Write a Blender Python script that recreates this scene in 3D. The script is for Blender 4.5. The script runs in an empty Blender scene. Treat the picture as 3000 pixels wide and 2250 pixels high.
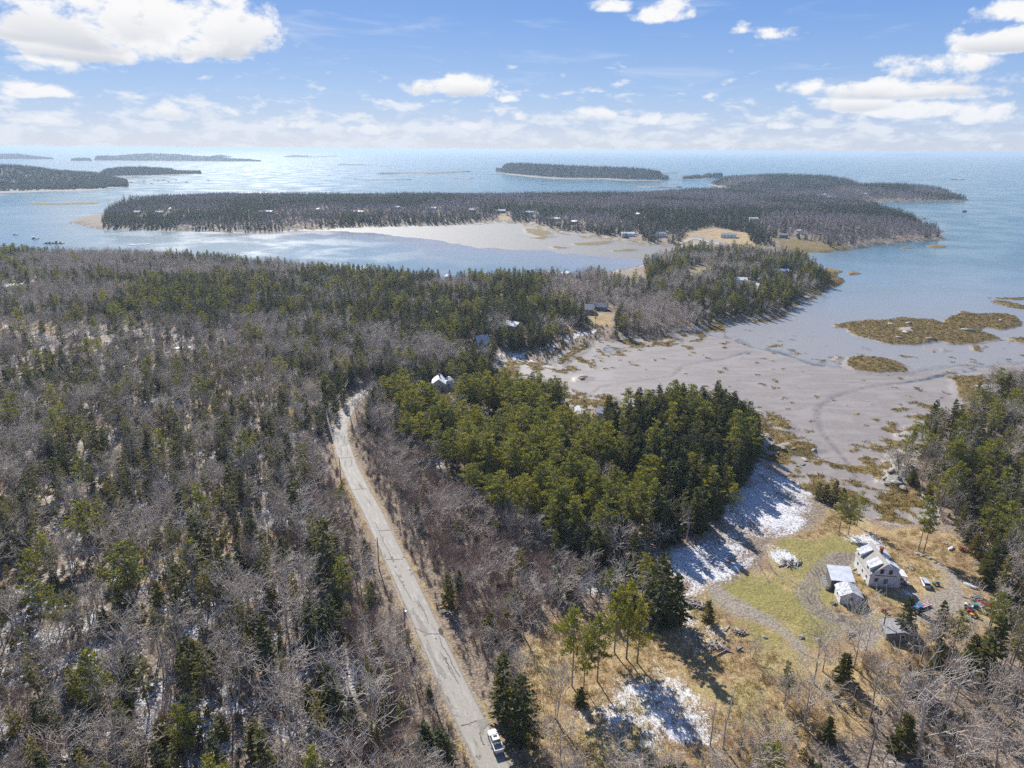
import bpy, math, random
import numpy as np
from math import radians as R, sin, cos, pi, atan2, hypot
random.seed(7); rng = np.random.default_rng(11)
scene = bpy.context.scene
# ------------------------------------------------------------------ camera
CAMH = 122.0
FPX = 2005.0                       # focal length in pixels of the 3000 px wide photograph
PITCH = math.atan(688.0 / FPX)
ROLL = R(0.344)
FWD = np.array([0, cos(PITCH), -sin(PITCH)])
UP0 = np.array([0, sin(PITCH), cos(PITCH)]); RT0 = np.array([1.0, 0, 0])
RT = RT0 * cos(ROLL) + UP0 * sin(ROLL); UPV = UP0 * cos(ROLL) - RT0 * sin(ROLL)
cam_d = bpy.data.cameras.new('camera'); cam = bpy.data.objects.new('camera', cam_d)
scene.collection.objects.link(cam); scene.camera = cam
cam_d.sensor_width = 36; cam_d.lens = 36 * FPX / 3000; cam_d.clip_start = 1; cam_d.clip_end = 200000
from mathutils import Matrix, Vector
M = Matrix(((RT[0], UPV[0], -FWD[0], 0), (RT[1], UPV[1], -FWD[1], 0), (RT[2], UPV[2], -FWD[2], CAMH), (0, 0, 0, 1)))
cam.matrix_world = M
# ------------------------------------------------------------------ sun and view
SUN_AZ = R(-20.0)                  # measured from +Y, negative = towards -X
SUN_EL = R(35.0)
sd = Vector((sin(SUN_AZ) * cos(SUN_EL), cos(SUN_AZ) * cos(SUN_EL), sin(SUN_EL)))
sun_d = bpy.data.lights.new('sun', 'SUN'); sun = bpy.data.objects.new('sun', sun_d)
scene.collection.objects.link(sun)
sun_d.energy = 5.0; sun_d.angle = R(0.53); sun_d.color = (1.0, 0.955, 0.88)
sun.rotation_euler = sd.to_track_quat('Z', 'Y').to_euler(); sun.location = (0, 0, 400)
scene.view_settings.view_transform = 'Standard'; scene.view_settings.look = 'None'
scene.view_settings.exposure = 0.62; scene.view_settings.gamma = 1; scene.view_settings.use_curve_mapping = False
scene.cycles.max_bounces = 5; scene.cycles.diffuse_bounces = 2; scene.cycles.glossy_bounces = 2
scene.cycles.transmission_bounces = 3; scene.cycles.transparent_max_bounces = 6; scene.cycles.volume_bounces = 0
scene.cycles.caustics_reflective = False; scene.cycles.caustics_refractive = False
scene.cycles.use_denoising = False; scene.cycles.denoiser = 'OPENIMAGEDENOISE'; scene.cycles.denoising_prefilter = 'ACCURATE'
# ------------------------------------------------------------------ node helper
class NT:
    def __init__(s, nt): s.nt = nt; s.nt.nodes.clear()
    def n(s, typ, ins=None, **kw):
        nd = s.nt.nodes.new(typ)
        for k, v in kw.items(): setattr(nd, k, v)
        if ins:
            for k, v in ins.items():
                sk = nd.inputs[k]
                if isinstance(v, bpy.types.NodeSocket): s.nt.links.new(v, sk)
                else: sk.default_value = v
        return nd
    def math(s, op, a, b=0.0, c=None, clamp=False):
        nd = s.nt.nodes.new('ShaderNodeMath'); nd.operation = op; nd.use_clamp = clamp
        for i, v in enumerate((a, b) if c is None else (a, b, c)):
            if isinstance(v, bpy.types.NodeSocket): s.nt.links.new(v, nd.inputs[i])
            else: nd.inputs[i].default_value = v
        return nd.outputs[0]
    def sstep(s, v, lo, hi):
        nd = s.n('ShaderNodeMapRange', {0: v, 1: lo, 2: hi, 3: 0.0, 4: 1.0}, interpolation_type='SMOOTHSTEP'); return nd.outputs[0]
    def mix(s, f, a, b):
        nd = s.nt.nodes.new('ShaderNodeMix'); nd.data_type = 'RGBA'
        for i, v in ((0, f), (6, a), (7, b)):
            if isinstance(v, bpy.types.NodeSocket): s.nt.links.new(v, nd.inputs[i])
            else: nd.inputs[i].default_value = (*v, 1) if isinstance(v, tuple) and len(v) == 3 else v
        return nd.outputs[2]
    def noise(s, vec, scale, detail=4.0, rough=0.55, dist=0.0):
        ins = {'Scale': scale, 'Detail': detail, 'Roughness': rough, 'Distortion': dist}
        if vec is not None: ins['Vector'] = vec
        return s.n('ShaderNodeTexNoise', ins).outputs[0]
    def link(s, a, b): s.nt.links.new(a, b)
# ------------------------------------------------------------------ world
def px_dir(x, y):
    d = FWD * FPX + RT * (x - 1500) - UPV * (y - 1125); return d / np.linalg.norm(d)
world = bpy.data.worlds.new('World'); scene.world = world; world.use_nodes = True
W = NT(world.node_tree)
sky = W.n('ShaderNodeTexSky', sky_type='NISHITA', sun_disc=False, sun_elevation=SUN_EL, sun_rotation=SUN_AZ, altitude=100.0, air_density=1.0, dust_density=0.3, ozone_density=3.0)
tc = W.n('ShaderNodeTexCoord'); sx = W.n('ShaderNodeSeparateXYZ', {0: tc.outputs['Generated']})
az = W.math('MULTIPLY', W.math('ARCTAN2', sx.outputs[0], sx.outputs[1]), 57.2958)
el = W.math('MULTIPLY', W.math('ARCSINE', sx.outputs[2]), 57.2958)
cv = W.n('ShaderNodeCombineXYZ', {0: az, 1: W.math('MULTIPLY', el, 1.6), 2: 0.0}).outputs[0]
nA = W.noise(cv, 0.33, 9.0, 0.60, 0.25)            # billow outline
nB = W.noise(cv, 0.16, 4.0, 0.55, 0.0)
def cloud(px0, py0, rx, ry, amp=1.0, low=0.5):
    """ellipse cloud centred on photo pixel, half sizes in px"""
    d = px_dir(px0, py0); a0 = math.degrees(atan2(d[0], d[1])); e0 = math.degrees(math.asin(d[2]))
    k = 57.3 / FPX; ra = rx * k * 0.95; rb = ry * k * 0.9
    u = W.math('DIVIDE', W.math('SUBTRACT', az, a0), ra)
    v = W.math('DIVIDE', W.math('SUBTRACT', el, e0), rb)
    vn = W.math('MULTIPLY', W.math('MINIMUM', v, 0.0), 1.0 / low)
    vp = W.math('MAXIMUM', v, 0.0)
    vv = W.math('ADD', vn, vp)
    q = W.math('SUBTRACT', 1.0, W.math('ADD', W.math('MULTIPLY', u, u), W.math('MULTIPLY', vv, vv)))
    return W.math('MULTIPLY', W.math('MAXIMUM', q, -3.0), amp), v
CL = [(430, 95, 370, 150, .95), (600, 125, 215, 92, .9), (260, 150, 200, 70, .75), (90, 90, 150, 70, .6), (150, 195, 130, 38, .7), (60, 268, 95, 34, .7), (1330, 262, 165, 48, .72), (1960, 40, 100, 46, .75),
      (1810, 22, 90, 24, .6), (2260, 105, 90, 24, .45), (2170, 92, 36, 26, .5), (2640, 268, 280, 46, .7), (2480, 310, 130, 40, .8), (2760, 205, 130, 50, .7), (2900, 235, 200, 30, .6), (2960, 125, 130, 52, .85), (2960, 45, 110, 40, .8), (2660, 330, 120, 32, .6),
      (540, 335, 130, 34, .5), (860, 365, 80, 26, .55), (1095, 385, 75, 26, .5), (1680, 345, 200, 30, .5), (1740, 265, 38, 16, .5), (2290, 368, 42, 20, .5), (70, 348, 90, 22, .5), (1930, 355, 90, 26, .5), (1400, 370, 90, 24, .4), (1490, 292, 40, 16, .5), (2910, 345, 110, 34, .5), (2030, 260, -1, 0, 0)]
cur = None; shade_v = None
for c in CL:
    if c[2] < 0: continue
    q, v = cloud(*c)
    if cur is None: cur, sv = q, W.math('MULTIPLY', W.sstep(q, 0.0, 0.5), W.sstep(v, 0.45, -0.6))
    else:
        cur = W.math('MAXIMUM', cur, q)
        if c[2] > 120: sv = W.math('MAXIMUM', sv, W.math('MULTIPLY', W.sstep(q, 0.0, 0.5), W.sstep(v, 0.45, -0.6)))
val = W.math('ADD', cur, W.math('MULTIPLY', W.math('SUBTRACT', nA, 0.50), 3.4))
cov = W.sstep(val, 0.0, 0.62)
# low bank of small cumulus along the horizon
cv2 = W.n('ShaderNodeCombineXYZ', {0: az, 1: W.math('MULTIPLY', el, 2.6), 2: 7.0}).outputs[0]
nC = W.noise(cv2, 0.42, 8.0, 0.58, 0.2)
band = W.math('SUBTRACT', 1.0, W.math('ABSOLUTE', W.math('DIVIDE', W.math('SUBTRACT', el, 1.3), 2.3)))
valb = W.math('ADD', W.math('MULTIPLY', W.math('SUBTRACT', nC, 0.51), 4.0), W.math('MULTIPLY', band, 0.42))
covb = W.math('MULTIPLY', W.sstep(valb, 0.0, 0.75), 0.72)
# thin cirrus streaks
cv3 = W.n('ShaderNodeCombineXYZ', {0: W.math('MULTIPLY', az, 0.35), 1: W.math('ADD', W.math('MULTIPLY', el, 2.2), W.math('MULTIPLY', az, 0.05)), 2: 3.0}).outputs[0]
nD = W.noise(cv3, 0.34, 6.0, 0.6, 0.6)
cirr = W.math('MULTIPLY', W.sstep(nD, 0.52, 0.78), 0.26)
# the same fair-weather cumulus goes on over the rest of the sky
pv = W.n('ShaderNodeVectorMath', {0: tc.outputs['Generated'], 1: W.n('ShaderNodeCombineXYZ', {0: W.math('MAXIMUM', sx.outputs[2], 0.06), 1: W.math('MAXIMUM', sx.outputs[2], 0.06), 2: W.math('MAXIMUM', sx.outputs[2], 0.06)}).outputs[0]}, operation='DIVIDE').outputs[0]
nE = W.noise(pv, 0.9, 7.0, 0.55)
outm = W.math('MAXIMUM', W.sstep(el, 13.0, 17.0), W.sstep(W.math('ABSOLUTE', az), 48.0, 54.0))
covo = W.math('MULTIPLY', W.sstep(nE, 0.56, 0.66), W.math('MULTIPLY', outm, 0.85))
cirr = W.math('MULTIPLY', cirr, W.sstep(el, 1.0, 6.0))
covA = W.math('MAXIMUM', W.math('MAXIMUM', cov, covb), W.math('MAXIMUM', cirr, covo))
dark = W.math('MULTIPLY', sv, W.sstep(W.math('ADD', nB, W.math('MULTIPLY', nA, 0.6)), 0.60, 0.88))
nF = W.noise(cv, 0.75, 6.0, 0.6, 0.3)
dark = W.math('MAXIMUM', W.math('MULTIPLY', dark, 0.95), W.math('MULTIPLY', W.sstep(nF, 0.5, 0.75), W.math('MULTIPLY', W.sstep(val, 0.3, 1.2), 0.45)))
white = W.mix(dark, (0.70, 0.70, 0.705), (0.40, 0.43, 0.49))
lowtint = W.sstep(el, 5.0, 0.0)
white = W.mix(W.math('MULTIPLY', lowtint, 0.8), white, (0.55, 0.60, 0.68))
# clear winter air: pale at the horizon, deep blue overhead, brighter round the sun by the sky texture
cr = W.n('ShaderNodeValToRGB', {0: W.math('POWER', W.math('MAXIMUM', sx.outputs[2], 0.0), 0.5)}); E_ = cr.color_ramp.elements
for i_, (p_, c_) in enumerate([(0.0, (.52, .57, .68)), (.13, (.46, .54, .70)), (.26, (.30, .44, .70)), (.40, (.16, .31, .65)), (.62, (.075, .18, .46)), (1.0, (.035, .10, .30))]):
    e_ = E_[i_] if i_ < 2 else E_.new(p_)
    e_.position = p_; e_.color = (*c_, 1)
bg1 = W.n('ShaderNodeBackground', {'Color': sky.outputs[0], 'Strength': 0.045}); bg2 = W.n('ShaderNodeBackground', {'Color': cr.outputs[0], 'Strength': 0.86})
bgs = W.n('ShaderNodeMixShader', {0: .8, 1: bg1.outputs[0], 2: bg2.outputs[0]})
bgc = W.n('ShaderNodeBackground', {'Color': white, 'Strength': 0.90})
mx = W.n('ShaderNodeMixShader', {0: covA, 1: bgs.outputs[0], 2: bgc.outputs[0]})
wo = W.n('ShaderNodeOutputWorld'); W.link(mx.outputs[0], wo.inputs[0])
world.cycles.sampling_method = 'MANUAL'; world.cycles.sample_map_resolution = 512
# ------------------------------------------------------------------ helpers
col = scene.collection
def link(o): col.objects.link(o); return o
def tag(o, label=None, cat=None, group=None, kind=None):
    if label: o['label'] = label
    if cat: o['category'] = cat
    if group: o['group'] = group
    if kind: o['kind'] = kind
    return o
def thing(name, label, cat, loc=(0, 0, 0), rz=0.0, group=None, kind=None):
    o = bpy.data.objects.new(name, None); link(o); o.empty_display_size = 0.3
    o.location = loc; o.rotation_euler = (0, 0, rz); return tag(o, label, cat, group, kind)
def mesh_from(name, V, F, mats=(), fmat=None, smooth=False):
    me = bpy.data.meshes.new(name); me.from_pydata([tuple(map(float, v)) for v in V], [], [tuple(map(int, f)) for f in F])
    for m in mats: me.materials.append(m)
    if fmat is not None: me.polygons.foreach_set('material_index', np.array(fmat, dtype=np.int32))
    if smooth: me.polygons.foreach_set('use_smooth', np.ones(len(me.polygons), dtype=bool))
    me.update(); return me
def tri_mesh(name, V, T, mats=(), tmat=None, smooth=False):
    """fast mesh from numpy verts (n,3) and triangles (m,3)"""
    me = bpy.data.meshes.new(name); V = np.asarray(V, dtype=np.float32); T = np.asarray(T, dtype=np.int32)
    me.vertices.add(len(V)); me.vertices.foreach_set('co', V.ravel())
    k = T.shape[1]
    me.loops.add(len(T) * k); me.loops.foreach_set('vertex_index', T.ravel())
    me.polygons.add(len(T)); me.polygons.foreach_set('loop_start', np.arange(0, len(T) * k, k, dtype=np.int32))
    try: me.polygons.foreach_set('loop_total', np.full(len(T), k, dtype=np.int32))
    except Exception: pass
    for m in mats: me.materials.append(m)
    if tmat is not None: me.polygons.foreach_set('material_index', np.asarray(tmat, dtype=np.int32))
    if smooth: me.polygons.foreach_set('use_smooth', np.ones(len(T), dtype=bool))
    me.update(calc_edges=True); return me
class MB:
    """collects boxes, prisms, tubes and quads, then links them as ONE mesh object"""
    def __init__(s): s.V = []; s.F = []
    def add(s, V, F):
        b = len(s.V); s.V += [tuple(v) for v in V]; s.F += [tuple(b + i for i in f) for f in F]; return s
    def box(s, x0, x1, y0, y1, z0, z1):
        return s.add([(x0, y0, z0), (x1, y0, z0), (x1, y1, z0), (x0, y1, z0), (x0, y0, z1), (x1, y0, z1), (x1, y1, z1), (x0, y1, z1)],
                     [(3, 2, 1, 0), (4, 5, 6, 7), (0, 1, 5, 4), (1, 2, 6, 5), (2, 3, 7, 6), (3, 0, 4, 7)])
    def cbox(s, cx, cy, cz, sx, sy, sz, rz=0.0):
        c, q = cos(rz), sin(rz); V = []
        for z in (-.5, .5):
            for x, y in ((-.5, -.5), (.5, -.5), (.5, .5), (-.5, .5)):
                V.append((cx + x * sx * c - y * sy * q, cy + x * sx * q + y * sy * c, cz + z * sz))
        return s.add(V, [(3, 2, 1, 0), (4, 5, 6, 7), (0, 1, 5, 4), (1, 2, 6, 5), (2, 3, 7, 6), (3, 0, 4, 7)])
    def slab(s, P, t):
        """quad/polygon P (list of 3D) thickened downward by t along -z"""
        n = len(P); V = [tuple(p) for p in P] + [(p[0], p[1], p[2] - t) for p in P]
        F = [tuple(range(n)), tuple(reversed(range(n, 2 * n)))] + [(i, i + n, (i + 1) % n + n, (i + 1) % n) for i in range(n)]
        return s.add(V, F)
    def prism(s, prof, axis, a, b):
        """extrude 2D profile [(u,v)] ; axis 'y': u=x v=z from y=a..b ; 'x': u=y v=z"""
        n = len(prof)
        f = (lambda u, v, w: (u, w, v)) if axis == 'y' else (lambda u, v, w: (w, u, v))
        V = [f(u, v, a) for u, v in prof] + [f(u, v, b) for u, v in prof]
        F = [tuple(range(n)), tuple(reversed(range(n, 2 * n)))] + [(i, i + n, (i + 1) % n + n, (i + 1) % n) for i in range(n)]
        return s.add(V, F)
    def loft(s, secs):
        """list of rings with equal counts"""
        n = len(secs[0]); V = [p for r in secs for p in r]; F = [tuple(reversed(range(n)))]
        for k in range(len(secs) - 1):
            for i in range(n):
                F.append((k * n + i, k * n + (i + 1) % n, (k + 1) * n + (i + 1) % n, (k + 1) * n + i))
        F.append(tuple(range((len(secs) - 1) * n, len(secs) * n))); return s.add(V, F)
    def tube(s, p0, p1, r0, r1=None, n=6):
        r1 = r0 if r1 is None else r1; a = Vector(p0); b = Vector(p1); d = (b - a).normalized()
        u = d.orthogonal().normalized(); w = d.cross(u)
        return s.loft([[tuple(c + (u * cos(2 * pi * i / n) + w * sin(2 * pi * i / n)) * r) for i in range(n)] for c, r in ((a, r0), (b, r1))])
    def build(s, name, m, parent=None, smooth=False):
        me = mesh_from(name, s.V, s.F, [m], smooth=smooth); o = bpy.data.objects.new(name, me); link(o)
        if parent is not None: o.parent = parent
        return o
def copy_tree(o, parent=None):
    c = o.copy(); link(c); c.parent = parent
    for ch in list(o.children): copy_tree(ch, c)
    return c
# ------------------------------------------------------------------ materials
def mat(name, c, rough=0.8, c2=None, scale=2.0, bump=0.0, metal=0.0, spec=0.5, detail=5.0, coord='Object'):
    m = bpy.data.materials.new(name); m.use_nodes = True; T = NT(m.node_tree)
    b = T.n('ShaderNodeBsdfPrincipled', {'Roughness': rough, 'Metallic': metal, 'Specular IOR Level': spec}); o = T.n('ShaderNodeOutputMaterial'); T.link(b.outputs[0], o.inputs[0])
    co = T.n('ShaderNodeTexCoord').outputs[coord]
    if c2 is None: c2 = tuple(x * 0.8 for x in c)
    nz = T.noise(co, scale, detail, 0.6)
    T.link(T.mix(T.sstep(nz, 0.35, 0.65), c, c2), b.inputs['Base Color'])
    if bump:
        bp = T.n('ShaderNodeBump', {'Height': nz, 'Strength': bump, 'Distance': 0.05}); T.link(bp.outputs[0], b.inputs['Normal'])
    return m
def mat_leaf(name, ca, cb, cc, transl=0.35, trc=(0.22, 0.24, 0.04)):
    """needle foliage: hue per tree, lit tips translucent"""
    m = bpy.data.materials.new(name); m.use_nodes = True; T = NT(m.node_tree)
    oi = T.n('ShaderNodeObjectInfo'); co = T.n('ShaderNodeTexCoord').outputs['Object']
    nz = T.noise(co, 1.1, 3.0, 0.6)
    base = T.mix(T.sstep(nz, 0.3, 0.7), ca, cb)
    f = T.math('MULTIPLY', T.math('POWER', oi.outputs['Random'], 2.2), 0.9)
    base = T.mix(f, base, cc)
    d = T.n('ShaderNodeBsdfDiffuse', {'Color': base, 'Roughness': 0.6})
    tr = T.n('ShaderNodeBsdfTranslucent', {'Color': T.mix(0.55, base, trc)})
    ms = T.n('ShaderNodeMixShader', {0: transl, 1: d.outputs[0], 2: tr.outputs[0]})
    gl = T.n('ShaderNodeBsdfGlossy', {'Color': (1, 1, 1, 1), 'Roughness': 0.5})
    m2 = T.n('ShaderNodeMixShader', {0: 0.010, 1: ms.outputs[0], 2: gl.outputs[0]})
    o = T.n('ShaderNodeOutputMaterial'); T.link(m2.outputs[0], o.inputs[0]); return m
def mat_bark(name, ca, cb):
    m = bpy.data.materials.new(name); m.use_nodes = True; T = NT(m.node_tree)
    oi = T.n('ShaderNodeObjectInfo'); co = T.n('ShaderNodeTexCoord').outputs['Object']
    nz = T.noise(co, 3.0, 3.0, 0.6)
    base = T.mix(T.math('ADD', T.math('MULTIPLY', nz, 0.5), T.math('MULTIPLY', oi.outputs['Random'], 0.6), clamp=True), ca, cb)
    b = T.n('ShaderNodeBsdfPrincipled', {'Base Color': base, 'Roughness': 0.7, 'Specular IOR Level': 0.4})
    o = T.n('ShaderNodeOutputMaterial'); T.link(b.outputs[0], o.inputs[0]); return m
M_SPR = mat_leaf('spruce_needles', (0.030, 0.046, 0.016), (0.070, 0.088, 0.024), (0.15, 0.14, 0.026), .30, (0.34, 0.32, 0.03))
M_OLV = mat_leaf('olive_needles', (0.09, 0.10, 0.03), (0.165, 0.16, 0.038), (0.25, 0.19, 0.03), .34, (0.40, 0.34, 0.04))
M_PIN = mat_leaf('pine_needles', (0.11, 0.135, 0.026), (0.24, 0.25, 0.040), (0.36, 0.32, 0.03), 0.38, (0.50, 0.46, 0.05))
M_FAR = mat_leaf('far_needles', (0.026, 0.042, 0.026), (0.042, 0.058, 0.03), (0.065, 0.07, 0.03), 0.2)
M_BARK = mat_bark('conifer_bark', (0.14, 0.12, 0.105), (0.30, 0.27, 0.25))
M_TWIG = mat_bark('bare_twigs', (0.28, 0.225, 0.18), (0.60, 0.53, 0.46))
M_LILAC = mat_bark('thicket_twigs', (0.23, 0.155, 0.125), (0.42, 0.31, 0.26))
M_FTWIG = mat_bark('distant_twigs', (0.17, 0.135, 0.14), (0.33, 0.285, 0.30))
M_DEAD = mat_bark('bleached_wood', (0.34, 0.31, 0.28), (0.52, 0.48, 0.44))
M_GRASS = mat_leaf('dry_grass', (0.38, 0.28, 0.125), (0.48, 0.37, 0.18), (0.30, 0.20, 0.08), 0.35, (0.5, 0.35, 0.1))
M_WEED = mat_leaf('rockweed_fronds', (0.17, 0.110, 0.022), (0.25, 0.170, 0.028), (0.08, 0.058, 0.018), 0.15, (0.3, 0.2, 0.03))
M_ROCK = mat('shore_rock', (0.36, 0.33, 0.28), 0.85, (0.17, 0.155, 0.14), 0.9, 0.6)
M_PALE = mat('pale_ledge_rock', (0.50, 0.47, 0.42), 0.85, (0.26, 0.23, 0.20), 0.7, 0.6)
M_LOG = mat('cut_log', (0.42, 0.37, 0.32), 0.8, (0.22, 0.18, 0.15), 1.4, 0.3)
M_SNOW = mat('roof_snow', (0.80, 0.81, 0.83), 0.7, (0.62, 0.64, 0.67), 0.8, 0.2)
M_SNOWP = mat('patchy_roof_snow', (0.62, 0.63, 0.67), 0.8, (0.30, 0.30, 0.33), 1.3, 0.3, detail=8)
M_ROOFB = mat('weathered_tan_shingle', (0.36, 0.34, 0.30), 0.9, (0.30, 0.28, 0.25), 1.2, 0.3)
M_ROOFG = mat('grey_shingle', (0.30, 0.30, 0.31), 0.9, (0.20, 0.20, 0.21), 1.5, 0.3)
M_SIDE = mat('grey_white_clapboard', (0.74, 0.74, 0.75), 0.8, (0.58, 0.57, 0.58), 1.1, 0.2)
M_WHITE = mat('white_paint', (0.78, 0.78, 0.76), 0.5, (0.66, 0.66, 0.64), 1.0)
M_CREAM = mat('cream_siding', (0.55, 0.52, 0.45), 0.8, (0.48, 0.45, 0.38), 1.0)
M_GREYW = mat('grey_shingle_siding', (0.25, 0.24, 0.23), 0.9, (0.18, 0.17, 0.16), 1.3, 0.2)
M_GLASS = mat('dark_window_glass', (0.03, 0.035, 0.04), 0.12, (0.05, 0.055, 0.06), 0.6)
M_BRICK = mat('red_brick', (0.24, 0.07, 0.05), 0.85, (0.15, 0.05, 0.04), 6.0)
M_DARKW = mat('dark_weathered_wood', (0.10, 0.085, 0.075), 0.9, (0.17, 0.15, 0.14), 2.0, 0.3)
M_POLE = mat('utility_pole_wood', (0.26, 0.22, 0.19), 0.85, (0.17, 0.14, 0.12), 1.5, 0.2)
M_WIRE = mat('bright_cable', (0.30, 0.29, 0.28), 0.6, (0.24, 0.23, 0.22), 0.5)
M_GREYM = mat('grey_steel', (0.38, 0.40, 0.42), 0.45, (0.30, 0.32, 0.34), 2.0, metal=0.3)
M_CARW = mat('white_car_paint', (0.78, 0.79, 0.80), 0.22, (0.76, 0.77, 0.78), 0.6)
M_CARS = mat('silver_car_paint', (0.60, 0.61, 0.63), 0.25, (0.55, 0.56, 0.58), 0.6, metal=0.2)
M_TYRE = mat('black_rubber', (0.025, 0.025, 0.025), 0.8, (0.04, 0.04, 0.04), 3.0)
M_BLACK = mat('black_plastic', (0.04, 0.04, 0.042), 0.5, (0.05, 0.05, 0.05), 3.0)
M_BED = mat('ribbed_bed_liner', (0.34, 0.33, 0.31), 0.7, (0.26, 0.25, 0.24), 2.0)
M_BLUE = mat('tractor_blue', (0.03, 0.20, 0.42), 0.4, (0.03, 0.16, 0.34), 2.0)
M_TEAL = mat('teal_plastic', (0.04, 0.28, 0.27), 0.5, (0.03, 0.22, 0.22), 2.0)
M_RED = mat('red_plastic', (0.50, 0.03, 0.03), 0.4, (0.38, 0.03, 0.03), 2.0)
M_YEL = mat('yellow_paint', (0.60, 0.45, 0.04), 0.5, (0.5, 0.38, 0.03), 2.0)
M_ORG = mat('rusty_orange', (0.45, 0.16, 0.05), 0.7, (0.28, 0.09, 0.04), 1.5)
M_LAMP = mat('tail_lamp_red', (0.35, 0.02, 0.02), 0.3)
# ------------------------------------------------------------------ photo pixel -> place
OV = 1.35624                                        # units: overview pixels (2212 wide) -> photo pixels (3000 wide)
def zc(x0, y0, s, pts): return [((x0 + x / s) / OV, (y0 + y / s) / OV) for x, y in pts]
def ray(x, y):                                      # overview px -> direction (arrays ok)
    x = np.asarray(x, float) * OV; y = np.asarray(y, float) * OV
    return FWD[:, None] * FPX + RT[:, None] * (np.atleast_1d(x) - 1500) - UPV[:, None] * (np.atleast_1d(y) - 1125)
def flat(pts, z=0.0):
    p = np.array(pts, float); d = ray(p[:, 0], p[:, 1]); t = (z - CAMH) / np.minimum(d[2], -1.0)
    return np.stack([d[0] * t, d[1] * t], 1)
def project(x, y, z):                               # world -> overview px, camera depth
    v = np.stack([x, y, z - CAMH]); dp = FWD @ v; a = RT @ v; b = UPV @ v
    dp = np.maximum(dp, 1e-3)
    return (1500 + FPX * a / dp) / OV, (1125 - FPX * b / dp) / OV, dp
def inside(poly, X, Y):
    X = np.asarray(X, float); Y = np.asarray(Y, float); r = np.zeros(X.shape, bool); n = len(poly)
    for i in range(n):
        x0, y0 = poly[i]; x1, y1 = poly[(i + 1) % n]
        if y0 == y1: continue
        c = ((y0 > Y) != (y1 > Y)) & (X < (x1 - x0) * (Y - y0) / (y1 - y0) + x0); r ^= c
    return r
def dist_line(line, X, Y, closed=False):
    D = np.full(X.shape, 1e9); n = len(line)
    for i in range(n if closed else n - 1):
        x0, y0 = line[i]; x1, y1 = line[(i + 1) % n]; dx, dy = x1 - x0, y1 - y0; L = dx * dx + dy * dy + 1e-9
        t = np.clip(((X - x0) * dx + (Y - y0) * dy) / L, 0, 1)
        D = np.minimum(D, (X - x0 - t * dx) ** 2 + (Y - y0 - t * dy) ** 2)
    return np.sqrt(D)
def sdf(poly, X, Y, margin=60.0):
    """signed distance, positive inside; outside the padded box it is just -margin"""
    P = np.array(poly); out = np.full(X.shape, -margin)
    m = (X > P[:, 0].min() - margin) & (X < P[:, 0].max() + margin) & (Y > P[:, 1].min() - margin) & (Y < P[:, 1].max() + margin)
    if m.any():
        x = X[m]; y = Y[m]; d = dist_line(P, x, y, True); out[m] = np.where(inside(P, x, y), d, -d)
    return out
def _h(ix, iy, seed):
    v = np.sin(ix * 127.1 + iy * 311.7 + seed * 74.7) * 43758.5453; return v - np.floor(v)
def vnoise(x, y, s, seed=0):
    x = x / s; y = y / s; ix = np.floor(x); iy = np.floor(y); fx = x - ix; fy = y - iy
    fx = fx * fx * (3 - 2 * fx); fy = fy * fy * (3 - 2 * fy)
    a = _h(ix, iy, seed); b = _h(ix + 1, iy, seed); c = _h(ix, iy + 1, seed); d = _h(ix + 1, iy + 1, seed)
    return a + (b - a) * fx + (c - a) * fy + (a - b - c + d) * fx * fy
def fbm(x, y, s, seed=0, o=4):
    v = 0; a = 0.5; t = 0
    for k in range(o): v = v + a * vnoise(x + 31 * k, y - 17 * k, s / 2 ** k, seed + k); t += a; a *= 0.55
    return v / t
def smooth(e0, e1, v): t = np.clip((v - e0) / (e1 - e0), 0, 1); return t * t * (3 - 2 * t)
# ------------------------------------------------------------------ outlines traced on sea level
Z1 = lambda p: zc(0, 380, 2.212, p); Z2 = lambda p: zc(1000, 380, 2.212, p); Z3 = lambda p: zc(2000, 380, 2.212, p)
Z4 = lambda p: zc(2000, 880, 2.212, p); Z5 = lambda p: zc(2400, 1500, 3.687, p); Z6 = lambda p: zc(1800, 1480, 3.16, p)
Z7 = lambda p: zc(1400, 1750, 2.765, p); Z8 = lambda p: zc(2200, 1750, 2.765, p); ZB = lambda p: zc(1000, 800, 2.765, p)
ZR = lambda p: zc(800, 1050, 3.687, p); ZS = lambda p: zc(900, 1500, 3.318, p); ZT = lambda p: zc(900, 1900, 3.16, p)
A_OV = [(-700, 540), (0, 552), (100, 556), (250, 557), (400, 561), (560, 576), (700, 589), (850, 600), (900, 608), (980, 613), (1060, 607), (1180, 604), (1290, 597), (1330, 586), (1400, 571), (1440, 557), (1475, 547), (1560, 540), (1700, 552), (1730, 562), (1765, 582), (1795, 606), (1790, 622), (1752, 640), (1712, 660), (1690, 682), (1640, 692), (1560, 697), (1530, 712), (1480, 718), (1430, 733), (1385, 733), (1340, 742), (1290, 740), (1270, 753), (1225, 768), (1200, 790), (1150, 778), (1110, 772), (1080, 788), (1078, 815), (1092, 838), (1120, 852), (1190, 858), (1215, 874), (1260, 880), (1330, 880), (1400, 880), (1470, 886), (1560, 896), (1615, 905), (1628, 925), (1650, 950), (1650, 975), (1665, 1000), (1685, 1020), (1712, 1045), (1745, 1062), (1790, 1080), (1840, 1100), (1875, 1122), (1920, 1136), (1965, 1133), (1990, 1118), (1985, 1088), (1958, 1062), (1925, 1048), (1912, 1030), (1930, 1008), (1946, 990), (1938, 960), (1940, 938), (1975, 930), (2015, 922), (2050, 905), (2085, 885), (2100, 868), (2110, 845), (2150, 832), (2230, 826), (2500, 800)]
A = flat(A_OV); A = np.vstack([A, [(420, 40), (420, -60), (-420, -60), (-420, 40), (-900, 400)]])
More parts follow.
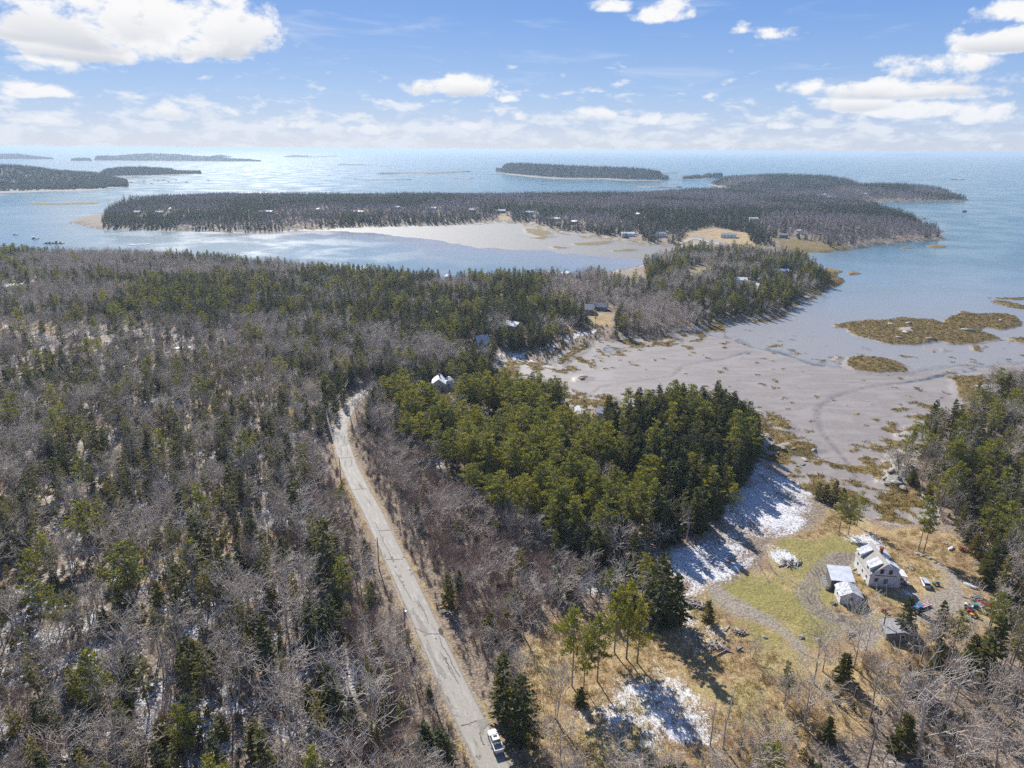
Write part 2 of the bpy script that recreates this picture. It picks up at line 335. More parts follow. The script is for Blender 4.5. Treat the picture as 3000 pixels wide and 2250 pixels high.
B_OV = Z1([(440, 600), (590, 630), (680, 648), (900, 652), (1300, 660), (1700, 668), (2212, 632)]) + Z2([(200, 630), (450, 625), (700, 620), (1000, 600), (1200, 605), (1330, 650), (1450, 670), (1600, 690), (1770, 715), (1900, 735), (2000, 745), (2212, 757)]) \
     + [(1475, 552), (1560, 560), (1690, 556)] + Z3([(690, 822), (740, 812), (780, 800), (950, 795), (1100, 775), (1150, 765), (1250, 752), (1400, 735), (1600, 722), (1690, 712), (1680, 690), (1670, 670), (1700, 657), (1600, 640), (1590, 620), (1500, 588), (1575, 578), (1420, 565), (1450, 551), (1400, 546), (1320, 522), (1290, 503), (1180, 490), (1200, 472), (1400, 469), (1600, 468), (1800, 462), (1860, 455), (1745, 435), (1740, 412), (1500, 396), (1240, 385), (1000, 392), (600, 402), (0, 408)]) \
     + [(1350, 425), (1100, 427), (800, 428), (450, 428), (350, 432)] + Z1([(690, 462), (905, 470), (900, 482), (760, 495), (700, 520), (660, 552), (560, 567)])
B = flat(B_OV)
D_OV = Z3([(165, 356), (300, 386), (450, 392), (620, 388), (900, 386), (1150, 372), (1186, 360), (1150, 354), (900, 351), (400, 350), (220, 352)])
Dp = flat(D_OV)
MUD_S = flat([(1060, 760), (1200, 770), (1390, 715), (1500, 712), (1600, 722), (1700, 748), (1790, 775), (1900, 785), (2030, 775), (2250, 765), (2500, 760), (2500, 1000), (2000, 1200), (1700, 1200), (1560, 1000), (1100, 900)])
MUD_N = flat(Z2([(-300, 640), (0, 630), (450, 620), (1000, 590), (1200, 595), (1450, 660), (1770, 705), (2212, 745), (2330, 800), (2100, 850), (1700, 830), (1300, 790), (900, 770), (560, 715), (250, 680), (0, 662), (-300, 655)]))
WEEDS = [Z4([(990, 160), (1060, 145), (1180, 125), (1250, 130), (1380, 110), (1500, 120), (1640, 130), (1700, 150), (1730, 110), (1800, 70), (1900, 90), (2000, 85), (2090, 90), (2150, 110), (2200, 150), (2150, 190), (2080, 200), (1960, 180), (1930, 200), (2050, 240), (2040, 260), (1900, 285), (1730, 290), (1690, 270), (1500, 300), (1350, 290), (1270, 270), (1100, 230), (1080, 190), (1000, 180)]),
         Z4([(1045, 400), (1100, 365), (1220, 365), (1330, 380), (1440, 420), (1485, 460), (1440, 475), (1300, 475), (1150, 470), (1050, 425)]),
         Z4([(1960, 0), (2100, 5), (2212, 40), (2300, 60), (2212, 62), (2100, 45), (2020, 22)]), Z4([(2100, 250), (2212, 240), (2300, 260), (2212, 285), (2140, 268)]), Z4([(1850, 300), (1940, 300), (1920, 328), (1870, 325)]),
         Z4([(1575, 318), (1640, 320), (1625, 330)]), Z4([(1665, 318), (1740, 330), (1700, 338)]), Z4([(965, 385), (1010, 365), (1030, 378), (990, 395)]),
         Z4([(1745, 560), (1760, 515), (1850, 508), (1960, 520), (2060, 528), (2150, 515), (2200, 560), (2050, 620), (1960, 660), (1830, 680), (1760, 630)]),
         Z4([(445, 720), (520, 730), (560, 800), (600, 870), (540, 890), (470, 840)]), Z4([(590, 770), (680, 790), (740, 850), (660, 850), (600, 810)]), Z4([(580, 960), (700, 910), (820, 920), (890, 965), (800, 985), (640, 995), (560, 985)]),
         Z4([(640, 880), (720, 890), (700, 915), (600, 900)]), Z4([(1370, 860), (1450, 825), (1560, 820), (1700, 800), (1830, 790), (1820, 820), (1580, 850), (1560, 900), (1440, 960), (1380, 1000), (1380, 940)]),
         Z4([(1270, 1160), (1340, 1150), (1480, 1190), (1500, 1240), (1380, 1240), (1290, 1190)]), Z4([(700, 1200), (800, 1180), (900, 1220), (880, 1260), (760, 1250)]), Z4([(1810, 720), (1900, 700), (1930, 740), (1850, 770)]),
         Z3([(850, 905), (960, 900), (1030, 925), (1010, 950), (1060, 975), (1050, 1000), (940, 1020), (880, 985)]), Z3([(1045, 930), (1110, 918), (1160, 935), (1100, 948)]), Z3([(780, 1045), (880, 1030), (945, 1050), (910, 1075), (800, 1070)]),
         Z3([(580, 740), (760, 740), (950, 750), (1100, 770), (950, 798), (780, 800), (700, 800), (640, 790)]), Z3([(600, 780), (700, 778), (770, 800), (690, 815)]), Z3([(1570, 752), (1620, 742), (1715, 758), (1680, 768), (1590, 764)]), Z3([(1410, 768), (1530, 760), (1500, 772), (1430, 775)]), Z3([(1790, 757), (1830, 756), (1822, 764)]), Z3([(2040, 38 + 1050), (2212, 1085), (2300, 1110), (1860, 1085)]),
         ZB([(1480, 870), (1590, 870), (1660, 910), (1620, 945), (1500, 930)]), ZB([(1910, 850), (1960, 833), (2015, 845), (1980, 875), (1920, 876)]), ZB([(1290, 790), (1400, 770), (1420, 790), (1310, 800)]), ZB([(1800, 1060), (1950, 1030), (2212, 1030), (2212, 1090), (2000, 1080), (1830, 1090)]), ZB([(1740, 730), (1870, 620), (2000, 560), (2000, 620), (1850, 700), (1780, 760)]),
         Z2([(1190, 640), (1330, 655), (1370, 680), (1270, 695), (1200, 670)]), Z2([(1190, 705), (1300, 695), (1400, 690), (1300, 715)]), Z2([(1500, 740), (1620, 730), (1740, 720), (1735, 738), (1640, 750), (1520, 750)]), Z2([(1350, 765), (1400, 758), (1480, 765), (1400, 775)]), Z2([(1755, 785), (1850, 775), (1930, 780), (1850, 790), (1770, 792)]), Z2([(2060, 795), (2212, 785), (2212, 805), (2080, 803)]),
         Z1([(165, 480), (250, 473), (400, 478), (550, 470), (660, 474), (640, 482), (400, 488), (250, 487)])]
CREEK = flat([(2100, 798), (2010, 818), (1920, 832), (1850, 842), (1800, 858), (1766, 885), (1763, 905), (1775, 935), (1800, 965), (1822, 990), (1838, 1012), (1850, 1030), (1838, 1050), (1832, 1062), (1850, 1082)])
CREEK2 = flat([(1250, 876), (1300, 835), (1390, 822), (1450, 812), (1480, 788), (1560, 776), (1620, 760)])
ROAD_L = ZR([(1080, 290), (985, 340), (905, 395), (850, 440), (770, 505), (700, 620), (655, 720), (640, 800), (660, 920), (700, 1050), (740, 1200), (800, 1330), (860, 1480)]) + ZS([(540, 0), (640, 230), (740, 450), (860, 700), (950, 930), (1040, 1130), (1140, 1340), (1230, 1540)]) + ZT([(1330, 540), (1450, 800), (1540, 1000), (1590, 1106), (1700, 1330)])
ROAD_R = ZR([(1150, 330), (1070, 365), (1000, 400), (930, 460), (880, 530), (840, 620), (810, 700), (805, 790), (820, 890), (855, 1010), (905, 1130), (975, 1260), (1045, 1400)]) + ZS([(740, 0), (830, 200), (930, 380), (1050, 620), (1140, 800), (1240, 1010), (1340, 1220), (1440, 1450)]) + ZT([(1500, 400), (1620, 630), (1760, 880), (1850, 1060), (2010, 1330)])
# the centre line, smoothed, in metres
def resample(P, n):
    P = np.asarray(P, float); s = np.r_[0, np.cumsum(np.hypot(*np.diff(P, axis=0).T))]; t = np.linspace(0, s[-1], n)
    return np.stack([np.interp(t, s, P[:, 0]), np.interp(t, s, P[:, 1])], 1)
def smooth_line(P, n, k):
    Q = resample(P, n); e = np.pad(Q, ((k, k), (0, 0)), 'edge'); w = np.hanning(2 * k + 1); w /= w.sum()
    Q = np.stack([np.convolve(e[:, i], w, 'valid') for i in (0, 1)], 1); return Q
ROADW = 6.1
# ------------------------------------------------------------------ terrain heights on a polar sheet
NA, NR = 760, 880
azs = np.linspace(R(-58), R(58), NA); rs = 42 * (3000 / 42) ** (np.arange(NR) / (NR - 1))
AZ, RS = np.meshgrid(azs, rs); X = (RS * np.sin(AZ)).ravel(); Y = (RS * np.cos(AZ)).ravel()
amp = np.clip(RS.ravel() / 60, 2.5, 14)
jx = (fbm(X, Y, 22, 3, 5) - .5) * amp * 2; jy = (fbm(X, Y, 22, 9, 5) - .5) * amp * 2
dA = sdf(A, X + jx, Y + jy, 260); dB = sdf(B, X + jx, Y + jy, 200); dD = sdf(Dp, X + jx, Y + jy, 200)
dl = np.maximum(np.maximum(dA, dB), dD)
mudm = np.maximum(smooth(-150, 60, sdf(MUD_S, X, Y, 160)) ** .8, smooth(-14, 10, sdf(MUD_N, X + jx, Y + jy, 40)))
def bump(cx, cy, rx, ry, h): return h * np.exp(-((X - cx) / rx) ** 2 - ((Y - cy) / ry) ** 2)
cD = Dp.mean(0); cE = flat(Z3([(1450, 430)]))[0]
inl = np.clip(dl, 0, None)
hA = 0.35 + 1.4 * (1 - np.exp(-np.clip(dA, 0, None) / 5)) + 5.0 * (1 - np.exp(-np.clip(dA, 0, None) / 90)) + (fbm(X, Y, 90, 21, 3) - .5) * 4 * smooth(10, 80, dA)
hB = 0.4 + 2.0 * (1 - np.exp(-np.clip(dB, 0, None) / 6)) + 13.0 * (1 - np.exp(-np.clip(dB, 0, None) / 170)) + (fbm(X, Y, 160, 22, 3) - .5) * 6 * smooth(20, 120, dB)
hD = 0.4 + 2.0 * (1 - np.exp(-np.clip(dD, 0, None) / 8)) + bump(cD[0], cD[1] + 40, 360, 200, 30) * smooth(0, 60, dD)
hB = hB + bump(cE[0], cE[1] + 60, 260, 120, 12) * smooth(0, 50, dB)
h = np.where(dA > 0, hA, -9); h = np.maximum(h, np.where(dB > 0, hB, -9)); h = np.maximum(h, np.where(dD > 0, hD, -9))
bed = -1.6 + 1.74 * mudm + (fbm(X, Y, 30, 40, 3) - .5) * 0.10
off = bed + (0.35 - bed) * np.exp(np.minimum(dl, 0) / 5.0)
h = np.where(dl > 0, np.maximum(h, 0.3), off)
weed = np.zeros_like(X)
for wpoly in WEEDS:
    P = flat(wpoly); s = sdf(P, X + jx * .5, Y + jy * .5, 10)
    weed = np.maximum(weed, smooth(-1.5, 2.5, s))
    h = np.where(s > -3, np.maximum(h, bed + smooth(-3, 3, s) * (0.75 + 1.1 * fbm(X, Y, 9, 50, 4) - bed * .9) + smooth(4, 18, s) * 0.7), h)
# small scattered rockweed clumps on the flats
sc = fbm(X, Y, 5.5, 61, 3); sc2 = fbm(X, Y, 60, 62, 2)
spot = smooth(0.70, 0.78, sc + (sc2 - .5) * .18) * (dl < 0) * (mudm > .6) * (RS.ravel() < 800)
nearshore = smooth(-34, -2, dl) * smooth(0.44, 0.58, fbm(X, Y, 7, 63, 4)) * (dl < 1.5)
weed = np.maximum(weed, np.maximum(spot * .9, nearshore)); h = h + np.maximum(spot, nearshore) * 0.22
dcr = np.minimum(dist_line(CREEK, X + jx * .25, Y + jy * .25), dist_line(CREEK2, X + jx * .25, Y + jy * .25) + .6); cw = np.clip(.8 + (RS.ravel() - 230) / 170, .7, 2.2)
creek = (1 - smooth(0.4, 1.6, dcr / cw)) * (dl < 0.5); h = h - creek * 0.12
Hg = h.reshape(NR, NA)
def gz(x, y):
    x = np.atleast_1d(np.asarray(x, float)); y = np.atleast_1d(np.asarray(y, float))
    a = np.clip((np.arctan2(x, y) - azs[0]) / (azs[1] - azs[0]), 0, NA - 1.001); r = np.clip(np.log(np.maximum(np.hypot(x, y), 42.1) / 42) / math.log(3000 / 42) * (NR - 1), 0, NR - 1.001)
    ia = a.astype(int); ir = r.astype(int); fa = a - ia; fr = r - ir
    return (Hg[ir, ia] * (1 - fa) + Hg[ir, ia + 1] * fa) * (1 - fr) + (Hg[ir + 1, ia] * (1 - fa) + Hg[ir + 1, ia + 1] * fa) * fr
def ground(pts):
    """overview pixels -> ground points on the terrain, (n,3)"""
    p = np.array(pts, float); d = ray(p[:, 0], p[:, 1]); z = np.full(len(p), 3.0)
    for _ in range(8):
        t = (z - CAMH) / np.minimum(d[2], -1.0); x = d[0] * t; y = d[1] * t; z = .5 * z + .5 * gz(x, y)
    z = gz(x, y); return np.stack([x, y, z], 1)
_l = ground(ROAD_L)[:, :2]; _r = ground(ROAD_R)[:, :2]; _c = (_l + _r) / 2; ROAD = smooth_line(_c, 150, 7)
droad = dist_line(ROAD, X, Y)
hs = h.copy()
dland_big = 0.35 + 1.4 + 5.0 * (1 - np.exp(-np.clip(dA, 0, None) / 90)) + (fbm(X, Y, 90, 21, 3) - .5) * 4 * smooth(10, 80, dA)
h = h + (dA > 3) * ((fbm(X, Y, 6, 70, 3) - .5) * 0.5 + (fbm(X, Y, 1.6, 71, 2) - .5) * .22) * smooth(3.0, 9, droad) - (1 - smooth(4.0, 9.0, droad)) * 0.15 * (dA > 0) - 0.25 * np.exp(-((droad - 5.6) / 1.1) ** 2)
Hg = h.reshape(NR, NA)
def g1(x, y): return ground([(x, y)])[0]
gpoly = lambda pts: ground(pts)[:, :2]

Z1_, Z2_, Z3_ = Z1, Z2, Z3
FARH = [(Z1([(912, 548)])[0], 8, 12, 1.5, 'westernmost snowy roofed cottage near the rocky tip of the far peninsula', 1), (Z1([(1062, 548)])[0], 8, 13, 1.6, 'snowy roofed cottage second from the rocky tip of the far peninsula', 1), (Z1([(1115, 528)])[0], 7, 12, .6, 'upper cottage with slanting white roof near the peninsula tip', 1),
 (Z1([(1770, 545)])[0], 10, 24, 1.55, 'wide white roofed house amid trees on the far peninsula', 1), (Z1([(2075, 530)])[0], 9, 12, .5, 'angled white roofed cottage high in the peninsula trees', 1),
 (Z2([(145, 545)])[0], 10, 22, 1.5, 'long bright roofed house with a path on the far peninsula', 1), (Z2([(380, 515)])[0], 8, 16, 1.6, 'low white roofed house above the wide mudflat', 1), (Z2([(615, 522)])[0], 9, 20, 1.4, 'white zigzag roofed house among leafless trees', 1), (Z2([(865, 532)])[0], 8, 12, 1.5, 'small cottage by the tan bank above the mudflat', 1),
 (Z2([(1062, 538)])[0], 9, 18, 1.6, 'white cottage above the square tan lawn', 1), (Z2([(1245, 548)])[0], 8, 20, 1.6, 'low long white roof where the mudflat ends', 1), (Z2([(1420, 592)])[0], 9, 16, 1.2, 'white house in the lilac wood above the tan ledge', 1), (Z2([(1528, 612)])[0], 8, 10, .9, 'smaller white cottage beside the house in the lilac wood', 1),
 (Z2([(1900, 690)])[0], 9, 19, 1.5, 'pale blue walled house with frosted roof at the shore', 1), (Z2([(2100, 690)])[0], 10, 14, 1.5, 'grey house half hidden at the shore by the tan field', 0), (Z2([(1935, 562)])[0], 6, 8, .7, 'tiny roof deep in the lilac wood', 1),
 (Z2([(1362, 945)])[0], 8, 9, .8, 'grey cottage with steep roof by the twin spruces near the northern cove', 0), (Z2([(1480, 955)])[0], 8, 9, .6, 'white steep roofed cottage near the northern cove', 1), (Z2([(705, 978)])[0], 5, 6, .6, 'tiny white roof in the thick wood by the northern cove', 1),
 (Z3([(920, 432)])[0], 12, 18, 1.5, 'bright white house on the low neck of the far wood', 1), (Z3([(962, 445)])[0], 7, 14, 1.6, 'low white building next to the bright white house', 1), (Z3([(1185, 425)])[0], 8, 22, 1.55, 'cream cottage row below the eastern wood', 1), (Z3([(485, 592)])[0], 8, 14, 1.5, 'white house by the sandy clearing of the peninsula', 1),
 (Z3([(345, 700)])[0], 11, 20, 1.2, 'grey barn roofed building on the tan field', 0), (Z3([(675, 700)])[0], 9, 12, 1.5, 'blue grey cottage at the head of the brown beach', 0), (Z3([(770, 675)])[0], 8, 9, .2, 'grey gabled cottage under trees by the brown beach', 0), (Z3([(415, 1000)])[0], 8, 9, 1.2, 'white cottage deep in the headland spruces', 1), (Z3([(680, 940)])[0], 6, 14, 1.5, 'low white cottage near the headland tip', 1)]
FHP = ground([q[0] for q in FARH])[:, :2]
NHP = ground(ZB([(790, 950), (705, 985), (1090, 600), (1440, 460), (2040, 320), (1165, 1215), (1960, 1200), (2195, 1170)]) + [(52, 625), (395, 752)])[:, :2]
def near_house(x, y):
    m = np.zeros(len(x), bool)
    for (hx, hy) in NHP: L = hypot(hx, hy); ux_, uy_ = hx / L, hy / L; al = (x - hx) * ux_ + (y - hy) * uy_; ac = np.abs((x - hx) * uy_ - (y - hy) * ux_); m |= (ac < 7) & (al < 9) & (al > -22)
    for (hx, hy) in FHP:
        L = hypot(hx, hy); ux_, uy_ = hx / L, hy / L; al = (x - hx) * ux_ + (y - hy) * uy_; ac = np.abs((x - hx) * uy_ - (y - hy) * ux_); m |= (ac < 10) & (al < 14) & (al > -34)
    return m
# ------------------------------------------------------------------ what covers the ground
jx2 = (fbm(X, Y, 9, 13, 5) - .5) * 9; jy2 = (fbm(X, Y, 9, 19, 5) - .5) * 9
def cover(pts, soft=2.0): return smooth(-soft, soft, sdf(gpoly(pts), X + jx2, Y + jy2, 15))
f1 = fbm(X, Y, 13, 31, 5); f2 = fbm(X, Y, 4.0, 33, 4); f3 = fbm(X, Y, 45, 35, 3)
SNOWS = [[(1405, 1195), (1480, 1165), (1530, 1140), (1556, 1090), (1596, 1040), (1588, 1000), (1640, 968), (1680, 1010), (1720, 1045), (1760, 1068), (1770, 1100), (1760, 1130), (1730, 1150), (1690, 1165), (1640, 1165), (1620, 1200), (1590, 1225), (1540, 1255), (1490, 1282), (1430, 1240)],
         [(1650, 1180), (1690, 1175), (1740, 1210), (1735, 1228), (1690, 1240), (1660, 1215)],
         Z6([(350, 1150), (600, 1010), (640, 900), (740, 960), (800, 1080), (900, 1130), (1050, 1120), (1110, 1220), (1080, 1300), (830, 1440), (640, 1330)]),
         Z7([(780, 890), (950, 900), (1120, 640), (1400, 560), (1500, 640), (1650, 700), (1800, 870), (1900, 1000), (1950, 1200), (1900, 1400), (1100, 1400), (1000, 1080), (860, 960)]),
         Z5([(430, 90), (560, 150), (640, 235), (560, 215), (470, 130)]), Z5([(200, 270), (420, 240), (560, 250), (700, 350), (860, 420), (1080, 560), (1060, 590), (900, 560), (800, 430), (640, 380), (480, 410), (330, 350)]),
         Z5([(560, 790), (900, 820), (1090, 880), (1110, 960), (1160, 1000), (1000, 960), (760, 900)]), Z5([(1060, 430), (1160, 470), (1300, 560), (1450, 640), (1440, 670), (1250, 560), (1080, 450)]),
         [(1090, 1180), (1240, 1230), (1410, 1230), (1400, 1275), (1300, 1290), (1200, 1300), (1120, 1260)], [(905, 985), (940, 975), (975, 990), (965, 1015), (920, 1020)], [(1165, 905), (1210, 905), (1215, 930), (1180, 940)],
         Z8([(1050, 1250), (1250, 1290), (1400, 1290), (1550, 1382), (1000, 1382)]), Z8([(1380, 960), (1500, 990), (1750, 1160), (2000, 1240), (2212, 1330), (2212, 1382), (1900, 1300), (1600, 1120)]),
         ZB([(1150, 600), (1250, 640), (1450, 640), (1650, 590), (1800, 500), (2000, 440), (2100, 420), (2080, 470), (1900, 540), (1750, 620), (1600, 690), (1400, 700), (1250, 680)]), ZB([(940, 930), (1150, 900), (1300, 880), (1350, 940), (1200, 950), (960, 970)]),
         [(710, 925), (735, 890), (760, 868), (785, 858), (770, 880), (742, 905), (725, 940)], Z3([(430, 960), (500, 950), (560, 1000), (430, 1020)])]
snow = np.zeros_like(X)
for i_, sp in enumerate(SNOWS): snow = np.maximum(snow, cover(sp, 2.5 if i_ != 3 else 7) * (1.0 if i_ != 3 else 1.0 + .55 * smooth(.35, .62, fbm(X * .82 + Y * .57, (Y * .82 - X * .57) * .28, 5.5, 44, 4))))
ns = len(SNOWS)
snow[:] = snow * (0.28 + 0.34 * smooth(0.32, 0.60, f1)); snow = np.maximum(snow, np.maximum.reduce([cover(SNOWS[2], 3), cover([(1500, 1235), (1560, 1215), (1640, 1190), (1630, 1225), (1570, 1262), (1510, 1290), (1470, 1320), (1440, 1300)], 4)]) * (.40 + .25 * smooth(.3, .55, f1))); snow = np.maximum(snow, cover(SNOWS[0], 7) * (.43 + .17 * smooth(.3, .55, f1)))
wood_w = cover([(-300, 690), (300, 700), (560, 740), (700, 820), (700, 1000), (760, 1250), (900, 1640), (930, 1750), (-300, 1750)], 6)
snow = np.maximum(snow, wood_w * (0.30 + 0.24 * smooth(0.44, 0.62, f1 * .5 + f2 * .5)))
snow = np.maximum(snow, (dl > 4) * 0.20 * smooth(.4, .7, f1))
shore_bank = smooth(0, 2, dl) * (1 - smooth(4, 10, dl))
LAWNS = [[(1500, 1295), (1545, 1280), (1600, 1240), (1640, 1235), (1660, 1225), (1690, 1165), (1760, 1165), (1800, 1150), (1860, 1175), (1875, 1200), (1865, 1225), (1870, 1260), (1800, 1290), (1815, 1330), (1850, 1340), (1880, 1330), (1870, 1360), (1780, 1385), (1740, 1400), (1680, 1370), (1600, 1330)],
         [(1590, 1335), (1620, 1345), (1700, 1385), (1680, 1400), (1600, 1380), (1545, 1355)], Z3([(30, 880), (170, 900), (100, 950), (60, 940)]), Z3([(0, 760), (170, 700), (300, 780), (100, 800)])]
lawn = np.zeros_like(X)
for sp in LAWNS: lawn = np.maximum(lawn, cover(sp, 3.0))
GOLDS = [[(1480, 1290), (1560, 1270), (1640, 1230), (1690, 1160), (1780, 1130), (1800, 1100), (1850, 1115), (1920, 1145), (1985, 1140), (2060, 1160), (2120, 1230), (2160, 1320), (2150, 1400), (2000, 1480), (1700, 1680), (1250, 1750), (1140, 1700), (1110, 1500), (1110, 1400), (1200, 1330), (1330, 1330), (1420, 1380)],
         Z3([(0, 670), (200, 640), (420, 670), (540, 760), (600, 790), (520, 830), (200, 780), (-60, 770)]), ZB([(1640, 470), (1900, 420), (2050, 320), (2212, 330), (2212, 430), (2000, 450), (1750, 520), (1650, 540)]),
         Z3([(-50, 960), (60, 900), (200, 890), (150, 960), (60, 985)]), Z2([(1020, 560), (1090, 560), (1090, 585), (1030, 585)]), ZB([(690, 850), (760, 850), (740, 920), (690, 930)]), [(2010, 905), (2110, 850), (2160, 860), (2090, 900), (2000, 940)], [(1930, 990), (1975, 960), (2010, 1000), (2000, 1060), (1990, 1120), (1960, 1060)], [(715, 1000), (760, 990), (820, 1100), (790, 1120)]]
gold = np.zeros_like(X)
for sp in GOLDS: gold = np.maximum(gold, cover(sp, 4.0))
gold = np.maximum(gold, (1 - smooth(3.2, 5.2, droad + (f2 - .5) * 3)) * .95 * (dl > 0))
gold = np.maximum(gold, wood_w * smooth(.46, .62, f3) * .62)
def track(pts, w): return 1 - smooth(w * .6, w, dist_line(gpoly(pts), X + jx2 * .12, Y + jy2 * .12))
ARC = Z6([(2250, 470), (2150, 480), (2010, 520), (1900, 590), (1810, 680), (1780, 780), (1810, 880), (1900, 970), (2010, 1040), (2150, 1085)])
dirt = np.maximum.reduce([cover(Z6([(850, 780), (1000, 760), (1150, 860), (1400, 1020), (1650, 1190), (1900, 1420), (1850, 1480), (1500, 1180), (1150, 1060), (980, 930), (870, 880)]), 1.5),
    cover(Z5([(1150, 520), (1300, 590), (1460, 740), (1540, 880), (1590, 1000), (1700, 1180), (1640, 1270), (1350, 1080), (1180, 1180), (900, 1180), (1000, 1010), (1130, 1000), (1100, 870), (1280, 850), (1330, 770), (1250, 640)]), 1.5),
    cover(Z6([(1960, 560), (2040, 460), (2212, 460), (2212, 560), (2050, 600), (1900, 690), (1800, 800), (1740, 720)]), 1.2),
    cover(Z5([(300, 1200), (600, 1180), (900, 1180), (850, 1300), (600, 1480), (380, 1500), (300, 1400)]), 2.0) * .8,
    cover([(1480, 520), (1500, 505), (1560, 520), (1600, 530), (1700, 555), (1690, 560), (1580, 540), (1500, 535)], 3)])
da = dist_line(gpoly(ARC), X + (fbm(X, Y, 11, 45, 3) - .5) * 3.4, Y + (fbm(X, Y, 11, 46, 3) - .5) * 3.4)
rut = np.maximum.reduce([np.exp(-((da - c) / .22) ** 2) for c in (.15, 1.0, 1.75, 2.7)]) * (0.55 + .45 * smooth(.4, .6, f2))
rut = np.maximum(rut, track(Z6([(1030, 780), (1330, 560), (1420, 330), (1500, 260)]), .5) * .6)
rut = np.maximum(rut, np.maximum(track(Z6([(1330, 540), (1380, 620), (1440, 720)]), .4), track(Z6([(1400, 500), (1500, 640), (1620, 690), (1760, 780)]), .5)) * .7)
dirt = np.maximum(dirt, rut); dirt = np.maximum(dirt, (1 - smooth(1.6, 5.2, da + (f2 - .5) * 3)) * .58)
wet = rut.copy()
dirt = np.maximum(dirt, (1 - smooth(3.2, 4.2, droad)) * .8 * (dl > 0))
lawn *= 0.25 + 0.7 * smooth(.35, .62, f1)
rock = smooth(-3, 0, dl) * (1 - smooth(2.5, 7, dl)) * smooth(.38, .55, f1)
LEDGE = [Z4([(1340, 1000), (1480, 985), (1560, 1010), (1540, 1100), (1470, 1150), (1480, 1230), (1350, 1215), (1280, 1180), (1310, 1100)]), Z4([(1380, 870), (1560, 870), (1560, 930), (1440, 930)]), Z4([(1390, 200), (1480, 190), (1500, 225), (1420, 225)]), Z4([(1880, 570), (2050, 560), (2080, 610), (1960, 640), (1900, 600)]), Z4([(560, 960), (700, 940), (700, 970), (600, 985)]), Z4([(520, 880), (580, 880), (570, 905), (530, 905)])]
ledge = np.zeros_like(X)
for sp in LEDGE: ledge = np.maximum(ledge, smooth(-1.5, 1.5, sdf(flat(sp), X + jx2 * .4, Y + jy2 * .4, 8)))
h = h + ledge * (.5 + f2 * 1.2) + rock * (f2 - .4) * 1.2 - rut * .07; Hg = h.reshape(NR, NA)
rock = np.maximum(rock, ledge); weed = weed * (1 - .85 * ledge)
mud = smooth(1.5, -.5, dl)
sand = smooth(-70, 0, sdf(MUD_N, X, Y, 80)) * (X < 0)
# faces
ia = np.arange(NA - 1); ir = np.arange(NR - 1); I, J = np.meshgrid(ia, ir); q0 = (J * NA + I).ravel()
Q = np.stack([q0, q0 + NA, q0 + NA + 1, q0 + 1], 1)[:, ::-1]
def add_col(me, name, arr):
    at = me.color_attributes.new(name, 'FLOAT_COLOR', 'POINT'); at.data.foreach_set('color', np.ascontiguousarray(arr, dtype=np.float32).ravel())
one = np.ones_like(X)
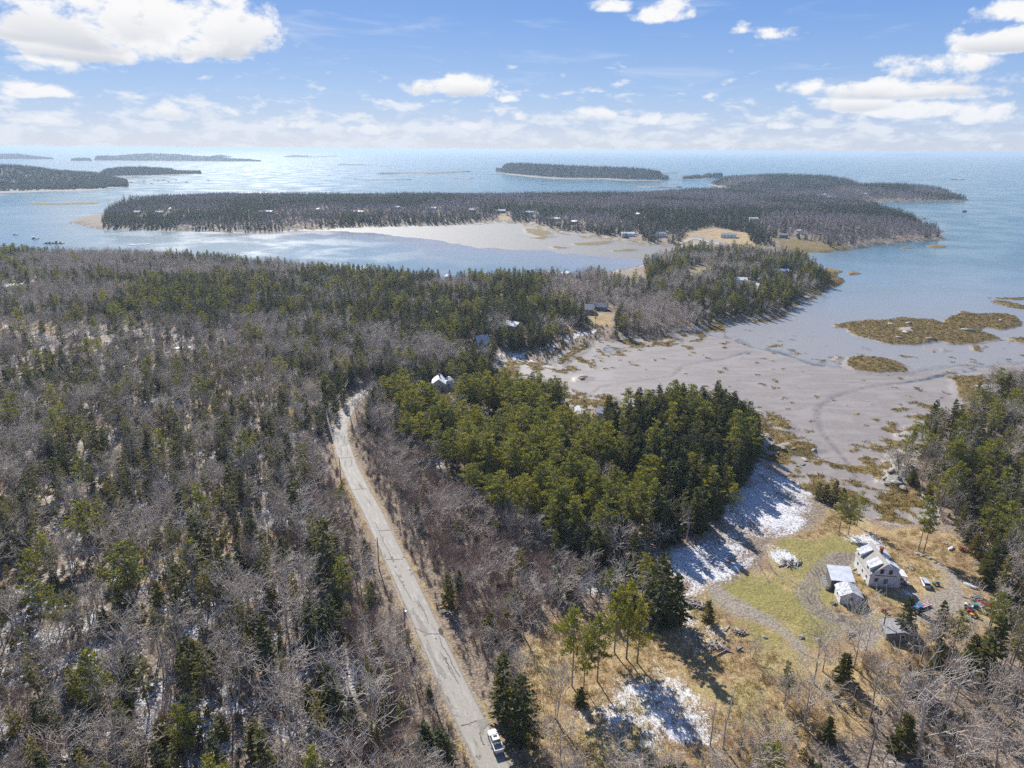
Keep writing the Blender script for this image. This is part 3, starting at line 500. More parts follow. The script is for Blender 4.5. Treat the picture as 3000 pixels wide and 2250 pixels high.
# ------------------------------------------------------------------ ground material
def ground_mat():
    m = bpy.data.materials.new('ground_cover'); m.use_nodes = True; T = NT(m.node_tree)
    a = T.n('ShaderNodeAttribute', attribute_name='ca'); b = T.n('ShaderNodeAttribute', attribute_name='cb')
    sa = T.n('ShaderNodeSeparateColor', {0: a.outputs['Color']}); sb = T.n('ShaderNodeSeparateColor', {0: b.outputs['Color']})
    snow, lawn, gold = sa.outputs[0], sa.outputs[1], sa.outputs[2]; dirt = a.outputs['Alpha']
    mud, weed, rock = sb.outputs[0], sb.outputs[1], sb.outputs[2]; wet = b.outputs['Alpha']
    co = T.n('ShaderNodeTexCoord').outputs['Object']
    n1 = T.noise(co, 1.6, 6, .65); n2 = T.noise(co, 0.35, 5, .6); n3 = T.noise(co, 5.0, 3, .6)
    st = T.n('ShaderNodeMapping', {0: co, 3: (1.4, 0.5, 1.0), 2: (0, 0, 0.6)}).outputs[0]; n4 = T.noise(st, 1.3, 6, .7, .8)
    def thr(maskv, nz, k=1.1, w=.16):
        v = T.math('ADD', maskv, T.math('MULTIPLY', T.math('SUBTRACT', nz, .5), k)); return T.sstep(v, .5 - w, .5 + w)
    c = T.mix(T.sstep(n1, .38, .62), (0.12, 0.086, 0.060), (0.37, 0.285, 0.205))
    c = T.mix(T.math('MULTIPLY', T.sstep(n2, .48, .68), .55), c, (0.25, 0.20, 0.16))
    g = T.mix(T.sstep(n4, .36, .62), (0.27, 0.185, 0.085), (0.54, 0.41, 0.20))
    g = T.mix(T.sstep(n2, .40, .66), g, T.mix(T.sstep(n3, .35, .65), (0.26, 0.155, 0.08), (0.42, 0.29, 0.14)))
    n5 = T.noise(co, .07, 5, .6, .8); g = T.mix(T.math('MULTIPLY', T.sstep(n5, .50, .60), .65), g, T.mix(T.sstep(n1, .35, .65), (0.17, 0.095, 0.05), (0.34, 0.22, 0.12))); g = T.mix(T.math('MULTIPLY', T.sstep(n5, .47, .38), .6), g, T.mix(T.sstep(n1, .35, .65), (0.20, 0.18, 0.06), (0.40, 0.33, 0.13)))
    c = T.mix(thr(gold, n2, .8, .2), c, g)
    lw = T.mix(T.sstep(n1, .34, .62), (0.125, 0.135, 0.035), (0.33, 0.275, 0.075))
    c = T.mix(T.math('MULTIPLY', thr(lawn, n2, .9, .3), .85), c, lw)
    dr = T.mix(T.sstep(n1, .36, .6), (0.19, 0.155, 0.12), (0.37, 0.315, 0.25))
    dr = T.mix(wet, dr, (0.085, 0.065, 0.05))
    c = T.mix(thr(dirt, n1, .55, .2), c, dr)
    rk = T.mix(T.sstep(n1, .35, .6), (0.15, 0.135, 0.115), (0.42, 0.39, 0.34))
    c = T.mix(thr(rock, n2, .7, .1), c, rk)
    big = T.noise(T.n('ShaderNodeMapping', {0: co, 3: (.03, .09, 1)}).outputs[0], 1.0, 5, .6, 1.5); md = T.mix(T.sstep(n2, .3, .7), (0.225, 0.192, 0.168), (0.275, 0.238, 0.212)); md = T.mix(T.math('MULTIPLY', T.sstep(big, .42, .6), .6), md, (0.32, 0.285, 0.26))
    md = T.mix(T.math('MULTIPLY', T.sstep(n3, .60, .72), .35), md, (0.12, 0.105, 0.09))
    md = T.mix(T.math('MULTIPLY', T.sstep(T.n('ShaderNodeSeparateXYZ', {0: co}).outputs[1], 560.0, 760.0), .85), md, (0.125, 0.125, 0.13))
    notrock = T.math('SUBTRACT', 1.0, T.math('MULTIPLY', rock, .9))
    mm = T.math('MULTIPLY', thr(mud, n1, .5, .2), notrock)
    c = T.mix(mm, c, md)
    c = T.mix(T.math('MULTIPLY', wet, T.math('MULTIPLY', mud, T.math('ADD', .15, T.math('MULTIPLY', T.sstep(n2, .4, .6), .5)))), c, (0.10, 0.085, 0.08))
    wd = T.mix(T.sstep(n4, .36, .60), (0.050, 0.036, 0.016), (0.26, 0.175, 0.035))
    wd = T.mix(T.math('MULTIPLY', T.sstep(n2, .60, .70), .8), wd, (0.30, 0.28, 0.25))
    wf = thr(weed, n1, .8, .12); c = T.mix(wf, c, wd)
    sv = T.math('ADD', snow, T.math('ADD', T.math('MULTIPLY', T.math('SUBTRACT', n1, .5), .9), T.math('MULTIPLY', T.math('SUBTRACT', n4, .5), 1.1))); sv = T.math('ADD', sv, T.math('MULTIPLY', T.math('SUBTRACT', n3, .5), .5))
    sf = T.math('MULTIPLY', T.math('MULTIPLY', T.sstep(sv, .38, .68), .92), T.math('SUBTRACT', 1.0, wf)); c = T.mix(sf, c, (0.74, 0.75, 0.78))
    smooth_mud = T.math('MULTIPLY', mm, T.math('SUBTRACT', 1.0, wf))
    rg = T.math('SUBTRACT', 0.92, T.math('MULTIPLY', smooth_mud, T.math('ADD', T.math('SUBTRACT', .32, T.math('MULTIPLY', T.sstep(T.n('ShaderNodeSeparateXYZ', {0: co}).outputs[1], 600.0, 750.0), .22)), T.math('MULTIPLY', n2, .22))))
    bs = T.n('ShaderNodeBsdfPrincipled', {'Base Color': c, 'Roughness': rg, 'Specular IOR Level': 0.45})
    bh = T.math('ADD', T.math('ADD', n1, T.math('MULTIPLY', n3, .4)), T.math('MULTIPLY', wf, .5))
    bp = T.n('ShaderNodeBump', {'Height': bh, 'Strength': T.math('SUBTRACT', .8, T.math('MULTIPLY', smooth_mud, .72)), 'Distance': 0.5}); T.link(bp.outputs[0], bs.inputs['Normal'])
    o = T.n('ShaderNodeOutputMaterial'); T.link(bs.outputs[0], o.inputs[0]); return m
M_GROUND = ground_mat()
me = tri_mesh('ground', np.stack([X, Y, h], 1), Q, [M_GROUND], smooth=True)
add_col(me, 'ca', np.stack([snow * (weed < .5), lawn, gold, dirt], 1)); add_col(me, 'cb', np.stack([mud, weed, rock, np.maximum(creek, wet)], 1))
tag(link(bpy.data.objects.new('ground', me)), kind='structure')
# land underneath and behind the camera, so the place goes on
bk = MB(); bk.add([(-900, -900, -2), (900, -900, -2), (900, 60, -2), (-900, 60, -2)], [(0, 1, 2, 3)])
tag(bk.build('land_behind', mat('leaf_litter', (0.10, 0.075, 0.05), .95, (0.2, 0.15, 0.1), .3)), kind='structure')
# ------------------------------------------------------------------ water
def water_mat():
    m = bpy.data.materials.new('sea_water'); m.use_nodes = True; T = NT(m.node_tree)
    a = T.n('ShaderNodeAttribute', attribute_name='depth'); dep = T.n('ShaderNodeSeparateColor', {0: a.outputs['Color']}).outputs[0]
    co = T.n('ShaderNodeTexCoord').outputs['Object']
    big = T.noise(T.n('ShaderNodeMapping', {0: co, 3: (.0012, .004, 1)}).outputs[0], 1.0, 6, .6, 1.2)
    c = T.mix(T.sstep(big, .35, .65), (0.060, 0.145, 0.180), (0.085, 0.180, 0.215)); silt = T.n('ShaderNodeSeparateColor', {0: a.outputs['Color']}).outputs[2]; c = T.mix(T.math('MULTIPLY', silt, .85), c, (0.26, 0.30, 0.345)); c = T.mix(T.math('MULTIPLY', T.math('POWER', silt, 5.0), .75), c, (0.275, 0.25, 0.24))
    chop = T.n('ShaderNodeSeparateColor', {0: a.outputs['Color']}).outputs[1]; w1 = T.noise(co, .35, 6, .62, .6); w2 = T.noise(co, .06, 4, .6, .4); w3 = T.noise(co, .012, 4, .6)
    calm = T.sstep(w3, .40, .62)
    st = T.math('ADD', .10, T.math('MULTIPLY', calm, .16))
    hh = T.math('ADD', w1, T.math('MULTIPLY', w2, 2.0))
    bp = T.n('ShaderNodeBump', {'Height': hh, 'Strength': T.math('MULTIPLY', st, chop), 'Distance': 1.0})
    bs = T.n('ShaderNodeBsdfPrincipled', {'Base Color': c, 'Roughness': T.math('ADD', T.math('MULTIPLY', T.math('POWER', silt, 4.0), T.math('SUBTRACT', .20, T.math('MULTIPLY', T.sstep(T.n('ShaderNodeSeparateXYZ', {0: co}).outputs[1], 600.0, 750.0), .24))), T.math('ADD', .17, T.math('MULTIPLY', calm, .10))), 'IOR': 1.33, 'Specular IOR Level': 0.34, 'Normal': bp.outputs[0]})
    tr = T.n('ShaderNodeBsdfTransparent', {'Color': (.80, .84, .84, 1)})
    gl = T.n('ShaderNodeBsdfGlossy', {'Color': (1, 1, 1, 1), 'Roughness': .2, 'Normal': bp.outputs[0]})
    fr = T.n('ShaderNodeFresnel', {'IOR': 1.33}); thin = T.n('ShaderNodeMixShader', {0: fr.outputs[0], 1: tr.outputs[0], 2: gl.outputs[0]})
    nd = T.noise(co, .05, 4, .6)
    al = T.sstep(T.math('ADD', dep, T.math('MULTIPLY', T.math('SUBTRACT', nd, .5), .16)), -.04, .05)
    ms = T.n('ShaderNodeMixShader', {0: al, 1: thin.outputs[0], 2: bs.outputs[0]})
    o = T.n('ShaderNodeOutputMaterial'); T.link(ms.outputs[0], o.inputs[0]); return m
M_WATER = water_mat()
na, nr = 360, 420; wa = np.linspace(R(-75), R(75), na); wr = 120 * (70000 / 120) ** (np.arange(nr) / (nr - 1))
WA, WR = np.meshgrid(wa, wr); wx = (WR * np.sin(WA)).ravel(); wy = (WR * np.cos(WA)).ravel()
wd = np.where((WR.ravel() < 2900) & (np.abs(WA.ravel()) < R(57)), -gz(wx, wy), 1.6)
I, J = np.meshgrid(np.arange(na - 1), np.arange(nr - 1)); q0 = (J * na + I).ravel()
me = tri_mesh('sea', np.stack([wx, wy, np.zeros_like(wx)], 1), np.stack([q0, q0 + na, q0 + na + 1, q0 + 1], 1)[:, ::-1], [M_WATER], smooth=True)
add_col(me, 'depth', np.stack([np.clip(wd, 0, 3), .12 + .88 * np.exp(-np.maximum(WR.ravel() - 900, 0) / 2200), np.clip(np.maximum(np.maximum(smooth(-620, 10, sdf(MUD_S, wx, wy, 640)), smooth(-330, 20, sdf(MUD_N, wx, wy, 340))), .45 * (wx < -150) * (wy < 1500)), 0, 1), np.ones_like(wx)], 1))
tag(link(bpy.data.objects.new('sea', me)), kind='structure')
# ------------------------------------------------------------------ haze
hz = MB(); hz.box(-62000, 62000, -1200, 69000, -3.5, 124.0)
hm = bpy.data.materials.new('sea_haze'); hm.use_nodes = True; T = NT(hm.node_tree)
pvn = T.n('ShaderNodeVolumePrincipled', {'Color': (0.62, 0.80, 1.0, 1), 'Density': 0.000085, 'Anisotropy': 0.2}); T.link(pvn.outputs[0], T.n('ShaderNodeOutputMaterial').inputs[1])
tag(hz.build('haze', hm), kind='stuff')
# ------------------------------------------------------------------ the road
def road_mat():
    m = bpy.data.materials.new('worn_asphalt'); m.use_nodes = True; T = NT(m.node_tree)
    uv = T.n('ShaderNodeTexCoord').outputs['UV']; s = T.n('ShaderNodeSeparateXYZ', {0: uv}); u, v = s.outputs[0], s.outputs[1]   # u: -1..1 across, v: metres along
    vec = T.n('ShaderNodeCombineXYZ', {0: T.math('MULTIPLY', u, 3.3), 1: T.math('MULTIPLY', v, 0.16), 2: 0.0}).outputs[0]
    vec1 = T.n('ShaderNodeCombineXYZ', {0: T.math('MULTIPLY', u, 3.3), 1: v, 2: 0.0}).outputs[0]
    n1 = T.noise(vec, 0.9, 6, .6); n2 = T.noise(vec1, 1.3, 6, .65); n3 = T.noise(vec1, .10, 3, .5)
    c = T.mix(T.sstep(n2, .3, .7), (0.285, 0.262, 0.226), (0.345, 0.32, 0.28))
    c = T.mix(T.math('MULTIPLY', T.sstep(n1, .54, .60), .55), c, (0.42, 0.405, 0.38))
    c = T.mix(T.math('MULTIPLY', T.sstep(n1, .40, .36), T.math('MULTIPLY', T.sstep(n3, .38, .52), .75)), c, (0.115, 0.10, 0.085))
    vor = T.n('ShaderNodeTexVoronoi', {'Vector': T.n('ShaderNodeVectorMath', {0: vec1, 1: T.n('ShaderNodeVectorMath', {0: T.n('ShaderNodeTexNoise', {'Vector': vec1, 'Scale': .6}).outputs[1], 3: 2.0}, operation='SCALE').outputs[0]}, operation='ADD').outputs[0], 'Scale': .17}, feature='DISTANCE_TO_EDGE').outputs[0]
    c = T.mix(T.math('MULTIPLY', T.sstep(vor, .010, .003), T.math('MULTIPLY', T.sstep(n3, .5, .62), .7)), c, (0.07, 0.06, 0.055))
    au = T.math('ABSOLUTE', u)
    cl = T.math('MULTIPLY', T.sstep(au, .022, .010), T.sstep(T.noise(vec1, .8, 4), .52, .6)); c = T.mix(T.math('MULTIPLY', cl, .75), c, (0.09, 0.08, 0.07))
    edge = T.sstep(T.math('ADD', au, T.math('MULTIPLY', T.math('SUBTRACT', n2, .5), .45)), .86, 1.0)
    wt = T.math('MULTIPLY', T.sstep(T.math('ABSOLUTE', T.math('SUBTRACT', au, .5)), .22, .05), .22); c = T.mix(wt, c, (0.29, 0.27, 0.245)); c = T.mix(edge, c, (0.20, 0.155, 0.10))
    salt = T.math('MULTIPLY', T.sstep(v, 205.0, 232.0), T.sstep(n1, .40, .52)); c = T.mix(T.math('MULTIPLY', salt, .6), c, (0.46, 0.45, 0.43))
    b = T.n('ShaderNodeBsdfPrincipled', {'Base Color': c, 'Roughness': .75, 'Specular IOR Level': .25})
    bp = T.n('ShaderNodeBump', {'Height': n2, 'Strength': .3, 'Distance': .05}); T.link(bp.outputs[0], b.inputs['Normal'])
    o = T.n('ShaderNodeOutputMaterial'); T.link(b.outputs[0], o.inputs[0]); return m
M_ROAD = road_mat()
def strip(name, line, width, m, lift, nu=9):
    line = np.asarray(line); t = np.gradient(line, axis=0); t /= np.hypot(t[:, 0], t[:, 1])[:, None]; nrm = np.stack([t[:, 1], -t[:, 0]], 1)
    us = np.linspace(-1, 1, nu); P = line[:, None, :] + nrm[:, None, :] * (us[None, :, None] * width / 2)
    zc_ = gz(line[:, 0], line[:, 1]); k = 4; zs = np.convolve(np.pad(zc_, k, 'edge'), np.ones(2 * k + 1) / (2 * k + 1), 'valid')
    Zs = np.maximum(zs[:, None] + (1 - us[None] ** 2) * .06, gz(P[..., 0].ravel(), P[..., 1].ravel()).reshape(P.shape[:2])) + lift
    V = np.concatenate([P, Zs[..., None]], 2).reshape(-1, 3); n = len(line)
    I, J = np.meshgrid(np.arange(nu - 1), np.arange(n - 1)); q = (J * nu + I).ravel(); F = np.stack([q, q + 1, q + nu + 1, q + nu], 1)
    if np.cross(V[F[0][1]] - V[F[0][0]], V[F[0][2]] - V[F[0][0]])[2] < 0: F = F[:, ::-1]
    me = tri_mesh(name, V, F, [m], smooth=True); s = np.r_[0, np.cumsum(np.hypot(*np.diff(line, axis=0).T))]; s = s[-1] - s
    uvl = me.uv_layers.new(name='UV'); UVv = np.stack([np.tile(us, n), np.repeat(s, nu)], 1); li = np.empty(len(me.loops), dtype=np.int32); me.loops.foreach_get('vertex_index', li); uvl.data.foreach_set('uv', UVv[li].astype(np.float32).ravel())
    return tag(link(bpy.data.objects.new(name, me)), kind='structure')
ROADO = strip('road', ROAD, ROADW, M_ROAD, 0.05)
_zs = gz(ROAD[:, 0], ROAD[:, 1]); _zs = np.convolve(np.pad(_zs, 4, 'edge'), np.ones(9) / 9, 'valid')
M_PATCH = mat('dark_asphalt_patch', (0.085, 0.075, 0.065), .8, (0.14, 0.125, 0.11), 1.2); M_PATCH2 = mat('grey_asphalt_patch', (0.19, 0.175, 0.152), .8, (0.25, 0.23, 0.20), 1.2)
def road_z(P): i = np.argmin(np.hypot(P[:, 0][:, None] - ROAD[None, :, 0], P[:, 1][:, None] - ROAD[None, :, 1]), 1); return np.maximum(_zs[i] + .06, gz(P[:, 0], P[:, 1])) + .05
def patch(pts, m_, name='patch'):
    P = resample(np.vstack([gpoly(pts), gpoly(pts)[:1]]), 28)[:-1]; P = P + rng.normal(size=P.shape) * .10; cen = P.mean(0); ring = [cen[None]]; 
    V = np.vstack([cen[None], cen + (P - cen) * .5, P]); z = road_z(V) + .03; V = np.c_[V, z]; n = len(P); F = [(0, 1 + i, 1 + (i + 1) % n) for i in range(n)] + [(1 + i, 1 + n + i, 1 + n + (i + 1) % n, 1 + (i + 1) % n) for i in range(n)]
    o = link(bpy.data.objects.new(name, mesh_from(name, V, F, [m_]))); o.parent = ROADO
def spot_patch(q, w_, l_, m_): x, y = q; patch([(x - w_, y - l_ * .8), (x + w_ * .7, y - l_), (x + w_ * 1.2, y + l_ * .8), (x - w_ * .4, y + l_)], m_)
for q in ZR([(735, 840), (700, 885), (765, 905), (735, 1015), (803, 1015), (780, 1135), (845, 1125)]): spot_patch(q, 1.6, 7 if q[1] % 2 > 1 else 4, M_PATCH2)
for q, w_, l_ in [((735, 260), 1.6, 6), ((825, 450), 1.3, 3), ((840, 482), 1.3, 3), ((858, 536), 2.8, 2.8), ((902, 630), 3.2, 3.2), ((928, 682), 2.6, 1.6), ((752, 430), 2.2, 4), ((935, 440), 2.4, 1.5), ((1012, 602), 2.2, 4), ((995, 565), 1.8, 1.6), ((1250, 1238), 1.8, 1.4), ((940, 715), 1.6, 1.4)]: spot_patch(ZS([q])[0], w_, l_, M_PATCH2)
patch(ZS([(1040, 980), (1075, 1010), (1130, 1080), (1165, 1150), (1180, 1200), (1140, 1215), (1105, 1120), (1060, 1045)]), M_PATCH2); patch(ZS([(1075, 840), (1095, 900), (1150, 960), (1120, 965), (1085, 910)]), M_PATCH2)
patch(ZS([(1150, 1270), (1195, 1310), (1240, 1420), (1295, 1500), (1355, 1580), (1365, 1625), (1330, 1620), (1285, 1560), (1230, 1480), (1180, 1370)]), M_PATCH2); patch(ZS([(1010, 960), (1030, 925), (1045, 965), (1035, 1000)]), M_PATCH2); patch(ZT([(1565, 670), (1650, 652), (1685, 700), (1640, 745), (1625, 805), (1600, 765)]), M_PATCH2); patch(ZT([(1255, 70), (1290, 90), (1295, 105), (1260, 105)]), M_PATCH2); patch(ZT([(1555, 1000), (1610, 990), (1600, 1030)]), M_PATCH2)
def crack(pts, w_=.16):
    L_ = resample(gpoly(pts), 26) + rng.normal(size=(26, 2)) * .09; t = np.gradient(L_, axis=0); t /= np.hypot(t[:, 0], t[:, 1])[:, None]; N_ = np.c_[t[:, 1], -t[:, 0]] * w_ / 2; V = np.vstack([L_ - N_, L_ + N_]); V = np.c_[V, road_z(V) + .045]
    o = link(bpy.data.objects.new('crack', mesh_from('crack', V, [(i, i + 1, 27 + i, 26 + i) for i in range(25)], [M_PATCH]))); o.parent = ROADO
for pts in [ZS([(1285, 1215), (1310, 1300), (1370, 1400), (1430, 1520), (1480, 1610)]), ZS([(1040, 1130), (1180, 1190), (1290, 1190), (1340, 1230)]), ZS([(760, 465), (930, 462)]), ZS([(690, 185), (800, 180)]), ZT([(1420, 720), (1500, 700), (1570, 670)]), ZS([(1350, 1420), (1370, 1500), (1400, 1580)]), ZT([(1255, 60), (1275, 110), (1340, 200), (1400, 330)]), ZT([(1600, 780), (1610, 850), (1640, 900)]), ZR([(670, 1080), (860, 1075)]), ZR([(720, 950), (800, 945)]), ZR([(850, 1420), (1010, 1410)]), ZS([(1085, 880), (1150, 1000), (1180, 1090)]), ZS([(660, 100), (700, 190), (740, 290), (800, 400), (830, 480)]), ZS([(860, 590), (960, 760), (1010, 860)])]: crack(pts)
M_LANE = mat('pale_gravel', (0.42, 0.39, 0.35), .9, (0.32, 0.29, 0.25), .8)
strip('lane', smooth_line(gpoly([(1735, 572), (1700, 560), (1650, 548), (1590, 536), (1545, 526), (1500, 514), (1480, 522), (1465, 530)][1:]), 60, 4), 7, M_LANE, 0.25)
print('terrain ok', len(X))
# ------------------------------------------------------------------ trees
def segs_mesh(S, n=3):
    """S: rows p0(3) p1(3) r0 r1 -> open n-sided tapered tubes"""
    S = np.asarray(S, float); p0, p1, r0, r1 = S[:, :3], S[:, 3:6], S[:, 6], S[:, 7]
    d = p1 - p0; d /= np.maximum(np.linalg.norm(d, axis=1), 1e-6)[:, None]
    ref = np.where(np.abs(d[:, 2:3]) > .9, np.array([[1.0, 0, 0]]), np.array([[0, 0, 1.0]]))
    u = np.cross(d, ref); u /= np.linalg.norm(u, axis=1)[:, None]; w = np.cross(d, u)
    a = np.arange(n) * 2 * pi / n; ring = u[:, None] * np.cos(a)[None, :, None] + w[:, None] * np.sin(a)[None, :, None]
    V = np.concatenate([p0[:, None] + ring * r0[:, None, None], p1[:, None] + ring * r1[:, None, None]], 1).reshape(-1, 3)
    T = []
    for i in range(n):
        j = (i + 1) % n; T += [(i, j, n + j), (i, n + j, n + i)]
    T = (np.array(T)[None] + (np.arange(len(S)) * 2 * n)[:, None, None]).reshape(-1, 3); return V, T
def blades(P, Dv, L, Wd, rs_):
    """thin double-triangle sprays: base P, direction Dv, length L, width Wd"""
    n = len(P); Dv = Dv / np.linalg.norm(Dv, axis=1)[:, None]
    s = np.cross(Dv, rs_.normal(size=(n, 3)) * .55 + np.array([0, 0, 1.0])); s /= np.maximum(np.linalg.norm(s, axis=1), 1e-6)[:, None]
    L = L[:, None]; Wd = Wd[:, None]; m = P + Dv * L * .45
    V = np.stack([P, m + s * Wd, P + Dv * L, m - s * Wd], 1).reshape(-1, 3)
    T = (np.array([(0, 1, 2), (0, 2, 3)])[None] + (np.arange(n) * 4)[:, None, None]).reshape(-1, 3); return V, T
def cat(parts):
    V = []; T = []; b = 0
    for v, t in parts: V.append(v); T.append(t + b); b += len(v)
    return np.concatenate(V), np.concatenate(T)
def spruce(seed, h=12.0, Rm=2.5, lo=.08, step=.42, nbr=6, nsp=6, thin=1.0, dead=0, lean=0.0, spray=1.0, top=.85):
    r = np.random.default_rng(seed); br = []; P = []; D = []; L = []; Wd = []; z = h * lo
    gap = r.uniform(0, 2 * pi); gapw = r.uniform(.3, .9) * (1 if thin < 1 else .4)
    while z < h * .985:
        t = (z - h * lo) / (h * (1 - lo)); prof = (1 - t) ** top * min(1, .55 + t * 4); a0 = r.uniform(0, 6.28)
        for k in range(max(3, int(nbr * (1 - .35 * t)))):
            if r.random() > thin: continue
            a = a0 + k * 2 * pi / nbr + r.normal() * .25; ln = Rm * prof * r.uniform(.62, 1.12) + .12
            if abs((a - gap + pi) % (2 * pi) - pi) < gapw: ln *= .55
            slope = .45 * t - .28 * (1 - t) + r.normal() * .08; zz = z + r.normal() * step * .4
            dr = np.array([cos(a), sin(a), slope]); ox = np.array([lean * zz / h, 0, zz]); e = ox + dr * ln
            br.append([*ox, *e, .035 * (1 - t) + .012, .008])
            m = max(2, int(nsp * (.35 + .65 * ln / Rm))); s = np.linspace(.22, 1.0, m) + r.normal(size=m) * .03
            for q, sg in [(q_, sg_) for q_ in s for sg_ in (-1, 1)]:
                p = ox + dr * ln * q; ang = a + sg * r.uniform(.25, .95) * (1.15 - q); dd = np.array([cos(ang), sin(ang), slope * .6 - r.uniform(0, .28)])
                P.append(p); D.append(dd); L.append((.55 + .38 * (1 - q) + .15 * r.random()) * spray * (0.65 + .5 * prof)); Wd.append(.17 * spray + .08 * r.random())
        z += step * r.uniform(.75, 1.25) * (1.15 - .4 * t)
    P.append(np.array([lean, 0, h - .5])); D.append(np.array([0, 0, 1.0])); L.append(.8); Wd.append(.09)
    tk = [[0, 0, -.6, lean * .5, 0, h * .5, .0135 * h + .02, .009 * h], [lean * .5, 0, h * .5, lean, 0, h, .009 * h, .01]]
    for k in range(dead):
        zz = r.uniform(.08, lo + .15) * h; a = r.uniform(0, 6.28); ln = r.uniform(.5, 1.5)
        tk.append([lean * zz / h, 0, zz, cos(a) * ln, sin(a) * ln, zz - .2 + r.normal() * .2, .022, .008])
    cv_, ct = blades(np.array(P), np.array(D), np.array(L), np.array(Wd), r)
    bv, bt = segs_mesh(br); tv, tt = segs_mesh(tk, 5); tv2, tt2 = cat([(tv, tt), (bv, bt)])
    return (tv2, tt2), (cv_, ct)
def pine(seed, h=14.0, Rm=3.4, lo=.45, nw=9, tuft=12, lean=0.0, flat_top=.75, limbs=4, ts=1.0):
    r = np.random.default_rng(seed); sg = []; P = []; D = []; L = []; Wd = []
    bend = r.normal() * .5; xs = lambda z: lean * z / h + bend * sin(pi * z / h) * .5
    zs = np.linspace(0, h, 6)
    for a_, b_ in zip(zs[:-1], zs[1:]): sg.append([xs(a_), 0, a_ - (.6 if a_ == 0 else 0), xs(b_), 0, b_, .016 * h * (1 - a_ / h) + .03, .016 * h * (1 - b_ / h) + .03])
    for w in range(nw):
        t = w / (nw - 1); z = h * (lo + (1 - lo) * .97 * t); prof = (sin(pi * min(1, .22 + .78 * t)) ** .6) * (1 - flat_top * t ** 3) + .12
        a0 = r.uniform(0, 6.28); nb = limbs + int(r.random() * 2)
        for k in range(nb):
            a = a0 + k * 6.283 / nb + r.normal() * .3; ln = max(.7, Rm * prof * r.uniform(.5, 1.15)); zz = z + r.normal() * .35
            o = np.array([xs(zz), 0, zz]); sl = .10 + .5 * t + r.normal() * .1; e = o + np.array([cos(a) * ln, sin(a) * ln, sl * ln * .5]); mid = (o + e) / 2 + np.array([0, 0, -.08 * ln])
            sg.append([*o, *mid, .055, .04]); sg.append([*mid, *e, .04, .012])
            m = max(2, int(ln * 1.7))
            for q in np.linspace(.38, 1.0, m):
                c = o + (e - o) * q + r.normal(size=3) * np.array([.32, .32, .10]) * (1.25 if q < .9 else .6)
                n = tuft; dd = r.normal(size=(n, 3)); dd[:, 2] = np.abs(dd[:, 2]) * .7 - .15; dd /= np.linalg.norm(dd, axis=1)[:, None]
                P.append(c + dd * .12); D.append(dd + np.array([cos(a), sin(a), .2]) * .25); L.append(r.uniform(.45, .85, n) * ts); Wd.append(np.full(n, .125 * ts))
    for k in range(7):
        zz = r.uniform(.18, lo) * h; a = r.uniform(0, 6.28); ln = r.uniform(.6, 1.9); sg.append([xs(zz), 0, zz, xs(zz) + cos(a) * ln, sin(a) * ln, zz + r.normal() * .3, .03, .01])
    cv_ = blades(np.concatenate(P), np.concatenate(D), np.concatenate(L), np.concatenate(Wd), r)
    return segs_mesh(sg, 4), cv_
def bare(seed, h=10.0, spread=.62, stems=1, levels=3, kids=(7, 5, 5), tw=1.0, trunkr=1.0, lo=.25, up=.5, weep=0.0):
    """leafless tree: trunk limbs and fine twigs; returns trunk part and twig crown"""
    r = np.random.default_rng(seed); tk = []; br = []
    def grow(p, d, L, rad, lv, out):
        n = 3 if lv < 2 else 2; q = p.copy(); dd = d.copy(); pts = [p]
        for i in range(n):
            dd = dd + r.normal(size=3) * (.16 if lv else .07) + np.array([0, 0, (.10 - weep) * (1 if lv else .3)]); dd /= np.linalg.norm(dd); q2 = q + dd * L / n
            ra = rad * (1 - .75 * i / n); rb = rad * (1 - .75 * (i + 1) / n); (out if lv < 1 else br).append([*q, *q2, max(ra, .012 * tw), max(rb, .010 * tw)]); q = q2; pts.append(q)
        if lv >= levels: return
        pts = np.array(pts)
        for k in range(kids[lv]):
            s = (lo if lv == 0 else .18) + (1 - (lo if lv == 0 else .18)) * (k + r.random()) / kids[lv]; idx = s * n; i0 = min(int(idx), n - 1); pp = pts[i0] + (pts[i0 + 1] - pts[i0]) * (idx - i0)
            a = r.uniform(0, 6.28) if lv == 0 else r.uniform(0, 6.28); ax = np.array([cos(a), sin(a), 0.0])
            base = pts[i0 + 1] - pts[i0]; base = base / np.linalg.norm(base)
            sd_ = ax - base * ax.dot(base); sd_ /= np.linalg.norm(sd_) + 1e-6
            nd = base * (up if lv == 0 else .6) + sd_ * spread * r.uniform(.7, 1.3) + np.array([0, 0, .12]); nd /= np.linalg.norm(nd)
            grow(pp, nd, L * r.uniform(.50, .78) * (1.15 - .45 * s), rad * .45 * (1.2 - .6 * s), lv + 1, out)
    for s in range(stems):
        a = r.uniform(0, 6.28); sp = .0 if stems == 1 else r.uniform(.12, .42); d = np.array([cos(a) * sp, sin(a) * sp, 1.0]); d /= np.linalg.norm(d)
        grow(np.array([cos(a) * .12 * stems, sin(a) * .12 * stems, -.4]), d, h * (.86 if stems == 1 else r.uniform(.6, .9)), .016 * h * trunkr * (1 if stems == 1 else .6), 0, tk)
    return segs_mesh(tk, 5), segs_mesh(br, 3)
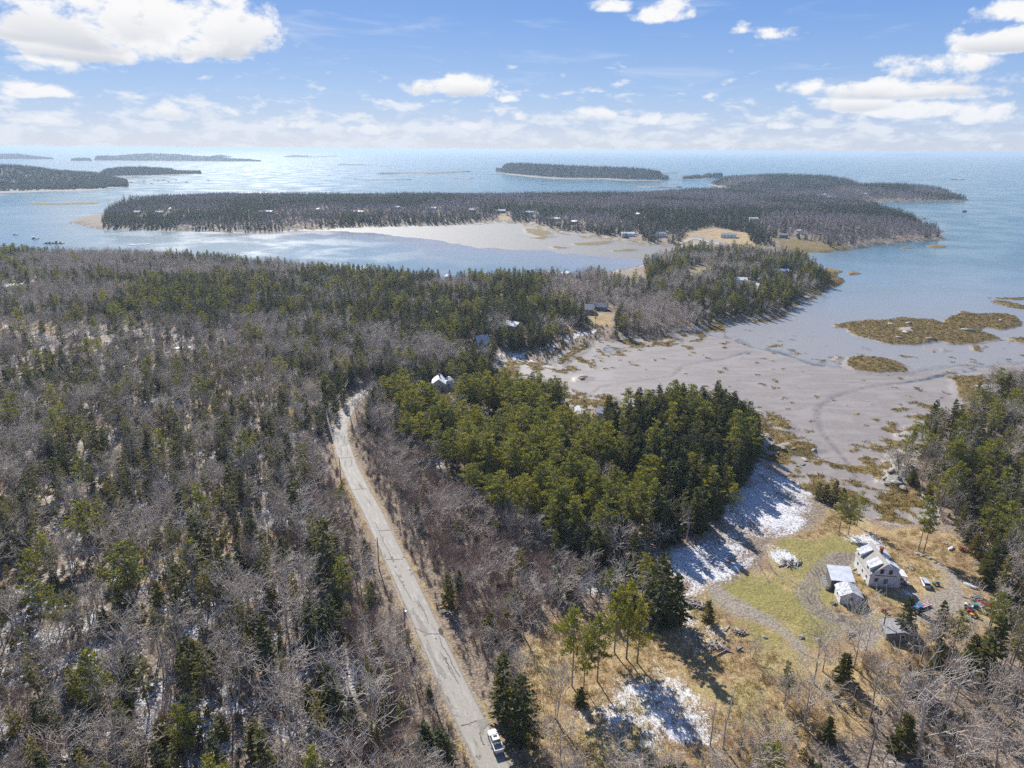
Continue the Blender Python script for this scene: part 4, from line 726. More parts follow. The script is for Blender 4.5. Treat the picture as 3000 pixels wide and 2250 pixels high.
def snag(seed, h=9.0):
    r = np.random.default_rng(seed); tk = [[0, 0, -.5, r.normal() * .15, 0, h * .5, .16, .11], [0, 0, h * .5, r.normal() * .3, 0, h, .11, .03]]; br = []
    for k in range(26):
        z = h * r.uniform(.2, .98); a = r.uniform(0, 6.28); ln = r.uniform(.4, 1.9) * (1.1 - z / h); e = [cos(a) * ln, sin(a) * ln, z + r.normal() * .25 - .1]
        br.append([0, 0, z, *e, .03, .012])
        for q in range(2): br.append([*(np.array([0, 0, z]) + (np.array(e) - [0, 0, z]) * .6), e[0] * .8 + r.normal() * .3, e[1] * .8 + r.normal() * .3, e[2] + r.normal() * .3, .015, .010])
    return segs_mesh(tk, 5), segs_mesh(br, 3)
def far_spruce(seed, h=11.0, Rm=2.4):
    r = np.random.default_rng(seed); P = []; D = []; L = []; Wd = []
    for z in np.linspace(.08, .95, 11) * h:
        t = z / h; ln = Rm * (1 - t) ** .8 + .15
        for k in range(5): a = r.uniform(0, 6.28); P.append([0, 0, z]); D.append([cos(a), sin(a), -.25 + .4 * t]); L.append(ln * r.uniform(.7, 1.15)); Wd.append(.42 * ln * .8 + .12)
    P.append([0, 0, h - 1.2]); D.append([0, 0, 1]); L.append(1.4); Wd.append(.2)
    a, b = blades(np.array(P, float), np.array(D, float), np.array(L), np.array(Wd), r); tv, tt = segs_mesh([[0, 0, -.5, 0, 0, h * .9, .16, .03]], 3); return (tv, tt), (a, b)
def far_bare(seed, h=9.5, Rm=3.0):
    r = np.random.default_rng(seed); sg = []
    for k in range(70):
        a = r.uniform(0, 6.28); q = r.random() ** .6; z0 = h * r.uniform(.25, .7); e = np.array([cos(a) * Rm * q, sin(a) * Rm * q, h * (.55 + .45 * (1 - q ** 2)) * r.uniform(.8, 1.05)]); m = e * [.35, .35, 0] + [0, 0, z0 + (e[2] - z0) * .35]
        sg.append([*m, *e, .05, .03])
    return segs_mesh([[0, 0, -.5, 0, 0, h * .7, .14, .05]], 3), segs_mesh(sg, 3)
KINDS = {}   # kind -> list of (trunk mesh, crown mesh, nominal height)
PROTO = {}
def reg(kind, items, mt, mc, tname, cname, hh):
    out = []; pc = bpy.data.collections.new(kind + '_kinds')
    for i, ((tv, tt), (cv_, ct)) in enumerate(items):
        tm = tri_mesh(tname, tv, tt, [mt]); cm = tri_mesh(cname, cv_, ct, [mc])
        V = np.concatenate([tv, cv_]); Tt = np.concatenate([tt, ct + len(tv)]); jm = tri_mesh(kind, V, Tt, [mt, mc], np.r_[np.zeros(len(tt)), np.ones(len(ct))])
        po = bpy.data.objects.new('%s_%02d' % (kind, i), jm); pc.objects.link(po); out.append((tm, cm, hh))
    KINDS[kind] = out; PROTO[kind] = (pc, len(items), hh)
reg('spruce_tree', [spruce(i, 12, 2.2 + .35 * (i % 4), .06 + .03 * (i % 3), top=.7 + .1 * (i % 3)) for i in range(7)], M_BARK, M_SPR, 'trunk', 'crown', 12.0)
reg('slender_spruce', [spruce(40 + i, 12, 1.6 + .3 * (i % 3), .36 + .09 * (i % 4), step=.5, nbr=5, nsp=5, thin=.78, dead=16, lean=(i % 3 - 1) * .5, spray=.95) for i in range(7)], M_BARK, M_OLV, 'trunk', 'crown', 12.0)
reg('green_fir', [spruce(80 + i, 7, 2.0 + .2 * (i % 3), .03, step=.30, nbr=6, nsp=6, top=.8) for i in range(4)], M_BARK, M_OLV, 'trunk', 'crown', 7.0)
reg('pine_tree', [pine(i, 14, 3.0 + .35 * (i % 4), .30 + .06 * (i % 4), 8 + i % 3, lean=(i % 3 - 1) * .6) for i in range(7)], M_BARK, M_PIN, 'trunk', 'crown', 14.0)
reg('bare_tree', [bare(i, 10, .72 + .08 * (i % 3), 1 if i % 3 else 3, 3, ((8, 5, 4) if i % 3 else (5, 5, 3)), tw=2.5, trunkr=1.35, up=.45 + .1 * (i % 3)) for i in range(8)], M_TWIG, M_TWIG, 'trunk', 'branches', 10.0)
reg('thicket_tree', [bare(30 + i, 7, .5, 5, 2, (9, 7), tw=2.0, trunkr=1.0, lo=.2, up=.6) for i in range(6)], M_LILAC, M_LILAC, 'trunk', 'branches', 7.0)
reg('dead_tree', [snag(i, 9) for i in range(6)], M_DEAD, M_DEAD, 'trunk', 'branches', 9.0)
reg('far_spruce', [far_spruce(i, 11, 2.0 + .3 * (i % 3)) for i in range(5)], M_BARK, M_FAR, 'trunk', 'crown', 11.0)
reg('far_bare_tree', [far_bare(i) for i in range(5)], M_FTWIG, M_FTWIG, 'trunk', 'branches', 9.5)
def gn_scatter(name, pc, pts, scl, rotz, idx, kindtag='stuff', label=None, catg=None, tilt=None):
    n = len(pts); me = bpy.data.meshes.new(name); me.vertices.add(n); me.vertices.foreach_set('co', np.asarray(pts, dtype=np.float32).ravel())
    a = me.attributes.new('scl', 'FLOAT_VECTOR', 'POINT'); a.data.foreach_set('vector', np.asarray(scl, dtype=np.float32).ravel())
    ro = np.zeros((n, 3), dtype=np.float32); ro[:, 2] = rotz
    if tilt is not None: ro[:, 0] = tilt[:, 0]; ro[:, 1] = tilt[:, 1]
    a = me.attributes.new('rot', 'FLOAT_VECTOR', 'POINT'); a.data.foreach_set('vector', ro.ravel())
    a = me.attributes.new('idx', 'INT', 'POINT'); a.data.foreach_set('value', np.asarray(idx, dtype=np.int32)); me.update()
    o = link(bpy.data.objects.new(name, me)); ng = bpy.data.node_groups.new(name + '_scatter', 'GeometryNodeTree')
    ng.interface.new_socket('Geometry', in_out='INPUT', socket_type='NodeSocketGeometry'); ng.interface.new_socket('Geometry', in_out='OUTPUT', socket_type='NodeSocketGeometry')
    N = ng.nodes; gi = N.new('NodeGroupInput'); go = N.new('NodeGroupOutput'); iop = N.new('GeometryNodeInstanceOnPoints'); ci = N.new('GeometryNodeCollectionInfo')
    ci.inputs[0].default_value = pc; ci.inputs['Separate Children'].default_value = True; ci.inputs['Reset Children'].default_value = True
    def na_(nm, dt): x = N.new('GeometryNodeInputNamedAttribute'); x.data_type = dt; x.inputs[0].default_value = nm; return [s for s in x.outputs if s.enabled and s.name == 'Attribute'][0]
    ng.links.new(gi.outputs[0], iop.inputs['Points']); ng.links.new(ci.outputs[0], iop.inputs['Instance']); iop.inputs['Pick Instance'].default_value = True
    ng.links.new(na_('idx', 'INT'), iop.inputs['Instance Index']); ng.links.new(na_('scl', 'FLOAT_VECTOR'), iop.inputs['Scale'])
    r2 = N.new('FunctionNodeEulerToRotation'); ng.links.new(na_('rot', 'FLOAT_VECTOR'), r2.inputs[0]); ng.links.new(r2.outputs[0], iop.inputs['Rotation'])
    ng.links.new(iop.outputs[0], go.inputs[0]); md = o.modifiers.new('scatter', 'NODES'); md.node_group = ng
    tag(o, label, catg, kind=kindtag); return o
# --- where every tree stands
def grid_pts(r0, r1, sp, amax=R(50), jit=.46):
    n = int(r1 / sp) + 2; gx, gy = np.meshgrid(np.arange(-n, n + 1) * sp, np.arange(0, n + 1) * sp); gx = gx.ravel() + 0.0; gy = gy.ravel() + 0.0
    rr = np.hypot(gx, gy); m = (rr > r0) & (rr < r1) & (np.abs(np.arctan2(gx, gy)) < amax); gx, gy = gx[m], gy[m]
    return gx + rng.uniform(-jit, jit, len(gx)) * sp, gy + rng.uniform(-jit, jit, len(gy)) * sp
def land_d(x, y):
    am = np.clip(np.hypot(x, y) / 60, 2.5, 14); ax = (fbm(x, y, 22, 3, 5) - .5) * am * 2; ay = (fbm(x, y, 22, 9, 5) - .5) * am * 2
    return sdf(A, x + ax, y + ay, 260), np.maximum(sdf(B, x + ax, y + ay, 200), sdf(Dp, x + ax, y + ay, 200))
OPEN = [  # clearings (overview pixels, on the ground)
    [(1408, 1200), (1440, 1185), (1490, 1168), (1545, 1130), (1570, 1095), (1600, 1050), (1628, 1000), (1650, 985), (1700, 1020), (1800, 1070), (1900, 1120), (2020, 1120), (2070, 1165), (2110, 1210), (2130, 1270), (2140, 1330), (2110, 1400), (2000, 1385), (1930, 1400), (1850, 1440), (1760, 1450), (1690, 1510), (1620, 1560), (1560, 1680), (1270, 1700), (1200, 1640), (1150, 1560), (1120, 1480), (1110, 1400), (1170, 1340), (1290, 1320), (1400, 1330), (1400, 1290), (1290, 1290), (1240, 1270), (1290, 1235)],
    [(735, 860), (800, 855), (790, 880), (760, 900)], [(905, 860), (985, 845), (1000, 880), (960, 895), (905, 895)], ZB([(920, 930), (1350, 880), (1360, 960), (930, 990)]), ZB([(1010, 560), (1180, 560), (1280, 600), (1450, 640), (1640, 600), (1800, 480), (2100, 400), (2212, 420), (2212, 800), (1250, 800), (1240, 650), (1020, 620)]),
    ZB([(1360, 440), (1540, 440), (1560, 490), (1370, 490)]), ZB([(1930, 290), (2212, 290), (2212, 420), (2060, 410), (1980, 370)]), [(20, 615), (80, 612), (85, 632), (20, 636)], ZB([(2, 400), (2, 400)]), [(372, 740), (412, 738), (416, 770), (376, 772)],
    [(900, 975), (945, 970), (975, 985), (960, 1000), (905, 1000)], ZB([(1600, 1190), (1800, 1190), (1800, 1290), (1640, 1290)]), Z3([(20, 665), (200, 630), (420, 670), (440, 730), (580, 790), (660, 830), (400, 790), (-20, 770)]), Z3([(560, 700), (680, 700), (900, 730), (1000, 780), (620, 800)]), Z2([(1430, 920), (1520, 900), (1530, 980), (1440, 980)]), Z2([(1650, 930), (1960, 880), (2000, 1030), (1900, 1010), (1700, 970)]), ZB([(1340, 860), (1490, 860), (1490, 890), (1340, 890)]),
    Z2([(1010, 555), (1095, 555), (1095, 590), (1010, 590)]), Z3([(30, 880), (180, 890), (170, 940), (60, 990), (20, 960)]), [(1210, 878), (1440, 875), (1440, 905), (1330, 908), (1230, 905)]]
ZON = [  # polygon on the ground, density, weights: spruce slender fir pine bare thicket dead, height scale lo..hi
    ([(830, 880), (920, 868), (1000, 878), (1080, 872), (1140, 868), (1200, 878), (1250, 915), (1300, 950), (1340, 1010), (1400, 1080), (1420, 1185), (1330, 1192), (1230, 1180), (1120, 1160), (1030, 1110), (960, 1030), (880, 960)], .56, (.08, .04, .02, .74, .09, .03, .0), .75, 1.35),
    ([(1220, 900), (1420, 895), (1560, 905), (1625, 935), (1640, 985), (1610, 1045), (1570, 1105), (1500, 1160), (1425, 1200), (1395, 1080), (1300, 960)], .84, (.88, .02, .0, .07, .0, .0, .03), .85, 1.6),
    ([(1950, 930), (2060, 870), (2400, 820), (2400, 1500), (2200, 1560), (2150, 1400), (2140, 1270), (2080, 1170), (2030, 1120), (1990, 1100), (1960, 1040)], .62, (.16, .26, .24, .12, .17, .0, .05), .8, 1.3),
    ([(1600, 1560), (1700, 1490), (1850, 1445), (2000, 1390), (2110, 1400), (2400, 1480), (2400, 1800), (1500, 1800)], .26, (.07, .07, .12, .03, .60, .07, .04), .75, 1.2),
    ([(1080, 1480), (1130, 1500), (1200, 1650), (1300, 1700), (1300, 1800), (1060, 1800)], .45, (.03, .03, .07, .02, .45, .38, .02), .6, .95),
    ([(775, 960), (840, 935), (900, 985), (980, 1050), (1060, 1130), (1130, 1180), (1240, 1220), (1290, 1240), (1230, 1280), (1150, 1340), (1110, 1400), (1110, 1500), (1050, 1600), (1000, 1500), (920, 1300), (830, 1110)], .92, (.03, .07, .04, .0, .30, .54, .02), .55, .95),
    ([(640, 960), (715, 960), (760, 1100), (850, 1310), (930, 1500), (1010, 1700), (800, 1700), (760, 1400), (690, 1150)], .85, (.06, .15, .08, .02, .26, .42, .01), .6, 1.05),
    ([(-300, 1000), (200, 960), (560, 900), (700, 1000), (720, 1150), (620, 1180), (-300, 1180)], .50, (.05, .34, .12, .03, .28, .04, .14), .75, 1.25),
    ([(-300, 690), (300, 700), (560, 740), (700, 820), (700, 1000), (560, 900), (200, 960), (-300, 1000)], .60, (.12, .28, .10, .04, .35, .04, .07), .7, 1.1),
    ([(-300, 1180), (620, 1180), (720, 1150), (760, 1400), (800, 1700), (-300, 1900)], .50, (.17, .28, .13, .04, .27, .03, .08), .75, 1.35)]
kn = ['spruce_tree', 'slender_spruce', 'green_fir', 'pine_tree', 'bare_tree', 'thicket_tree', 'dead_tree', 'far_spruce', 'far_bare_tree']
XYs = [grid_pts(80, 430, 3.7), grid_pts(430, 1120, 5.0, R(46))]
gx = np.r_[XYs[0][0], XYs[1][0]]; gy = np.r_[XYs[0][1], XYs[1][1]]
lA, lB = land_d(gx, gy); keep = (lA > 3.0); gx, gy, lA = gx[keep], gy[keep], lA[keep]
gzv = gz(gx, gy); ox, oy, od = project(gx, gy, gzv)
n = len(gx); kind = np.full(n, -1); hsc = np.zeros(n); u1 = rng.random(n); u2 = rng.random(n); zone = np.full(n, -1)
cl1 = fbm(gx, gy, 55, 81, 3); cl2 = fbm(gx, gy, 16, 85, 3)
done = np.zeros(n, bool)
for zi, (poly, dens, wts, lo_, hi_) in enumerate(ZON):
    m = inside(poly, ox, oy) & ~done; done |= m; zone[m] = zi; cs = np.cumsum(wts) / np.sum(wts)
    dd = dens * np.clip(.45 + 1.3 * (cl2 - .1), .3, 1.5) if dens < .7 else np.full(n, dens)
    if zi in (7, 8, 9): # conifers gather in clumps in the open wood
        sh = (cl1 - .5) * 1.4; uu = np.clip(u2 + sh * .6, 0, .999)
    else: uu = u2
    kk = np.searchsorted(cs, uu); ok = m & (u1 < dd); kind[ok] = kk[ok]; hsc[m] = lo_ + (hi_ - lo_) * rng.random(n)[m]
m = ~done
belt = inside([(250, 650), (560, 590), (900, 596), (1150, 620), (1180, 700), (1080, 760), (900, 740), (700, 700), (430, 720)], ox, oy); head = inside([(1380, 545), (1800, 570), (1760, 650), (1560, 700), (1400, 650)], ox, oy)
road2 = inside([(860, 820), (1100, 780), (1100, 850), (860, 860)], ox, oy)
pS = .47 + (cl1 - .5) * 3.2 + belt * .36 + head * .24 + road2 * .2; pS = np.clip(pS, .06, .93)
ok = m & (u1 < .92); r3 = rng.random(n)
kind[ok] = np.where(u2[ok] < pS[ok], np.where(r3[ok] < .78, 0, np.where(r3[ok] < .88, 3, 1)), np.where(r3[ok] < .9, 4, 5)); hsc[m] = (.68 + .42 * rng.random(n))[m]
op = np.zeros(n, bool)
for p in OPEN: op |= inside(p, ox, oy)
op |= inside([(1790, 1520), (1900, 1520), (1960, 1720), (1780, 1720)], ox, oy) & (rng.random(n) < .75)
op |= inside([(1850, 1430), (2010, 1400), (2020, 1500), (1870, 1500)], ox, oy) & (rng.random(n) < .5)
rd = dist_line(ROAD, gx, gy); op |= rd < 5.2; op |= (rd < 7.5) & ((kind == 0) | (kind == 3)) | ((rd < 9) & (rng.random(n) < .6))
kind[op] = -1; kind[near_house(gx, gy)] = -1
hsc *= np.where(rd < 12, .68, 1.0) * np.where((kind == 4) & (gy < 450), 1.12, 1.0)
s = kind >= 0; gx, gy, gzv, ox, oy, od, kind, hsc, zone, lA, cl1 = [a[s] for a in (gx, gy, gzv, ox, oy, od, kind, hsc, zone, lA, cl1)]
# neighbours one can tell apart are objects of their own, the rest of each kind joins the mass of the wood
HERO = []     # (kind, base x, base y, top y, label, category)
def hero(k, bx, by, ty, label, cat_='tree', wid=1.0, var=None, name=None): HERO.append((k, bx, by, ty, label, cat_, wid, var, name))
hero('spruce_tree', 1086, 1556, 1410, 'tall lit spruce standing nearest the asphalt road behind the white pickup', wid=1.0)
hero('spruce_tree', 1126, 1600, 1456, 'broad lit spruce just beside the white pickup truck', wid=1.1)
hero('spruce_tree', 1426, 1352, 1198, 'tallest spruce of the dense clump above the split log heap', wid=1.2)
hero('spruce_tree', 1458, 1345, 1240, 'shorter spruce on the log heap side of the dense clump', wid=1.3)
hero('spruce_tree', 1408, 1325, 1222, 'olive topped spruce on the pine side of the dense clump', wid=1.2)
hero('green_fir', 1372, 1248, 1196, 'small dark fir standing in the shaded snow by the ditch', wid=1.1)
hero('green_fir', 1402, 1246, 1204, 'bushy dark fir beside the snow field edge', wid=1.2)
hero('green_fir', 1528, 1341, 1297, 'small solitary fir on bare stem beside the gravel strip', wid=.9)
for bx, by, ty, lb in [(1235, 1482, 1318, 'leaning tall pine with round crown at the meadow edge'), (1261, 1486, 1392, 'shorter pine in the meadow row beside a leaning one'), (1290, 1472, 1326, 'straight pine mid way along the meadow row'), (1327, 1410, 1272, 'pine behind the meadow row with many dead limbs'), (1353, 1423, 1262, 'tallest bright pine of the meadow row'), (1376, 1432, 1296, 'yellow green pine casting a long trunk shadow')]:
    hero('pine_tree', bx, by, ty, lb, wid=.75)
hero('bare_tree', 1199, 1556, 1432, 'many stemmed leafless tree in the rust coloured grass', wid=.8, var=3)
hero('green_fir', 1253, 1521, 1487, 'little dark fir at the foot of the meadow pines', wid=1.1)
hero('dead_tree', 1534, 1611, 1508, 'bleached snag with few limbs by the snowy meadow patch')
hero('dead_tree', 1563, 1616, 1492, 'taller dead trunk next to the bleached snag', wid=1.1)
hero('bare_tree', 1624, 1420, 1368, 'stunted leafless tree casting a long shadow by the log heaps', wid=.9, var=0)
hero('bare_tree', 1758, 1477, 1345, 'rounded leafless tree where the gravel strip ends', wid=.9, var=1)
hero('bare_tree', 1843, 1443, 1305, 'tall leafless tree in front of the grey shed', wid=.8, var=2)
hero('bare_tree', 1862, 1430, 1330, 'twin leafless tree close behind the shed', wid=.7, var=4)
for bx, by, ty, lb in [(1766, 1078, 1042, 'low spruce at the shore end of the cove grove'), (1782, 1082, 1046, 'second small spruce of the cove grove'), (1800, 1090, 1038, 'tallest narrow spruce of the cove grove'), (1818, 1092, 1054, 'squat spruce on the creek side of the cove grove')]:
    hero('spruce_tree', bx, by, ty, lb, wid=1.0)
for bx, by, ty, lb in [(1812, 1150, 1070, 'bent stemmed pine leaning over the snowy bank'), (1832, 1154, 1076, 'dark pine with bare stem beside the bent one'), (1850, 1136, 1066, 'pine nearest the mudflat in the cove grove')]:
    hero('pine_tree', bx, by, ty, lb, wid=.8)
hero('pine_tree', 1983, 1190, 1078, 'tall thin pine of the pair behind the farmhouse', wid=.6); hero('pine_tree', 1995, 1196, 1092, 'second tall thin pine of the pair behind the farmhouse', wid=.6)
hero('spruce_tree', 1950, 1372, 1288, 'dark spruce beside the blue tractor', wid=1.1); hero('spruce_tree', 2022, 1385, 1299, 'spruce in the yard between tractor and gravel turn', wid=1.0)
hero('pine_tree', 2058, 1400, 1322, 'bushy pine at the lower edge of the gravel turn', wid=1.0); hero('spruce_tree', 2126, 1475, 1330, 'large olive spruce below the row of parked machines', wid=1.3)
hero('spruce_tree', 2090, 1455, 1370, 'shorter spruce in the shade of the large olive one', wid=1.1)
hero('pine_tree', 288, 1302, 1178, 'broad dome crowned pine alone in the snowy wood', wid=1.55, var=1)
hero('spruce_tree', 708, 1250, 1118, 'very tall full spruce beside the roadside brush', wid=1.25); hero('spruce_tree', 395, 1330, 1215, 'ragged spruce beside the dome crowned pine', wid=1.0)
hero('spruce_tree', 520, 1235, 1170, 'yellow topped spruce behind a white leafless tree', wid=1.1); hero('bare_tree', 560, 1345, 1240, 'silvery round leafless tree in the snowy wood', wid=1.1, var=5)
hero('pine_tree', 50, 740, 670, 'pale yellow pine at the far edge of the snowy wood', wid=.9); hero('spruce_tree', 920, 1640, 1560, 'dark spruce pair stem close to the road edge ditch', wid=1.3); hero('spruce_tree', 952, 1648, 1572, 'rounder dark spruce close to the road edge ditch', wid=1.3)
hero('bare_tree', 820, 1620, 1480, 'wide silver leafless tree above the ditch', wid=1.1, var=7); hero('bare_tree', 770, 1560, 1430, 'crooked pale leafless tree near the wires', wid=1.1, var=4)
hero('pine_tree', 405, 1640, 1530, 'open yellow pine with drooping limbs low in the snowy wood', wid=.85); hero('green_fir', 970, 1310, 1240, 'dark pointed fir near the puddle in the road', wid=.8)
hero('spruce_tree', 2010, 975, 910, 'tall spruce at the rocky point above the pale ledges', wid=1.0); hero('bare_tree', 1980, 1640, 1440, 'big spreading leafless tree over the lower yard', wid=1.1, var=1); hero('bare_tree', 1640, 1640, 1530, 'grey leafless tree in the rusty grass below the ditch', wid=1.0, var=5)
hero('bare_tree', 1880, 1560, 1440, 'wide leafless tree between the shed and the power pole', wid=1.1, var=7); hero('green_fir', 1945, 1625, 1545, 'fir with yellowish tips beside the cross armed pole', wid=1.1)
for bx, by, ty, lb in [(706, 915, 850, 'dark spruce shading the snowy inside of the road bend'), (722, 893, 826, 'taller dark spruce shading the road bend under the wires'), (742, 874, 812, 'dark spruce at the top of the road bend'), (690, 938, 880, 'short dark spruce at the start of the road bend')]: hero('spruce_tree', bx, by, ty, lb, wid=1.0)
for bx, by, ty, lb in [(772, 900, 842, 'leafless tree at the inner side of the road bend'), (792, 893, 838, 'taller leafless tree hiding the far end of the road'), (800, 880, 832, 'leafless tree where the road vanishes'), (760, 918, 866, 'low leafless tree at the road bend verge'), (812, 874, 830, 'leafless tree just beyond the road bend')]: hero('bare_tree', bx, by, ty, lb, wid=1.0)
hero('bare_tree', 1460, 1160, 1092, 'pale leafless tree at the shadowed edge of the snow field', wid=.9, var=2)
hero('pine_tree', 1582, 1105, 1045, 'flat topped pine leaning out over the snow field', wid=1.2); hero('spruce_tree', 1192, 615, 575, 'lone pointed spruce against the northern cove', wid=1.0)
def plant(k, x, y, z, scale, rz, var, label, cat_, group=None, wid=1.0):
    ms = KINDS[k]; tm, cm, hh = ms[var % len(ms)]
    o = bpy.data.objects.new(k, None); col.objects.link(o); o.empty_display_size = .5; o.location = (x, y, z); o.rotation_euler = (0, 0, rz); o.scale = (scale * wid, scale * wid, scale)
    o['label'] = label; o['category'] = cat_
    if group: o['group'] = group
    a = bpy.data.objects.new('trunk', tm); col.objects.link(a); a.parent = o
    b = bpy.data.objects.new(cm.name.split('.')[0], cm); col.objects.link(b); b.parent = o
    return o
hp = []
for i, (k, bx, by, ty, lb, ct, wid, var, nm) in enumerate(HERO):
    g = g1(bx, by); x, y, z = g; best = None
    for hh in np.arange(1.5, 26, .1):
        _, py, _ = project(np.array([x]), np.array([y]), np.array([z + hh]))
        if py[0] <= ty: break
    sc_ = hh / KINDS[k][0][2]; plant(k, x, y, z, sc_, i * 1.7, (i * 3 if var is None else var), lb, ct, wid=wid / max(sc_, .6) ** .35); hp.append((x, y))
hp = np.array(hp); dh = np.min(np.hypot(gx[:, None] - hp[None, :, 0], gy[:, None] - hp[None, :, 1]), 1); s = dh > 2.6
gx, gy, gzv, ox, oy, od, kind, hsc, zone, lA, cl1 = [a[s] for a in (gx, gy, gzv, ox, oy, od, kind, hsc, zone, lA, cl1)]
LM = [((1090, 1590), 'parked white pickup'), ((1430, 1345), 'dense spruce clump'), ((1240, 1482), 'meadow pine row'), ((1199, 1556), 'many stemmed meadow tree'), ((1550, 1613), 'bleached snags'), ((1624, 1420), 'stunted leafless tree'), ((1758, 1477), 'rounded leafless tree'), ((1850, 1440), 'tree before the grey shed'), ((1790, 1085), 'cove grove'), ((1989, 1193), 'tall pine pair'), ((1950, 1372), 'blue tractor'), ((2058, 1400), 'gravel turn'), ((2126, 1475), 'large olive spruce'), ((288, 1302), 'dome crowned pine'), ((708, 1250), 'very tall roadside spruce'), ((395, 1330), 'ragged spruce'), ((520, 1235), 'yellow topped spruce'), ((560, 1345), 'silvery round tree'), ((50, 740), 'pale yellow pine'), ((935, 1645), 'dark spruces at the road ditch'), ((820, 1620), 'wide silver tree'), ((770, 1560), 'crooked pale tree'), ((405, 1640), 'drooping yellow pine'), ((970, 1310), 'fir by the puddle'), ((2010, 975), 'pale ledges'), ((1980, 1640), 'big spreading leafless tree'), ((1640, 1640), 'grey tree below the ditch'), ((1880, 1560), 'cross armed pole'), ((1945, 1625), 'yellow tipped fir'), ((1460, 1160), 'ghostly tree at the snow field'), ((1582, 1105), 'flat topped pine'), ((395, 752), 'white slab'), ((100, 900), 'open snowy glade'), ((230, 820), 'tan clearing'), ((600, 900), 'wooded hollow'), ((740, 1040), 'pole at the bend'), ((800, 1130), 'dark roadside pole'), ((950, 1370), 'transformer pole'), ((940, 1340), 'straight of the road'), ((950, 1060), 'wrecked orange car'), ((940, 900), 'cream cottage'), ((1120, 960), 'tan hut'), ((1380, 950), 'cove edge cottage'), ((1600, 1000), 'snowy cove bank'), ((1100, 1300), 'shaded ditch'), ((150, 1100), 'tangled windfall'), ((80, 1400), 'stand of thin trunks'), ((650, 1450), 'reddish larch'), ((230, 1600), 'dark gap in the snow'), ((560, 1560), 'long fallen trunk'), ((2150, 1250), 'slope above the machines'), ((2150, 1050), 'high wood of the point'), ((2100, 1640), 'snowy bank below the machines'), ((1320, 1130), 'foot of the pine grove'), ((1200, 1020), 'middle of the pine grove'), ((1500, 1050), 'heart of the spruce stand'), ((1590, 940), 'mud side corner of the spruce stand'), ((1450, 930), 'cove side of the spruce stand'), ((1420, 1150), 'ditch corner of the spruce stand'), ((1350, 1000), 'seam between pines and dark spruces'), ((1550, 1090), 'snow side of the spruce stand'), ((1050, 1000), 'road side of the pine grove'), ((1180, 930), 'cove side of the pine grove'), ((1150, 1110), 'scrubby front of the pine grove'), ((1300, 1060), 'tallest part of the pine grove'), ((2120, 950), 'outer tip of the wooded point'), ((2180, 1150), 'slope of the wooded point'), ((600, 1050), 'silver thicket'), ((450, 950), 'pale windthrow'), ((300, 960), 'low juniper glade'), ((850, 1000), 'brushy bank by the bend'), ((900, 1180), 'brush beside the upper straight'), ((1050, 1250), 'middle of the reddish brush'), ((1000, 1400), 'brush beside the puddle'), ((50, 1050), 'bleached log tangle'), ((450, 1500), 'frosty hollow')]
LMP = ground([q[0] for q in LM])[:, :2]; CNT = {}; ORD = ['', 'second ', 'third ', 'fourth ', 'fifth ', 'sixth ', 'seventh ', 'eighth ', 'ninth ', 'tenth ']
def tree_label(k, a, i, zn):
    d = np.hypot(LMP[:, 0] - gx[i], LMP[:, 1] - gy[i]); j = int(np.argmin(d)); size = 'tall ' if hsc[i] > 1.08 else ('short ' if hsc[i] < .78 else ''); key = (a, size, j); CNT.setdefault(key, []).append((float(d[j]), i)); return key
zname = {0: 'the pine grove between road and cove', 1: 'the dark spruce stand above the snow field', 2: 'the wooded point beyond the pale ledges', 3: 'the scrub below the yard', 4: 'the rusty brush behind the parked pickup', 5: 'the brush between road and pine grove', 6: 'the roadside strip under the wires', 7: 'the thin snowy wood', 8: 'the far side of the snowy wood', 9: 'the snowy wood nearest the viewer', -1: 'the thick wood toward the northern cove'}
look = {0: ('dark spruce', 'spruces'), 1: ('slender half bare olive spruce', 'slender spruces'), 2: ('low olive green fir', 'firs'), 3: ('yellow green pine', 'pines'), 4: ('grey leafless tree', 'leafless trees'), 5: ('many stemmed leafless thicket', 'thicket trees'), 6: ('bleached dead tree', 'dead trees')}
LIM = {0: 260, 1: 290, 2: 290, 3: 240, 4: 270, 5: 270, 6: 200}
inview = (ox > -20) & (ox < 2232) & (oy < 1720)
for k in range(7):
    ids = np.where(kind == k)[0]; hh = KINDS[kn[k]][0][2]; order = ids[np.lexsort((od[ids] / np.maximum(hsc[ids], .3), ~inview[ids]))]
    lim = min(LIM[k], int(inview[ids].sum())); solo = order[:lim]; rest = order[lim:]
    for i in solo: tree_label(k, look[k][0], i, None)
    LAB = {}
    for key, lst in CNT.items():
        for q_, (_, i_) in enumerate(sorted(lst)):
            if q_ < 10: LAB[i_] = '%s%s standing %snearest the %s' % (key[1], key[0], ORD[q_], LM[key[2]][1])
    CNT = {}
    for j, i in enumerate(solo):
        a, b = look[k]; zn = zname[int(zone[i])]
        plant(kn[k], gx[i], gy[i], gzv[i], hsc[i], rng.uniform(0, 6.28), int(rng.integers(0, 8)), LAB.get(i, a + ' in ' + zn), 'tree', b + ' in ' + zn)
    pc, nv, _ = PROTO[kn[k]]
    if len(rest):
        sc_ = hsc[rest]; wv = rng.uniform(.85, 1.15, len(rest))
        gn_scatter(kn[k].replace('_tree', '') + '_woods', pc, np.stack([gx[rest], gy[rest], gzv[rest]], 1), np.stack([sc_ * wv, sc_ * wv, sc_], 1), rng.uniform(0, 6.28, len(rest)), rng.integers(0, nv, len(rest)))
    print(kn[k], len(solo), len(rest))
